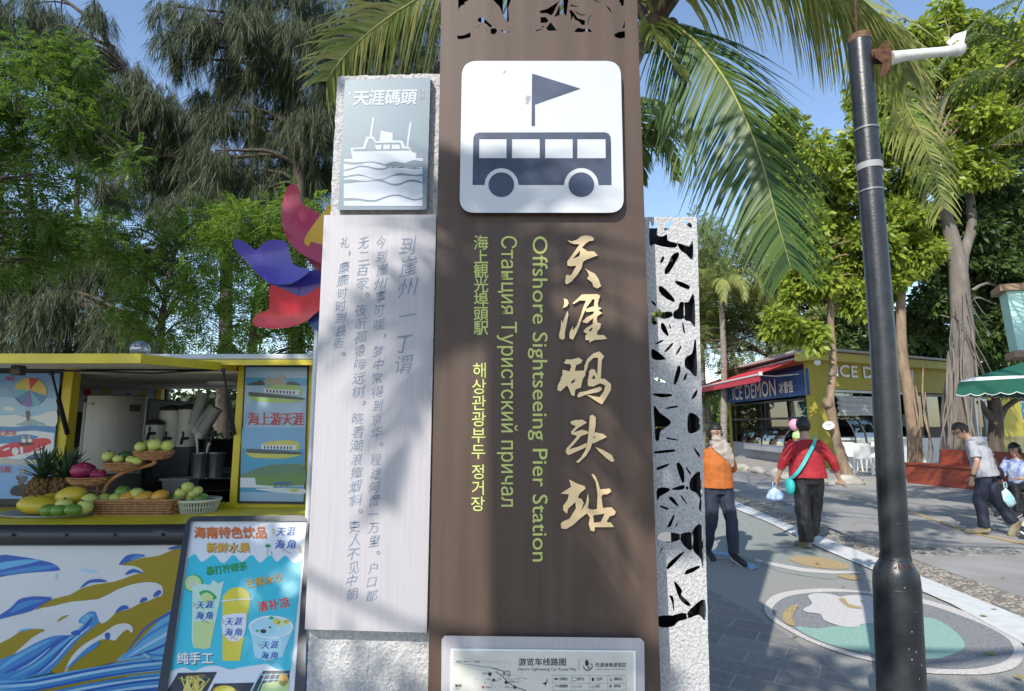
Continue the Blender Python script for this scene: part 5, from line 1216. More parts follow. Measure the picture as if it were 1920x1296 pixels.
# ---------------------------------------------------------------- pinwheel behind the pillar
pw = thing('pinwheel', 'giant multicoloured metal pinwheel rising behind the stucco pillar', 'pinwheel', (*at(590, 700, 2.8).xy, 0))
pc = at(640, 492, 2.72)
def petal(name, pts, m, bulge, yo=0., tilt=(0, 0)):
    pl = Plane((0, 2.72 + yo, 0), (0, -1, 0)); s_ = smooth_pts([(x, y, 0) for x, y in pts], 3); V, F = fill2d([[(v.x / 100, -v.y / 100) for v in s_]])
    bd = [Vector((v.x, v.y)) for v in s_]; nb = len(bd)
    inn_ = [Vector((x, y)) for x in np.arange(min(v.x for v in bd) + 3, max(v.x for v in bd), 6.) for y in np.arange(min(v.y for v in bd) + 3, max(v.y for v in bd), 6.)]
    r_ = delaunay_2d_cdt(bd + inn_, [], [list(range(nb))], 1, 1e-4)
    bm = bmesh.new(); vs = [bm.verts.new((p.x, p.y, 0)) for p in r_[0]]
    for f in r_[2]:
        try: bm.faces.new([vs[i] for i in f])
        except ValueError: pass
    for v in [v for v in bm.verts if not v.link_faces]: bm.verts.remove(v)
    bm.verts.index_update()
    cx = sum(v.x for v in s_) / len(s_); cy = sum(v.y for v in s_) / len(s_)
    def dep(v):
        u, w = (v.co.x - cx) / 70, (v.co.y - cy) / 70; return bulge * (u * tilt[0] + w * tilt[1]) + abs(bulge) * .9 * (u * u + w * w)
    fr = [pl.hit(v.co.x, v.co.y, dep(v)) for v in bm.verts]; bk = [p + Vector((0, .005, 0)) for p in fr]
    mb = MB(); fs = [tuple(v.index for v in f.verts) for f in bm.faces]; n = len(fr)
    mb.add(fr, fs, 0, True); mb.add(bk, [tuple(reversed(f)) for f in fs], 0, True)
    mb.add(fr + bk, [(e.verts[0].index, e.verts[1].index, e.verts[1].index + n, e.verts[0].index + n) for e in bm.edges if len(e.link_faces) == 1]); bm.free()
    return mb.build(name, m, pw)
gl = dict(rough=.4, coat=.2)
m_crim, m_purp, m_redp, m_yelp, m_bluep = M('petal_crimson', (.36, .02, .07), **gl), M('petal_violet', (.05, .035, .33), **gl), M('petal_red', (.55, .02, .035), **gl), M('petal_yellow', (.66, .38, .01), **gl), M('petal_navy', (.01, .06, .22), **gl)
zq = zz(0, 380, 3.0)
petal('petal', [(550, 345), (538, 352), (531, 375), (528, 410), (532, 432), (545, 458), (572, 480), (625, 500), (640, 470), (590, 455), (574, 445), (590, 420), (598, 402), (585, 393), (572, 386), (563, 375), (561, 355)], m_crim, .06, 0, (.6, .6))
petal('petal_fold', [(532, 431), (545, 458), (575, 484), (605, 520), (640, 520), (630, 485), (590, 470), (555, 448)], m_crim, .03, .012, (-.6, -.8))
petal('petal', [(625, 380), (606, 398), (585, 425), (570, 452), (580, 464), (605, 480), (650, 480), (670, 400)], m_yelp, .05, -.02, (-.5, .3))
petal('petal', zq([(1325, 208), (1345, 208), (1380, 225), (1410, 250), (1440, 265), (1470, 240), (1510, 212), (1560, 210), (1612, 225), (1630, 290), (1645, 340), (1690, 365), (1745, 380), (1700, 420), (1650, 450), (1590, 461), (1540, 456), (1490, 436), (1440, 392), (1390, 332), (1330, 272), (1312, 230)]), m_purp, .06, 0, (.7, -.3))
petal('petal_fold', zq([(1495, 438), (1590, 463), (1650, 453), (1745, 382), (1830, 400), (1850, 470), (1740, 512), (1700, 527), (1620, 505), (1540, 468)]), m_purp, .03, .014, (-.4, -.8))
petal('petal', zq([(1520, 465), (1600, 490), (1700, 527), (1790, 475), (1850, 480), (1840, 580), (1785, 612), (1730, 662), (1650, 695), (1560, 709), (1470, 703), (1430, 690), (1422, 665), (1440, 630), (1480, 612), (1510, 600), (1515, 540)]), m_redp, .06, .02, (.3, -.6))
petal('petal', zq([(1735, 662), (1790, 620), (1850, 640), (1860, 760), (1790, 725), (1745, 690)]), m_bluep, .04, .03, (.2, .3))
mb = MB(); px_ = at(592, 700, 2.8).x; mb.tube([(px_, 2.8, 0), (px_, 2.8, pc.z - .05), (pc.x, 2.78, pc.z)], .017, 12); mb.build('pole', M('pole_white', (.6, .62, .64), .4), pw)
mb = MB(); mb.lathe((pc.x, 2.8, pc.z), [(.07, 0), (.07, .08), (.03, .11)], 20, axis=(0, -1, 0)); mb.build('hub', m_yelp, pw)
# ---------------------------------------------------------------- vegetation builders
m_bark_d = M('bark_dark', (.085, .065, .05), .95, var=.5, vscale=8, bump=1, bscale=25, stretch=(1, 1, .25))
m_bark_t = M('bark_tan', (.30, .215, .14), .9, var=.4, vscale=7, bump=1, bscale=22, stretch=(1, 1, .35), col2=(.17, .115, .075))
m_bark_g = M('bark_grey', (.215, .19, .16), .92, var=.45, vscale=6, bump=1, bscale=18, stretch=(1, 1, .22), col2=(.12, .10, .085))
m_palmtrunk = M('palm_trunk', (.24, .21, .18), .9, var=.35, vscale=9, bump=.8, bscale=14, stretch=(.3, .3, 2.4))
L_cas = leafmat('casuarina_needles', [(.018, .038, .018), (.048, .070, .031), (.105, .118, .048)], .15, .55)
L_feath = leafmat('feathery_leaf', [(.022, .058, .010), (.055, .125, .018), (.12, .21, .030)], .45)
L_shrub = leafmat('bright_shrub_leaf', [(.028, .080, .012), (.080, .175, .022), (.19, .30, .04)], .45)
L_broad = leafmat('broad_leaf_bright', [(.040, .095, .014), (.16, .255, .028), (.38, .44, .06)], .40, .4)
L_dark = leafmat('broad_leaf_dark', [(.018, .045, .014), (.045, .085, .022), (.09, .14, .035)], .3, .4)
L_pale = leafmat('pale_feathery_leaf', [(.10, .15, .05), (.18, .24, .075), (.27, .31, .12)], .4)
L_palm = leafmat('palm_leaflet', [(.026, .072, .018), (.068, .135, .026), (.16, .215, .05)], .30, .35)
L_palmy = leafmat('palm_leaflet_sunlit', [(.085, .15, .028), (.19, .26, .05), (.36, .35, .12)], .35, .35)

def rand_dirs(n):
    v = rng.normal(size=(n, 3)); return v / np.linalg.norm(v, axis=1)[:, None]
def kites(P, D, S, L, W):
    """leaf shaped faces: base P, direction D, side S, length L, half width W"""
    L = np.asarray(L)[:, None]; W = np.asarray(W)[:, None]
    a = P; b = P + D * L * .45 + S * W; c = P + D * L; d = P + D * L * .45 - S * W
    V = np.stack([a, b, c, d], 1).reshape(-1, 3); F = np.arange(len(V)).reshape(-1, 4)
    return V, F
def unit(v): return v / np.maximum(np.linalg.norm(v, axis=1), 1e-9)[:, None]
def crown_broad(clumps, per, L=.11, W=.024, droop=.5, shell=.6):
    Vs = []
    for c, r in clumps:
        n = int(per * (np.mean(r) / .5) ** 1.6)
        d = rand_dirs(n); rad = (rng.random(n) ** (1 / 2.2)) * (shell + (1 - shell) * rng.random(n))
        # leaves gather in small bunches on twigs
        k = max(4, n // 9); tw = rand_dirs(k) * (rng.random(k) ** .4)[:, None]; idx = rng.integers(0, k, n)
        P = np.array(c) + (tw[idx] + d * .17) * np.array(r)
        D = unit(d * .8 + tw[idx] * .6 + np.array([0, 0, -droop])); S = unit(np.cross(D, rand_dirs(n)))
        l = L * (.6 + .8 * rng.random(n)); V, F = kites(P, D, S, l, l * W / L); Vs.append(V)
    V = np.concatenate(Vs); return V, np.arange(len(V)).reshape(-1, 4)
def crown_feather(clumps, per, L=.30, leaflet=.045, droop=.35, nl=9):
    """sprays: a thin stalk with pairs of small leaflets"""
    Vs = []
    for c, r in clumps:
        n = int(per * (np.mean(r) / .5) ** 1.6)
        tw = rand_dirs(n) * (rng.random(n) ** .4)[:, None]
        P0 = np.array(c) + tw * np.array(r)
        D = unit(tw * .8 + rand_dirs(n) * .5 + np.array([0, 0, -droop])); U = unit(np.cross(D, rand_dirs(n) * .35 + np.array([0, 0, 1.]))); l = L * (.6 + .7 * rng.random(n))
        for k in range(nl):
            t = (k + 1) / nl
            for s in (-1, 1):
                P = P0 + D * (l * t)[:, None] + np.array([0, 0, -.25]) * (l * t * t)[:, None]
                d2 = unit(U * s + D * .45 + np.array([0, 0, -.25])); S = unit(np.cross(d2, U + D * .8 + rand_dirs(n) * .4))
                ll = leaflet * (1 - .35 * abs(t - .45) * 2) * (.8 + .4 * rng.random(n)); V, F = kites(P, d2, D, ll, ll * .26); Vs.append(V)
    V = np.concatenate(Vs); return V, np.arange(len(V)).reshape(-1, 4)
def crown_needles(clumps, per, L=.5, W=.006, nn=12, sd=.26):
    """drooping bunches of needles hanging under each clump"""
    Vs = []
    for c, r in clumps:
        n = int(per * (np.mean(r) / .5) ** 1.5); tw = rand_dirs(n) * (rng.random(n) ** .4)[:, None]
        P0 = np.array(c) + tw * np.array(r); out = unit(tw * np.array([1, 1, .3]) + rand_dirs(n) * .4)
        ln = L * (.5 + .9 * rng.random(n))
        for k in range(nn):
            t0 = rng.random(n) * .6
            P = P0 + out * (ln * t0 * .30)[:, None] + np.array([0, 0, -1.]) * (ln * t0 * .9)[:, None] + rng.normal(size=(n, 3)) * .02
            D = unit(out * .25 + rng.normal(size=(n, 3)) * .20 + np.array([0, 0, -.95])); S = unit(np.cross(D, rand_dirs(n))); l = ln * (.30 + .45 * rng.random(n))
            V, F = kites(P, D, S, l, np.full(n, W) * (.6 + .8 * rng.random(n))); Vs.append(V)
    V = np.concatenate(Vs); return V, np.arange(len(V)).reshape(-1, 4)
def wood(mb, trunk, r0, r1, clumps=(), br=.03, n=10, wob=.04, knots=0, frac=1.):
    """tapered trunk through the points with limbs out to the clumps"""
    T = smooth_pts(trunk, 5, False); N = len(T)
    T = [p + Vector((noise.noise(p * .9) * wob, noise.noise(p * .9 + Vector((5, 5, 5))) * wob, 0)) for p in T]
    rad = [r0 + (r1 - r0) * (i / (N - 1)) ** .8 for i in range(N)]
    if knots: rad = [r * (1 + knots * noise.noise(Vector((i * .9, 0, 2)))) for i, r in enumerate(rad)]
    rad[0] *= 1.35
    mb.tube(T, rad, n)
    for c, r in clumps:
        if random.random() > frac: continue
        c = Vector(c); i = min(range(N // 4, N), key=lambda k: (T[k] - c).length + .7 * max(0, T[k].z - c.z + .3))
        a = T[i]; L = (c - a).length; m1 = a.lerp(c, .35) + Vector((0, 0, .12 * L)); m2 = a.lerp(c, .7) + Vector((random.uniform(-.1, .1), random.uniform(-.1, .1), .1)) * L * .6
        q = smooth_pts([a, m1, m2, c], 4, False); rr = min(rad[i] * .6, br * (.6 + L * .35)); mb.tube(q, [rr * (1 - .8 * k / (len(q) - 1)) for k in range(len(q))], 6)
        for k in range(3): d = Vector(tuple(rand_dirs(1)[0])); e = c + Vector((d.x * r[0], d.y * r[1], abs(d.z) * r[2])) * .8; mb.tube([q[-4], e], [rr * .35, rr * .1], 5)
def tree(name, label, cat, base, trunk, r0, r1, clumps, leaf, fn, group=None, bark=None, br=.03, frac=1., knots=0., wob=.04, extra=None):
    t = thing(name, label, cat, base, group)
    mb = MB(); wood(mb, trunk, r0, r1, clumps, br, frac=frac, knots=knots, wob=wob)
    if extra: extra(mb)
    mb.build('trunk', bark or m_bark_d, t)
    V, F = fn(clumps); np_mesh('crown', V, F, leaf, t); return t
def C(lst, Y, jit=.0, sq=1.0):
    """clumps measured in the photograph: centre, radius px, at distance Y"""
    out = []
    for x, y, r in lst:
        yy = Y + random.uniform(-jit, jit); p = at(x, y, yy); rr = r / FPX * yy; out.append((tuple(p), (rr * .92, rr, rr * .92 * sq)))
        for k in range(2):
            dd = rand_dirs(1)[0] * rr * random.uniform(.8, 1.35); r2 = rr * random.uniform(.35, .6); out.append(((p.x + dd[0], p.y + dd[1], p.z + dd[2]), (r2 * 1.2, r2 * 1.2, r2 * sq)))
    return out
random.seed(21)
# casuarinas on the left
cas = [
 ('casuarina', 'tall casuarina whose long limb leans up and left over the kiosk', 13.0, [(430, 690), (425, 480), (405, 350), (330, 265), (235, 130), (170, 40), (90, -20)], .17,
  [(40, 15, 60), (110, 45, 45), (150, 85, 40), (165, 120, 28), (215, 95, 22), (250, 165, 45), (300, 185, 42), (232, 195, 30), (340, 215, 45), (285, 250, 35), (330, 290, 38), (260, 130, 22), (395, 205, 38), (380, 285, 42), (220, 345, 34), (300, 352, 40), (360, 372, 42), (262, 300, 20), (420, 372, 42), (190, 20, 20), (240, 250, 22)]),
 ('casuarina', 'tall casuarina with a straight trunk close behind the ship plaque', 12.0, [(560, 690), (560, 400), (555, 240), (530, 110), (505, 20), (480, -120)], .19,
  [(360, 25, 42), (350, 80, 32), (420, 50, 40), (440, 125, 38), (495, 35, 45), (560, 60, 52), (605, 15, 48), (520, 130, 45), (580, 150, 52), (460, 205, 38), (510, 215, 42), (560, 240, 48), (605, 210, 42), (425, 300, 38), (478, 300, 30), (540, 320, 42), (590, 310, 40), (480, 372, 36), (520, 395, 42), (580, 390, 40), (450, -40, 60), (540, -60, 60)]),
 ('casuarina', 'casuarina standing behind the stucco pillar and the palm frond', 13.5, [(700, 690), (690, 300), (720, 80), (740, -100)], .17,
  [(660, 100, 50), (720, 60, 55), (790, 30, 55), (645, 290, 40), (700, 200, 50), (760, 150, 50), (680, 380, 45), (820, 120, 50), (760, 280, 50), (720, -40, 60)]),
 ('casuarina', 'dark shaded casuarina at the far left behind the kiosk roof', 14.5, [(70, 700), (75, 560), (60, 420), (40, 250), (20, 60)], .16,
  [(30, 560, 50), (90, 600, 50), (150, 560, 45), (60, 500, 40), (200, 600, 40), (230, 520, 35), (120, 500, 35), (20, 640, 40), (160, 640, 40), (250, 640, 40), (300, 660, 30)]),
]
for nm, lab, Y, tr, r0, cl in cas:
    T = [at(x, y, Y) for x, y in tr]; T[0].z = 0
    tree(nm, lab, 'tree', (T[0].x, T[0].y, 0), T, r0, .03, C(cl, Y, .8, 1.15), L_cas, lambda c: crown_needles(c, 88, .70, .0052, 26), 'casuarinas on the left', m_bark_d, .05)
# trunks in the gloom behind the kiosk
for i, (x, lean, w, Y, lab) in enumerate(((15, -10, .10, 17, 'leftmost thin casuarina trunk in the gloom behind the kiosk'), (130, 8, .12, 18, 'thin dark casuarina trunk behind the left kiosk poster'), (215, -14, .10, 16.5, 'slanting thin casuarina trunk left of the glass globe'))):
    T = [at(x, 700, Y), at(x + lean, 500, Y), at(x + lean * 2.5, 200, Y), at(x + lean * 3, 60, Y)]; T[0].z = 0
    tree('casuarina', lab, 'tree', (T[0].x, T[0].y, 0), T, w, .05, C([(x + lean * 2.5, 260, 40), (x + lean * 2, 160, 42), (x + 40, 480, 40), (x - 35, 420, 36)], Y, .6), L_cas, lambda c: crown_needles(c, 70, .7, .0055, 20), 'casuarinas on the left', m_bark_d, .05)
# feathery tree at the left edge
ft = [(30, 100, 55), (90, 120, 50), (140, 135, 42), (60, 190, 60), (120, 205, 50), (172, 190, 36), (15, 260, 55), (88, 272, 42), (150, 245, 40), (192, 258, 40), (224, 285, 30), (243, 305, 20), (55, 340, 48), (15, 385, 50), (150, 310, 22), (40, 430, 55), (100, 450, 34), (15, 490, 45), (90, 400, 36), (-50, 150, 70), (-60, 300, 70), (-50, 450, 60), (128, 350, 20)]
T = [at(-190, 760, 7.6), at(-170, 500, 7.6), at(-120, 320, 7.7), at(-30, 225, 7.8), at(110, 225, 7.9)]; T[0].z = 0
tree('feathery_tree', 'green feathery leaved tree reaching in from the left edge', 'tree', (T[0].x, T[0].y, 0), T, .13, .02, C(ft, 7.8, .5), L_feath, lambda c: crown_feather(c, 150, .26, .066, .35, 8), None, m_bark_d, .03)
# bright feathery trees behind the kiosk
sh1 = [(290, 470, 48), (250, 505, 42), (200, 432, 46), (150, 442, 42), (300, 545, 46), (350, 490, 50), (330, 432, 44), (340, 612, 42), (280, 602, 38), (110, 470, 36), (370, 555, 48), (230, 570, 36), (400, 420, 40)]
sh2 = [(400, 425, 40), (460, 412, 42), (520, 408, 38), (570, 420, 38), (605, 475, 34), (480, 470, 48), (420, 482, 50), (440, 542, 50), (510, 530, 48), (560, 585, 44), (592, 622, 40), (480, 602, 46), (412, 612, 46), (540, 640, 36), (445, 652, 34), (640, 560, 40), (550, 480, 42), (600, 545, 36), (575, 385, 20)]
for base, cl, Y, lab in ((300, sh1, 9.2, 'low feathery green tree in shade behind the kiosk hatch'), (325 + 150, sh2, 8.4, 'bright feathery green tree behind the kiosk and pinwheel')):
    T = [at(base, 760, Y), at(base, 640, Y), at(base + 10, 560, Y), at(base + 30, 470, Y)]; T[0].z = 0
    tree('feathery_tree', lab, 'tree', (T[0].x, T[0].y, 0), T, .09, .02, C(cl, Y, .7), L_shrub, lambda c: crown_feather(c, 190, .28, .060, .25, 8), None, m_bark_d, .025)
# far wood closing the view
def wood_mass(name, x0, x1, y0, y1, ztop, n, leaf, L, zpow=1.):
    P = np.stack([rng.uniform(x0, x1, n), rng.uniform(y0, y1, n), np.zeros(n)], 1)
    hz = ztop * (.72 + .28 * np.sin(P[:, 0] * .55) * np.cos(P[:, 0] * .23 + 1) + .12 * np.sin(P[:, 0] * 1.9)); P[:, 2] = hz * rng.random(n) ** zpow
    D = unit(rand_dirs(n) + np.array([0, 0, -.5])); S = unit(np.cross(D, rand_dirs(n))); l = L * (.6 + .8 * rng.random(n)); V, F = kites(P, D, S, l, l * .3)
    o = np_mesh(name, V, F, leaf); o['kind'] = 'stuff'; return o
wood_mass('far_wood', -46, 3, 30, 36, 5.6, 42000, leafmat('far_leaf_dark', [(.02, .035, .012), (.05, .075, .02)], .2), .42)
wood_mass('far_trees', 2, 62, 42, 50, 6.2, 36000, leafmat('far_leaf', [(.04, .07, .02), (.10, .15, .04), (.17, .21, .06)], .3), .45)
wood_mass('undergrowth', -14, -1.5, 9.5, 12, 1.5, 14000, leafmat('under_leaf', [(.02, .035, .015), (.055, .08, .025)], .25), .14)

# ---------------------------------------------------------------- right hand trees
random.seed(22)
Y = 15.4
tr = [(1588, 893), (1576, 850), (1562, 800), (1556, 752), (1562, 690), (1558, 600), (1548, 520), (1533, 470), (1510, 420), (1500, 350)]
T = [at(x, y, Y) for x, y in tr]; T[0].z = .09
cl = [(1470, 440, 34), (1520, 425, 40), (1565, 440, 42), (1592, 500, 42), (1545, 525, 32), (1492, 525, 32), (1452, 605, 30), (1492, 622, 32), (1532, 625, 24), (1602, 570, 30), (1625, 450, 30), (1440, 385, 34), (1500, 362, 42), (1560, 352, 42), (1462, 322, 38), (1520, 292, 42), (1428, 285, 30), (1480, 255, 34), (1580, 395, 36), (1480, 400, 30), (1460, 230, 26), (1640, 540, 30)]
def knob(mb):
    for x, y, r in ((1552, 757, 9), (1560, 700, 6), (1545, 500, 6)): p = at(x, y, Y - .05); mb.ell(p, (r / FPX * Y, r / FPX * Y, r / FPX * Y * 1.3), 0, 10, 8, None, .5, int(x))
tree('slim_tree', 'slim knobbly tan trunked tree in front of the shop corner', 'tree', (T[0].x, T[0].y, .1), T, .15, .05, C(cl, Y, .7), L_broad, lambda c: crown_broad(c, 620, .20, .046, .75), None, m_bark_t, .03, knots=.35, extra=knob)
def roots(mb, x0, x1, ytop, ybot, Y, n, r):
    for k in range(n):
        xa = x0 + (x1 - x0) * (k + .5) / n; sp = random.uniform(-1, 1); a = at(xa * .6 + (x0 + x1) / 2 * .4 + sp * 8, ytop + random.uniform(-90, 90), Y - random.uniform(.18, .26)); b = at(xa + sp * 9, ybot, Y - random.uniform(.3, .5)); b.z = .3
        mb.tube(smooth_pts([a, a.lerp(b, .33) + Vector((random.uniform(-.14, .14), -.03, 0)), a.lerp(b, .7) + Vector((random.uniform(-.07, .07), -.06, 0)), b], 4, False), [r * .5 * random.uniform(.5, 1.2), r, r * 1.2][0:1] * 1 + [r * random.uniform(.6, 1.1) for _ in range(12)], 6)
Y = 15.3
T = [at(x, y, Y) for x, y in ((1716, 885), (1712, 800), (1706, 740), (1694, 680), (1690, 600), (1694, 500), (1715, 430), (1738, 330))]; T[0].z = 0
cl = [(1680, 95, 42), (1732, 70, 36), (1790, 62, 46), (1850, 82, 46), (1900, 115, 42), (1700, 152, 46), (1760, 142, 46), (1822, 152, 46), (1882, 182, 42), (1762, 212, 46), (1832, 232, 46), (1892, 252, 42), (1700, 442, 36), (1722, 482, 38), (1680, 402, 36), (1745, 422, 36), (1762, 300, 42), (1812, 312, 42), (1660, 462, 32), (1690, 520, 20), (1640, 205, 42), (1650, 285, 42), (1612, 335, 36), (1700, 250, 44), (1700, 340, 40), (1930, 60, 50), (1940, 180, 50), (1600, 260, 30), (1640, 380, 34), (1860, 320, 30)]
tree('broadleaf_tree', 'yellow green leaved tree rising from the red planter behind the lamp pole', 'tree', (T[0].x, T[0].y, 0), T, .19, .08, C(cl, Y, .9), L_broad, lambda c: crown_broad(c, 640, .21, .048, .7), None, m_bark_t, .04, extra=lambda mb: roots(mb, 1692, 1742, 770, 880, Y, 6, .026))
Y = 15.4
T = [at(x, y, Y) for x, y in ((1793, 870), (1795, 760), (1803, 650), (1800, 540), (1785, 440), (1765, 380), (1750, 300))]; T[0].z = 0
cl = [(1852, 335, 55), (1902, 385, 55), (1805, 385, 48), (1862, 455, 55), (1912, 505, 48), (1832, 525, 46), (1882, 575, 46), (1850, 625, 40), (1785, 565, 32), (1902, 645, 36), (1762, 620, 24), (1705, 600, 24), (1940, 420, 60), (1940, 560, 50), (1880, 300, 40), (1830, 430, 40), (1740, 560, 26), (1800, 480, 30)]
def banyan(mb):
    q = [at(x, y, 15.4) for x, y in ((1800, 545), (1806, 480), (1822, 420), (1812, 330), (1795, 260))]; mb.tube(smooth_pts(q, 4, False), [.17, .165, .16, .15, .14, .14, .13, .13, .12, .12, .11, .11, .10, .10, .09, .08, .07], 9)
    roots(mb, 1758, 1834, 700, 870, 15.35, 17, .030)
    for k in range(14): a = at(random.uniform(1780, 1830), random.uniform(540, 640), 15.1); b = a + Vector((random.uniform(-.3, .5), -.1, -random.uniform(.6, 1.8))); mb.tube([a, a.lerp(b, .5) + Vector((random.uniform(-.12, .12), 0, 0)), b], [.012, .010, .006], 5)
tree('banyan_tree', 'dark banyan with thick rooted grey trunk behind the red bench', 'tree', (T[0].x, T[0].y, 0), T, .42, .10, C(cl, 16.6, .9), L_dark, lambda c: crown_broad(c, 620, .21, .048, .6), None, m_bark_g, .03, frac=.2, extra=banyan)
Y = 19.
T = [at(x, y, Y) for x, y in ((1867, 895), (1866, 830), (1866, 775), (1862, 750))]; T[0].z = 0
def fork(mb):
    for pts in (((1865, 790), (1845, 765), (1835, 752)), ((1868, 790), (1885, 765), (1905, 750), (1930, 738)), ((1866, 770), (1868, 740), (1872, 700))): mb.tube([at(x, y, Y) for x, y in pts], [.16] + [.09] * (len(pts) - 1), 8)
tree('forked_tree', 'dark forked trunk in shade beneath the green parasol', 'tree', (T[0].x, T[0].y, 0), T, .24, .18, C([(1880, 690, 40), (1930, 690, 45), (1840, 700, 30)], Y), L_dark, lambda c: crown_broad(c, 200, .22, .05), None, m_bark_d, .05, extra=fork)
Y = 24
T = [at(x, y, Y) for x, y in ((1440, 860), (1445, 700), (1430, 560), (1400, 480))]; T[0].z = 0
cl = [(1330, 445, 32), (1360, 472, 38), (1402, 452, 36), (1350, 532, 38), (1402, 542, 38), (1440, 500, 34), (1382, 602, 38), (1422, 622, 38), (1330, 602, 32), (1462, 652, 32), (1350, 662, 32), (1500, 690, 30), (1300, 520, 36), (1400, 680, 30), (1440, 575, 32), (1470, 560, 30), (1530, 690, 30), (1290, 640, 40)]
tree('pale_tree', 'pale green feathery tree in the distance right of the pierced pillar', 'tree', (T[0].x, T[0].y, 0), T, .22, .05, C(cl, Y, 1.2), L_pale, lambda c: crown_feather(c, 85, .5, .12, .3, 7), None, m_bark_d, .05)
Y = 27
for x, lab, L in ((1640, 'mid green tree far behind the shop roof', L_dark), (1850, 'dark tree far behind the parasol and banyan', L_dark), (1520, 'bushy tree far behind the slim trunk', L_pale), (1280, 'bushy pale tree hidden behind the pierced pillar', L_pale)):
    T = [at(x, 860, Y), at(x, 700, Y), at(x + 5, 560, Y), at(x + 10, 480, Y)]; T[0].z = 0
    cl = [(x + random.uniform(-95, 95), random.uniform(430, 690), random.uniform(34, 50)) for k in range(16)]
    tree('background_tree', lab, 'tree', (T[0].x, T[0].y, 0), T, .25, .06, C(cl, Y, 1.5), L, lambda c: crown_broad(c, 150, .36, .085, .5), 'trees behind the shop', m_bark_d, .06)

# ---------------------------------------------------------------- palms
def frond_np(pts, n=46, L=.75, W=.017, hang=.75, fwd=.55, seed=0, prof=None, side=(1, 1), facing=0.):
    """leaflets along a curved midrib; hang: how far they droop"""
    r = np.random.default_rng(seed); T = smooth_pts(pts, 8, False); N = len(T); V = []; F = []
    for i in range(n):
        t = .08 + .92 * (i + .5) / n; f = t * (N - 1); k = min(int(f), N - 2); p = T[k].lerp(T[k + 1], f - k); d = (T[k + 1] - T[k]).normalized()
        sd = d.cross(Vector((0, 0, 1)))
        if sd.length < .1: sd = Vector((1, 0, 0))
        if facing: sd = sd.normalized().lerp(d.cross(Vector((0, 1, 0))).normalized() * (1 if d.x < 0 or True else -1), facing)
        sd.normalize(); up = sd.cross(d)
        ln = L * (math.sin(math.pi * min(1, .16 + .84 * t) ** .8) * .75 + .30) * (.85 + .3 * r.random())
        for s in (-1, 1):
            if not side[0 if s < 0 else 1]: continue
            a = (sd * s * (.75 + .1 * r.random()) + d * (fwd + .3 * (r.random() - .5)) + up * (.25 + .2 * r.random())).normalized(); q = p.copy(); seg = 4; b0 = len(V); wv = d.cross(a).cross(a).normalized() if False else (d - a * d.dot(a)).normalized()
            hg = hang * (.7 + .6 * r.random())
            for j in range(seg + 1):
                w = W * (1 - (j / seg) ** 1.6) + .0015; V.append(tuple(q - wv * w)); V.append(tuple(q + wv * w))
                a = (a + Vector((0, 0, -hg * .55))).normalized(); wv = (wv - a * wv.dot(a)).normalized(); q = q + a * ln / seg
            for j in range(seg): F.append((b0 + 2 * j, b0 + 2 * j + 1, b0 + 2 * j + 3, b0 + 2 * j + 2))
    return V, F, T
m_rachis = M('palm_midrib', (.26, .26, .06), .5, var=.2, vscale=6)
def frond(parent, pts, leaf, **k):
    r0 = k.pop('rib', .022); V, F, T = frond_np(pts, **k); o = np_mesh('frond', V, F, leaf, parent)
    mb = MB(); N = len(T); mb.tube(T, [r0 * (1 - .85 * i / (N - 1)) for i in range(N)], 6); mb.build('midrib', m_rachis, o); return o
def A3(l): return [at(x, y, Y) for x, y, Y in l]
palm = thing('coconut_palm', 'coconut palm whose long fronds arch out behind the brown pylon', 'palm', (.75, 6.1, 0))
top = at(1226, 34, 6.0)
mb = MB(); q = smooth_pts([Vector((.62, 6.25, 0)), Vector((.66, 6.2, 2.)), Vector((.85, 6.1, 4.0)), Vector((1.2, 6.0, 5.3)), top], 8, False); mb.tube(q, [.16 - .05 * i / (len(q) - 1) + (.006 if i % 2 else 0) for i in range(len(q))], 14); mb.build('trunk', m_palmtrunk, palm)
mb = MB()
random.seed(4)
for k in range(12): a = k * 2.4; d = Vector((math.cos(a), math.sin(a), .9)).normalized(); mb.tube([top + Vector((0, 0, -.25)), top + d * .2 + Vector((0, 0, -.05)), top + d * .48 + Vector((0, 0, .02))], [.06, .055, .02], 7, flat=.5)
for k in range(5): a = k * 1.3 + .5; mb.ell(top + Vector((.2 * math.cos(a), .2 * math.sin(a), -.2)), (.085, .085, .11), 0, 10, 8)
mb.build('crown_shaft', M('palm_sheath', (.10, .07, .045), .9, var=.5, vscale=12), palm)
frond(palm, A3([(1232, 32, 6.0), (1262, 45, 5.75), (1310, 85, 5.55), (1361, 152, 5.35), (1400, 230, 5.2), (1430, 310, 5.1), (1455, 405, 5.05), (1482, 500, 5.05)]), leafmat('palm_leaflet_backlit', [(.014, .050, .014), (.042, .100, .022), (.11, .17, .04)], .28, .35), n=120, L=1.18, hang=.34, fwd=.55, seed=1, W=.017, facing=.85)  # backlit darkness of this frond is put into its leaflet colours
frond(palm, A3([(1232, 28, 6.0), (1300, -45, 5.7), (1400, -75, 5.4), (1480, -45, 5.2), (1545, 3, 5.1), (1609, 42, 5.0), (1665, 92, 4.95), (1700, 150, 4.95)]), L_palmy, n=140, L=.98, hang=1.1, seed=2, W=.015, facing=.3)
frond(palm, A3([(1236, 30, 6.1), (1340, -70, 5.9), (1480, -90, 5.7), (1600, 10, 5.6), (1660, 110, 5.5), (1695, 190, 5.5), (1738, 280, 5.5), (1770, 390, 5.5)]), L_palmy, n=92, L=.80, hang=.6, seed=3, W=.011, facing=.6)
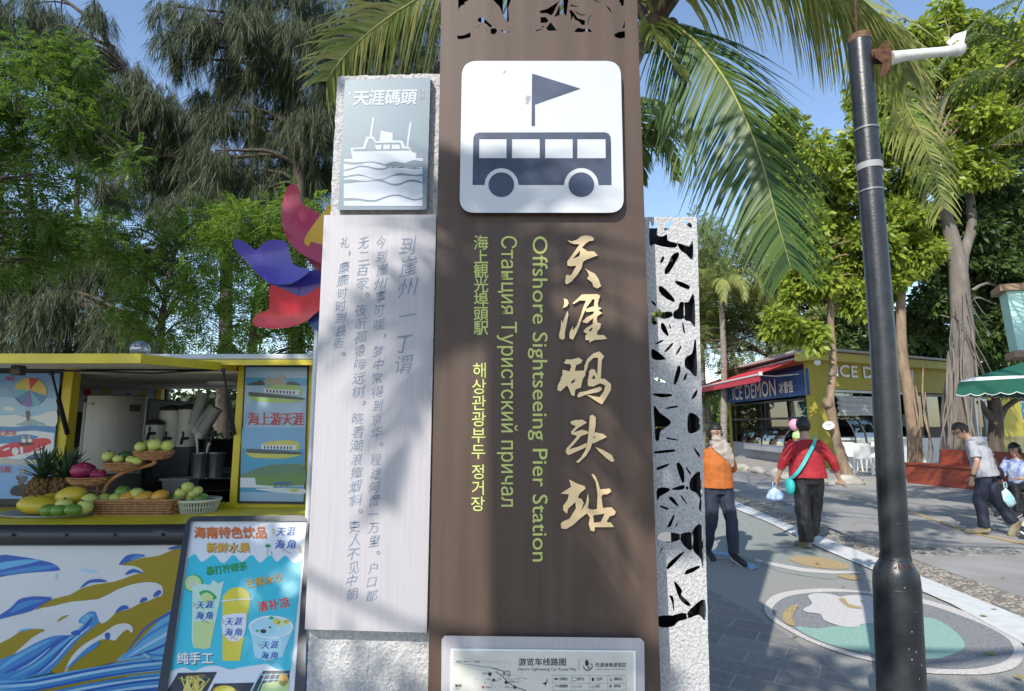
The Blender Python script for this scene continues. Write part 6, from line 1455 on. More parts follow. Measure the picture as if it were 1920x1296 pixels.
frond(palm, A3([(1222, 28, 6.0), (1140, -60, 5.9), (1000, -85, 5.7), (880, -50, 5.6), (780, 0, 5.5), (705, 50, 5.45), (650, 100, 5.4), (612, 150, 5.4)]), L_palmy, n=110, L=.98, hang=.5, seed=4, W=.014, facing=.4)
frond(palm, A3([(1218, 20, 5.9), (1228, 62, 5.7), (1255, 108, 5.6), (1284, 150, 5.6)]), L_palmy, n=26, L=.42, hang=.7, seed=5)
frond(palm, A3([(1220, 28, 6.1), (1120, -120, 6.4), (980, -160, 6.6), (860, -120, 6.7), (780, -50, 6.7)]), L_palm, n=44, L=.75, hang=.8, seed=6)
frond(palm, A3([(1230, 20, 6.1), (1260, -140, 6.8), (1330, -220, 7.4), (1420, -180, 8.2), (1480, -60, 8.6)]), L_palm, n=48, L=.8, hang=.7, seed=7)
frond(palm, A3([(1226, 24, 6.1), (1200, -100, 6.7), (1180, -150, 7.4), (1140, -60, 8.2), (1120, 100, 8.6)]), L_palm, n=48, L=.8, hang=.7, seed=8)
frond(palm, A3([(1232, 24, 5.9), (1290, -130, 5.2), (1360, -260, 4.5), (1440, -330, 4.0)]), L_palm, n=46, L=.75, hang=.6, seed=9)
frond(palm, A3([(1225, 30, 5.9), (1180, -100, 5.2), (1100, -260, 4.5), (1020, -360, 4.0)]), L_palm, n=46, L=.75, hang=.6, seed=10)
# farther palms
def palm_at(label, x, ybase, ytop, Y, nf, Lf, leaf, seed, group=None, r=.12, Ll=.7, loc=None, zt=None):
    random.seed(seed)
    b = at(x, ybase, Y) if loc is None else Vector(loc); b.z = 0; t_ = at(x - 4, ytop, Y) if loc is None else Vector((loc[0] + .3, loc[1], zt))
    p = thing('palm', label, 'palm', b, group); mb = MB(); q = smooth_pts([b, b.lerp(t_, .5) + Vector((.08, 0, 0)), t_], 8, False); mb.tube(q, [r * (1.15 - .4 * i / (len(q) - 1)) + (.008 if i % 2 else 0) for i in range(len(q))], 12); mb.build('trunk', m_palmtrunk, p)
    for k in range(nf):
        a = k * 2.4 + seed; el = random.uniform(.1, 1.1); d = Vector((math.cos(a) * math.cos(el), math.sin(a) * math.cos(el), math.sin(el))); h = Vector((d.x, d.y, 0)).normalized(); L = Lf * random.uniform(.8, 1.1)
        frond(p, [t_, t_ + d * L * .3, t_ + d * L * .5 + h * L * .12 - Vector((0, 0, L * .02)), t_ + d * L * .5 + h * L * .38 - Vector((0, 0, L * .22)), t_ + d * L * .45 + h * L * .5 - Vector((0, 0, L * .5))], leaf, n=38, L=Ll, hang=.7, seed=seed * 50 + k, rib=.02, W=.022)
    return p
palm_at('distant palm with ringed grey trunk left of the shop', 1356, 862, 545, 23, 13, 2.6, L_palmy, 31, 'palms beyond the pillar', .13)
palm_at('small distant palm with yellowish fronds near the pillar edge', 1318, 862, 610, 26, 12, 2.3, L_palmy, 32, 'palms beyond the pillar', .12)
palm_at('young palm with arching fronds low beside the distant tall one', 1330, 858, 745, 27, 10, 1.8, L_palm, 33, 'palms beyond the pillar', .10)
pf2 = palm_at('slender dark palm just behind the pierced pillar top', 1180, 900, 285, 8.0, 10, 1.25, L_palm, 34, None, .06, .5)
pc_ = thing('corner_palm', 'palm with fronds dipping into the top right corner', 'palm', (9.2, 6.6, 0)); ct = Vector((7.6, 6.6, 5.9))
mb = MB(); q = smooth_pts([Vector((9.2, 6.6, 0)), Vector((8.6, 6.6, 3)), ct], 8, False); mb.tube(q, [.13 - .03 * i / (len(q) - 1) for i in range(len(q))], 12); mb.build('trunk', m_palmtrunk, pc_)
frond(pc_, [ct] + A3([(1985, -60, 6.4), (1940, -25, 6.3), (1890, 5, 6.2), (1845, 28, 6.2), (1818, 50, 6.2)]), L_palm, n=40, L=.45, hang=.6, seed=60)
frond(pc_, [ct] + A3([(2040, 120, 6.6), (1960, 215, 6.7), (1915, 240, 6.7), (1875, 262, 6.7)]), L_palmy, n=34, L=.4, hang=.7, seed=61)
for k in range(7):
    a = k * .9 + 4.; d = Vector((math.cos(a), math.sin(a) * .8, .5)); frond(pc_, [ct, ct + d * .8, ct + d * 1.6 + Vector((0, 0, -.2)), ct + d * 2.1 + Vector((0, 0, -.9))], L_palm, n=36, L=.55, hang=.7, seed=70 + k)

# ---------------------------------------------------------------- trees behind the viewer, which shade the kiosk and dapple the signs
random.seed(23)
def shade_over(target, z):
    """place in the crown that shades a point when the sun is where it is"""
    t = Vector(target); k = (z - t.z) / to_sun.z; return t + to_sun * k
cl = []
for tx_, ty_, tz_, z, r in [(-2.6, 3, .6, 4.6, .8), (-3.6, 3, .7, 4.9, .9), (-1.7, 3, .5, 5.0, .75), (-2.2, 3.1, 1.0, 5.6, .75), (-3.2, 3.2, 1.2, 5.6, .8), (-1.5, 3.4, 1.5, 5.2, .55), (-2.4, 3.5, 1.9, 6.0, .8), (-4.2, 3.4, 1.6, 5.4, .9), (-1.1, 2.3, .3, 4.8, .55), (-1.25, 2.4, .75, 5.5, .42), (-3.0, 4.2, 2.0, 6.4, .8), (-1.9, 2.9, 0.0, 4.4, .7), (-.55, 2.0, .25, 4.9, .45), (-3.6, 3.6, 2.3, 6.6, .7), (-1.5, 4.2, 2.0, 6.2, .5), (.1, 2.0, .15, 4.6, .40), (.35, 2.0, .55, 5.0, .28), (-4.8, 3.0, 1.0, 5.0, .9), (-4.5, 9, 2, 8, 1.1), (-3.5, 9, 2.3, 8.3, 1.0), (-5.5, 8.5, 3, 8.6, 1.2), (-5.2, 9, 1.2, 7.6, 1.), (-1.1, 2.7, 2.0, 5.7, .5), (-.9, 2.7, 2.6, 6.2, .42)]:
    c = shade_over((tx_, ty_, tz_), z); cl.append((tuple(c), (r, r, r * .7)))
tb = (-5.6, -2.4, 0)
tree('shade_tree', 'leafy tree behind the viewer shading the kiosk', 'tree', tb, [Vector(tb), Vector((-5.5, -2.3, 1.6)), Vector((-5.2, -1.9, 3.2)), Vector((-4.8, -1.4, 4.6))], .2, .06, cl, L_dark, lambda c: crown_broad(c, 900, .13, .036, .3), None, m_bark_d, .03)
bp_ = thing('shade_palm', 'coconut palm behind the viewer streaking the signs with shade', 'palm', (-2.6, -3.2, 0)); bt = Vector((-2.3, -2.4, 5.6))
mb = MB(); mb.tube(smooth_pts([Vector((-2.6, -3.2, 0)), Vector((-2.5, -2.9, 3)), bt], 8, False), .12, 12); mb.build('trunk', m_palmtrunk, bp_)
for k, (tg, z) in enumerate((((-.45, 2, 1.25), 4.7), ((.25, 2, .95), 4.6), ((-.25, 2, 2.3), 5.3), ((-1.0, 2.2, 1.1), 4.4))):
    e = shade_over(tg, z); m_ = bt.lerp(e, .5) + Vector((0, 0, .45)); frond(bp_, [bt, bt.lerp(m_, .5) + Vector((0, 0, .12)), m_, m_.lerp(e, .5) + Vector((0, 0, .08)), e], L_palm, n=34, L=.55, hang=.5, seed=90 + k, W=.02)

# a tall tree beside and behind the viewer, whose crown streaks the road with shade
random.seed(24)
cl = []
for tx_, ty_, z, r in [(5.0, 7.6, 7.2, .50), (6.3, 8.6, 7.6, .45), (7.6, 10.2, 8.2, .55), (4.7, 9.8, 7.8, .45), (8.8, 12.4, 9.2, .6), (6.6, 11.4, 8.6, .5), (9.4, 9.6, 8.2, .5), (3.6, 7.2, 6.8, .30), (5.6, 12.8, 9.2, .55), (8.2, 7.6, 7.2, .4), (10.8, 12.8, 9.4, .6), (7.2, 14.5, 9.8, .6), (1.75, 3.5, 5.4, .26), (2.3, 3.25, 5.2, .20), (1.5, 3.9, 5.7, .22), (2.9, 3.3, 5.3, .16), (4.0, 10.8, 8.2, .4), (10.5, 16.2, 10.5, .7), (12.5, 15.5, 10.4, .8)]:
    c = shade_over((tx_, ty_, 0), z); cl.append((tuple(c), (r * 1.5, r * .8, r * .6)))
tb = (4.6, -3.6, 0)
tree('shade_tree', 'tall tree to the right behind the viewer that streaks the road with shade', 'tree', tb, [Vector(tb), Vector((4.5, -3.2, 2.5)), Vector((4.2, -2.4, 5.0)), Vector((3.6, -1.2, 6.8))], .24, .06, cl, L_dark, lambda c: crown_broad(c, 520, .16, .034, .3), None, m_bark_d, .03)
# ---------------------------------------------------------------- ice cream shop on the right
m_olive = M('shop_olive_paint', (.40, .33, .035), .6, var=.1, vscale=3)
m_fascia = M('shop_fascia_yellow', (.50, .43, .09), .6, var=.08, vscale=3)
m_shopgrey = M('shop_grey_base', (.33, .34, .36), .6, var=.12, vscale=3, bump=.1, bscale=30)
m_shopwhite = M('shop_white_panel', (.62, .63, .62), .5, var=.06, vscale=3)
m_signblue = M('shop_sign_blue', (.035, .12, .34), .45, var=.06, vscale=3)
m_darkblue = M('shop_dark_blue', (.02, .035, .12), .5)
m_orange = M('shop_orange_band', (.48, .17, .03), .6)
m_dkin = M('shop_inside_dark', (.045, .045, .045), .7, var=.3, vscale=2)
m_frame = M('window_frame_black', (.02, .02, .022), .4)
m_wframe = M('window_frame_white', (.62, .63, .63), .4)
m_letters = M('sign_letters_white', (.82, .83, .86), .5)
m_pane = glass('shop_glass', (.75, .82, .80), .20, .02)
ZB = .1
Cc = ground(1538, 879, ZB); Ll = ground(1372, 853.5, ZB); ZT = at(1538, 661, Cc.y).z
Rr = ground(1906, 693, ZT); Rr.z = ZB
dirR = (Rr - Cc).normalized(); dirL = (Ll - Cc).normalized()
nR = Vector((dirR.y, -dirR.x, 0)); nL = Vector((-dirL.y, dirL.x, 0))
if nR.dot(CAM - Cc) < 0: nR = -nR
if nL.dot(CAM - Cc) < 0: nL = -nL
shop = thing('ice_cream_shop', 'olive yellow ice cream shop with blue sign and red awning', 'shop', (Cc.x, Cc.y, ZB))
LR, LL = (Rr - Cc).length, (Ll - Cc).length
PR, PL = Plane(Cc, nR), Plane(Cc, nL)
def fa(side, s, z, out=0.):
    d, n = (dirR, nR) if side == 'R' else (dirL, nL); p = Cc + d * s + n * out; return Vector((p.x, p.y, z))
def slab(mb, side, s0, s1, z0, z1, t0, t1, mi=0):
    """panel on a facade from s0 to s1 along it, standing from t0 to t1 proud of it"""
    vs = [fa(side, s, z, t) for s in (s0, s1) for t in (t0, t1) for z in (z0, z1)]
    mb.add(vs, [(0, 1, 3, 2), (4, 6, 7, 5), (0, 4, 5, 1), (2, 3, 7, 6), (0, 2, 6, 4), (1, 5, 7, 3)], mi)
def zl(side, px, y0):
    """height on a facade seen at pixel (px, y0)"""
    return (PR if side == 'R' else PL).hit(px, y0).z
def sl(side, px, y=800):
    p = (PR if side == 'R' else PL).hit(px, y); return (p - Cc).dot(dirR if side == 'R' else dirL)
zbL, zwL, zs0, zs1 = zl('L', 1450, 834), zl('L', 1450, 750), zl('L', 1450, 748), zl('L', 1450, 706)
zb, zw, zf = zl('R', 1700, 822), zl('R', 1640, 735), zl('R', 1640, 694)
mb = MB(); slab(mb, 'L', .02, LL, ZB, zbL, -.12, 0); mb.build('grey_base_wall', m_shopgrey, shop)
mb = MB(); slab(mb, 'R', .3, LR, ZB, zb, -.12, 0); mb.build('white_base_wall', m_shopwhite, shop)
mb = MB(); sR = sl('R', 1560); slab(mb, 'R', -.02, sR, ZB, ZT - .25, -.3, .02); mb.build('corner_pillar', m_olive, shop); mb = MB(); sE = sl('R', 1856); slab(mb, 'R', sE, sE + .45, ZB, ZT - .25, -.3, .03); mb.build('corner_pillar', m_olive, shop); mb = MB(); slab(mb, 'L', LL - .25, LL, ZB, zs0, -.2, .03); mb.build('corner_pillar', m_olive, shop)
mb = MB(); slab(mb, 'R', sR, sE, zw + .04, ZT - .25, -.15, 0); slab(mb, 'R', sE + .45, LR, ZB, ZT - .25, -.15, 0); mb.build('olive_wall', m_olive, shop)
mb = MB(); slab(mb, 'R', -.30, LR + .3, ZT - .27, ZT, -.4, .32); roofF = mb.build('roof_fascia', m_fascia, shop)
mb = MB(); P = [fa('R', -.5, ZT + .03, .55), fa('R', LR + .4, ZT + .03, .4), fa('R', LR + .4, ZT + .03, .4) + dirL * LL, fa('L', LL + .3, ZT + .03, .5)]; mb.prism(P, (0, 0, .06))
for k in range(60): s = k / 59 * (LL + .2); p = fa('L', s, ZT + .06, .5); mb.box(p, (.09, .07, .05), 0)
mb.build('roof', M('corrugated_roof', (.42, .42, .40), .6, var=.15, vscale=4), shop)
mb = MB(); slab(mb, 'L', 0.05, LL, zs1 + .36, ZT, -.1, .04, 1); slab(mb, 'L', .05, LL, zs1 + .22, zs1 + .36, -.1, .06, 2); slab(mb, 'L', .05, LL, zs1, zs1 + .22, -.1, .02, 1); mb.build('upper_band', [m_fascia, m_darkblue, m_orange], shop)
mb = MB(); slab(mb, 'L', .12, LL - .1, zs0, zs1 + .02, 0, .14)
for k in range(7): z = zs0 + (zs1 - zs0) * k / 7; slab(mb, 'L', .12, LL - .1, z, z + .015, .14, .155)
sgn = mb.build('blue_sign', m_signblue, shop)
PLs = Plane(Cc + nL * .17, nL); PRs = Plane(Cc + nR * .03, nR)
def wall_text(mb, side, s, sc, zb_, h, w, off, mi=0, bold=0):
    """lettering on a facade: starts at sc along it"""
    V, F = text2d(s); x0 = min(v[0] for v in V); x1 = max(v[0] for v in V); y0 = min(v[1] for v in V); y1 = max(v[1] for v in V)
    d = dirR if side == 'R' else -dirL
    for k in range(5 if bold else 1):
        dx, dz = ((0, 0), (bold, 0), (-bold, 0), (0, bold), (0, -bold))[k]
        P = []
        for x, y in V:
            u = (x - x0) / (x1 - x0) * w + dx; z = zb_ + (y - y0) / (y1 - y0) * h + dz
            p = Cc + (dirR * (sc + u) if side == 'R' else dirL * (sc - u)) + (nR if side == 'R' else nL) * (off + .002 * k); P.append((p.x, p.y, z))
        mb.add(P, F, mi)
mb = MB(); a, b_ = sl('L', 1381, 735), sl('L', 1463, 725); wall_text(mb, 'L', 'ICE DEMON', a, zs0 + .10, (zs1 - zs0) * .70, a - b_, .17, 0, .012)
a, b_ = sl('L', 1470, 730), sl('L', 1497, 730); wall_text(mb, 'L', '冰雪怪', a, zs0 + .14, (zs1 - zs0) * .48, a - b_, .17, 0, .012); mb.build('sign_lettering', m_letters, sgn)
mb = MB(); a, b_ = sl('R', 1567, 704), sl('R', 1710, 704); z0, z1 = zl('R', 1690, 713), zl('R', 1690, 693); wall_text(mb, 'R', 'ICE DEMON', a, z0, z1 - z0, b_ - a, .03, 0, .012); mb.build('wall_lettering', m_letters, shop)
# openings on the left facade
mb = MB(); z0, z1 = zbL + .30, zwL - .03; wA, wB = .25, LL - .3
for s in (wA, (wA + wB) * .5, wB): slab(mb, 'L', s - .035, s + .035, zbL, z1, -.1, .01)
slab(mb, 'L', wA, wB, z1 - .07, z1, -.1, .012); slab(mb, 'L', wA, wB, (z0 + z1) / 2 - .04, (z0 + z1) / 2 + .04, -.1, .012)
win = mb.build('window_frame', m_frame, shop)
mb = MB(); mb.quad(fa('L', wA, z0, -.05), fa('L', wB, z0, -.05), fa('L', wB, z1, -.05), fa('L', wA, z1, -.05)); mb.build('glass_pane', m_pane, win)
# openings on the right facade
sW0, sW1 = sR, sl('R', 1715)
mb = MB()
for s in (sW0 + .04, sW1): slab(mb, 'R', s - .05, s + .05, zb, zw + .02, -.1, .02)
slab(mb, 'R', sW0, sW1, zw - .06, zw + .02, -.1, .021); slab(mb, 'R', sW0, sW1, zb - .02, zb + .05, -.3, .12); fw = mb.build('serving_window', m_wframe, shop)
for px in (1620, 1660, 1690): mb = MB(); s = sl('R', px); slab(mb, 'R', s - .03, s + .03, zb + .05, zw - .06, -.1, 0); mb.build('window_mullion', m_frame, fw)
for px in (1740, 1772, 1810): mb = MB(); s = sl('R', px); slab(mb, 'R', s - .05, s + .05, zb, zw, -.1, .01); mb.build('window_mullion', m_frame, fw)
mb = MB(); slab(mb, 'R', sW1, sE, zw - .08, zw, -.1, .012); mb.build('window_head', m_frame, fw)
mb = MB(); s0, s1 = sl('R', 1832), sl('R', 1853)
for s in (s0, s1): slab(mb, 'R', s - .05, s + .05, .3, zw - .1, -.1, .025)
slab(mb, 'R', s0, s1, zw - .2, zw - .1, -.1, .026); mb.build('door_frame', m_wframe, shop)
mb = MB(); slab(mb, 'R', sW1 + .1, sE, zb, zw - .08, -.06, -.055); slab(mb, 'R', sW0 + .1, sl('R', 1660), zw - .95, zw - .08, -.06, -.055); mb.build('glass_pane', m_pane, fw)
# folded pale blind in the serving window
mb = MB(); s0, s1 = sl('R', 1570), sl('R', 1662)
for k in range(7): z = zw - .28 - k * .09; slab(mb, 'R', s0, s1, z, z + .10, .05 + .05 * (k % 2), .10 + .05 * (k % 2) + k * .02)
mb.build('folded_awning', M('awning_grey', (.48, .48, .47), .7, var=.15, vscale=4), shop)
# interior
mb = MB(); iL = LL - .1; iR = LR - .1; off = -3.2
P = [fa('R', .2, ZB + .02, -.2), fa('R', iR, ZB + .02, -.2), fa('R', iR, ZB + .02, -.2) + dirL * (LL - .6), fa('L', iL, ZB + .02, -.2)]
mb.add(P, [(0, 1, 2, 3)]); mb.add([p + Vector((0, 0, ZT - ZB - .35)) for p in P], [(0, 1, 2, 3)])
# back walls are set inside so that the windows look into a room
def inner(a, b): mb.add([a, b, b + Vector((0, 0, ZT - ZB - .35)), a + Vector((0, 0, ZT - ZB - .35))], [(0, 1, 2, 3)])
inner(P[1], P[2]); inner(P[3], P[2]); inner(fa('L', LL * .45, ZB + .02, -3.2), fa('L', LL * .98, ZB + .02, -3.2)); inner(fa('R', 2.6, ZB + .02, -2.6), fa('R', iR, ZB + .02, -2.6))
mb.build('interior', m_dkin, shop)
mb = MB(); 
for k in range(5): s = 3 + k * 1.5; slab(mb, 'R', s, s + .9, 1.2 + .2 * (k % 2), 1.9 + .25 * (k % 3), -2.4, -1.9, k % 3)
slab(mb, 'R', 1.2, 8, ZB, 1.05, -1.5, -.9, 0); slab(mb, 'R', 4.0, 4.8, 1.3, 2.1, -.5, -.3, 0)
mb.build('counter_equipment', [m_shopwhite, M('equip_steel', (.3, .31, .32), .35, metal=.7), M('equip_teal', (.10, .22, .26), .5)], shop)
mb = MB(); q = [fa('L', 2.2, zbL + .9, -1.2), fa('L', 4.6, zbL + .9, -1.2), fa('L', 3.8, zwL - .1, -1.2), fa('L', 2.4, zwL - .05, -1.2)]; mb.prism(q, nL * .03); mb.build('blue_backdrop_panel', M('panel_turquoise', (.06, .38, .55), .4, var=.6, vscale=3), shop)
# red awning
mb = MB(); s0, s1 = .35, LL - .2; zA, zF = ZT - .12, zl('L', 1480, 690) * 0 + at(1405, 702, fa('L', .6, 0, 1.5).y).z; O = 1.55
a, b_, c, d = fa('L', s0, zA, .06), fa('L', s1, zA, .06), fa('L', s1, zF, O), fa('L', s0, zF, O)
n = 24; up = Vector((0, 0, .012))
top_v = []
for i in range(n + 1):
    t = i / n; e = Vector((0, 0, -.03 * math.sin(t * math.pi * 6) ** 2)); top_v += [a.lerp(b_, t), a.lerp(b_, t).lerp(d.lerp(c, t), .5) + e, d.lerp(c, t)]
fs = [(3 * i + j, 3 * i + 3 + j, 3 * i + 4 + j, 3 * i + 1 + j) for i in range(n) for j in range(2)]
mb.add(top_v, fs, 0, True); mb.add([v + up for v in top_v], fs, 0, True)
val = []
for i in range(4 * n + 1): t = i / (4 * n); p = d.lerp(c, t); val += [p, p + nL * .01 + Vector((0, 0, -.24 - .03 * abs(math.sin(i * .8))))]
mb.add(val, [(2 * i, 2 * i + 2, 2 * i + 3, 2 * i + 1) for i in range(4 * n)])
aw = mb.build('red_awning', M('awning_red', (.50, .035, .055), .7, var=.12, vscale=5), shop)
mb = MB()
mb.tube([d + Vector((0, 0, -.02)), c + Vector((0, 0, -.02))], .035, 8); mb.tube([a + Vector((0, 0, .03)), b_ + Vector((0, 0, .03))], .045, 8); mb.box(d, (.10, .10, .13), bev=.01); mb.box(a, (.14, .10, .16), bev=.01)
for s in (s0 + .3, s1 - .5): mb.tube([fa('L', s, zF + .02, .08), fa('L', s + .25, zF - .04, O * .5), fa('L', s, zF - .02, O)], .025, 6)
mb.build('awning_arms', M('awning_white_metal', (.62, .62, .60), .45), aw)
p = fa('R', -.1, ZT - .36, .25); mb = MB(); mb.ell(p, (.10, .10, .10), 0, 14, 10); mb.lathe(p + Vector((0, 0, .07)), [(.05, 0), (.06, .04)], 12); mb.build('globe_light', m_letters, shop)

# ---------------------------------------------------------------- freezer cabinets
def freezer(label, side, s0, s1, z0, z1, out, stuff, gid):
    c = fa(side, (s0 + s1) / 2, ZB, out / 2); t = thing('display_freezer', label, 'freezer', (c.x, c.y, ZB)); mb = MB(); slab(mb, side, s0, s1, z0 - .25, z0, -.6, out * .4, 0); mb.build('cabinet', m_shopgrey, t)
    mb = MB(); n = 8; prof = [(out * math.sin(R(90 * k / n)) * .45, z0 + (z1 - z0) * math.cos(R(90 * k / n))) for k in range(n + 1)]
    for k in range(n): mb.quad(fa(side, s0, prof[k][1], prof[k][0]), fa(side, s1, prof[k][1], prof[k][0]), fa(side, s1, prof[k + 1][1], prof[k + 1][0]), fa(side, s0, prof[k + 1][1], prof[k + 1][0]))
    mb.build('curved_glass', glass('freezer_glass', (.7, .8, .78), .35, .02), t)
    mb = MB()
    for s in (s0, (s0 + s1) / 2, s1): mb.tube([fa(side, s, q[1], q[0] + .01) for q in prof], .022, 6)
    mb.tube([fa(side, s0, z1, 0), fa(side, s1, z1, 0)], .025, 6); mb.build('frame', m_frame, t)
    mb = MB(); random.seed(9)
    for k in range(stuff): mb.ell(fa(side, s0 + (s1 - s0) * (k + .5) / stuff, z0 + .06, -.05 - .1 * (k % 2)), (.09, .09, .07), k % 3, 10, 6)
    mb.build('ice_cream_tubs', [M('tub_orange', (.5, .2, .06), .6), M('tub_cream', (.6, .5, .36), .6), M('tub_red', (.4, .05, .06), .6)], t)
freezer('curved glass ice cream freezer in the grey wall under the blue sign', 'L', sl('L', 1492, 820), sl('L', 1410, 820), zbL + .02, zbL + .62, .9, 12, 1)
freezer('glass fronted snack case beside the slim tree trunk', 'R', sl('R', 1572), sl('R', 1612), zb - .10, zb + .75, 1.2, 9, 2)

# ---------------------------------------------------------------- white chairs and table in front of the shop
m_chair = M('chair_white_plastic', (.70, .70, .68), .45, var=.04)
def chair():
    t = thing('white_chair', 'x', 'chair', (0, 0, 0), 'white plastic chairs by the shop')
    mb = MB(); mb.box((0, 0, .45), (.44, .44, .035), bev=.012); mb.build('seat', m_chair, t)
    mb = MB(); mb.prism([(-.21, .20, .46), (.21, .20, .46), (.20, .27, .86), (.12, .275, .875), (-.12, .275, .875), (-.20, .27, .86)], (0, .025, 0)); mb.build('backrest', m_chair, t)
    for sx in (-1, 1):
        for sy in (-1, 1): mb = MB(); mb.bar((sx * .19, sy * .19, .44), (sx * .215, sy * .225, 0), .035, .035); mb.build('leg', m_chair, t)
    return t
ch = chair()
cy_ = at(1607, 880, 15.8)
def g1(x, y): return ground(x, y, ZB)
spots = [((1598, 884), 2.3, 'white plastic chair partly hidden by the slim tree trunk'), ((1621, 890), 2.5, 'white plastic chair facing away in front of the table'), ((1646, 886), -.9, 'white plastic chair half hidden behind the black pole')]
for i, ((x, y), a, lab) in enumerate(spots):
    p = g1(x, y)
    if i == 0: ch.location = p; ch.rotation_euler = (0, 0, a); ch['label'] = lab
    else: copy_tree(ch, p, a, lab)
p = g1(1640, 884); t = thing('table', 'small grey topped table with thin black legs by white chairs', 'table', p)
mb = MB(); mb.box(p + Vector((0, 0, .74)), (.9, .7, .03), bev=.008); mb.build('tabletop', M('table_grey', (.40, .40, .39), .5), t)
for dx, dy in ((-.38, -.28), (.38, -.28), (-.38, .28), (.38, .28)): mb = MB(); mb.tube([p + Vector((dx, dy, .725)), p + Vector((dx, dy, 0))], .018, 8); mb.build('leg', m_frame, t)

# ---------------------------------------------------------------- red planter bench
m_redw = M('bench_red_wood', (.27, .055, .028), .5, var=.25, vscale=2.5, stretch=(1, 1, 6), bump=.1, bscale=30)
b0, b1 = ground(1700, 905), ground(1850, 921); d = (b1 - b0).normalized(); nn = Vector((d.y, -d.x, 0))
if nn.dot(CAM - b0) < 0: nn = -nn
b1 = b1 + d * 1.6; L = (b1 - b0).length; zt = .50
bench = thing('planter_bench', 'long red brown wooden bench box around the tree trunks', 'bench', (b0.x, b0.y, 0))
mb = MB(); n = int(L / .62)
for k in range(n): a, b_ = b0 + d * (L * k / n + .004), b0 + d * (L * (k + 1) / n - .004); mb.prism([a, b_, b_ - nn * 1.7, a - nn * 1.7], (0, 0, zt - .03))
mb.build('front_box', m_redw, bench)
mb = MB(); a, b_ = b0 - d * .06 + nn * .05, b1 + nn * .05; mb.prism([Vector((*q.xy, zt - .03)) for q in (a, b_, b_ - nn * .55, a - nn * .55)], (0, 0, .04)); mb.build('seat', m_redw, bench)
a = b0 + d * .55 - nn * .5; b_ = b1 - nn * .5; mb = MB(); mb.prism([Vector((*q.xy, zt + .012)) for q in (a, b_, b_ - nn * .08, a - nn * .08)], (0, 0, .36)); mb.build('backrest', m_redw, bench)

# ---------------------------------------------------------------- green parasol, mint sign, far blue hoarding
u, v = Vector((.45, -.893, 0)), Vector((.893, .45, 0)); A = Vector((at(1797, 720, 9.3).x, 9.3, 0)); zE = at(1797, 716, 9.3).z; S_ = 3.2
par = thing('green_parasol', 'large square green market parasol with a white edge stripe', 'parasol', A + (u + v) * S_ / 2)
cn = [A, A + u * S_, A + (u + v) * S_, A + v * S_]; cn = [Vector((p.x, p.y, zE)) for p in cn]; ctr = sum(cn, Vector()) / 4; apex = ctr + Vector((0, 0, .72))
m_green = M('parasol_green', (.007, .095, .060), .75, var=.12, vscale=3); m_wst = M('parasol_white', (.72, .73, .72), .7)
mb = MB(); n = 16
for i in range(4):
    a, b_ = cn[i], cn[(i + 1) % 4]
    for (t0, t1, mi) in ((0, .10, 1), (.10, .55, 0), (.55, 1., 0)):
        for k in range(n):
            s0, s1 = k / n, (k + 1) / n
            def q(s, t): p = a.lerp(b_, s).lerp(apex, t); return p + Vector((0, 0, -.10 * math.sin(math.pi * t) * math.sin(math.pi * s)))
            if t1 == 1.: mb.add([q(s0, t0), q(s1, t0), apex], [(0, 1, 2)], mi, True)
            else: mb.quad(q(s0, t0), q(s1, t0), q(s1, t1), q(s0, t1), mi)
cano = mb.build('canopy', [m_green, m_wst], par)
mb = MB()
for i in range(4):
    a, b_ = cn[i], cn[(i + 1) % 4]; N = 96
    tp = [a.lerp(b_, k / N) for k in range(N + 1)]; bt = [p + Vector((0, 0, -.20 - .035 * abs(math.sin(k * math.pi / 6)))) + (p - ctr).normalized() * .05 for k, p in enumerate(tp)]; bb = [p + Vector((0, 0, -.012)) for p in bt]
    mb.add(tp + bt, [(k, k + 1, N + 2 + k, N + 1 + k) for k in range(N)], 0, True); mb.add(bt + bb, [(k, k + 1, N + 2 + k, N + 1 + k) for k in range(N)], 1)
mb.build('valance', [m_green, m_wst], cano)
mb = MB(); mb.tube([Vector((ctr.x, ctr.y, 0)), apex], .035, 12); mb.build('pole', m_wframe, par)
mb = MB()
for p in cn: mb.tube([apex - Vector((0, 0, .04)), p - Vector((0, 0, .03))], .014, 6)
mb.build('ribs', m_wframe, par)
mb = MB(); mb.box((ctr.x, ctr.y, .05), (.8, .8, .1), bev=.02); mb.build('base', m_shopgrey, par)
a, b_ = at(1890, 552, 10), at(1898, 664, 10)
mint = thing('mint_sign_box', 'mint green sign box with brown top and bottom trim', 'sign', (10.6, 10.3, 0)); xl = a.x
mb = MB(); zz0, zz1 = at(1890, 657, 10).z, at(1890, 545, 10).z
mb.prism([(xl - .02, 10, zz1), (xl + .05, 10, zz0), (11.6, 9.3, zz0), (11.6, 9.3, zz1)], (.25, .45, 0)); mb.build('box', M('mint_paint', (.42, .66, .58), .5, var=.04, vscale=2), mint)
mb = MB()
for zc, x_ in ((zz1 + .05, xl - .16), (zz0 - .07, xl - .04)): mb.prism([(x_, 9.97, zc - .06), (11.7, 9.2, zc - .06), (11.7, 9.2, zc + .06), (x_, 9.97, zc + .06)], (.30, .55, 0))
mb.build('trim', M('trim_brown', (.30, .19, .11), .6), mint)
mb = MB(); mb.tube([(11.4, 9.8, 0), (11.4, 9.8, zz1)], .09, 12); mb.build('post', M('trim_brown', (.30, .19, .11), .6), mint)
a, b_ = at(1878, 742, 30), at(1990, 800, 30)
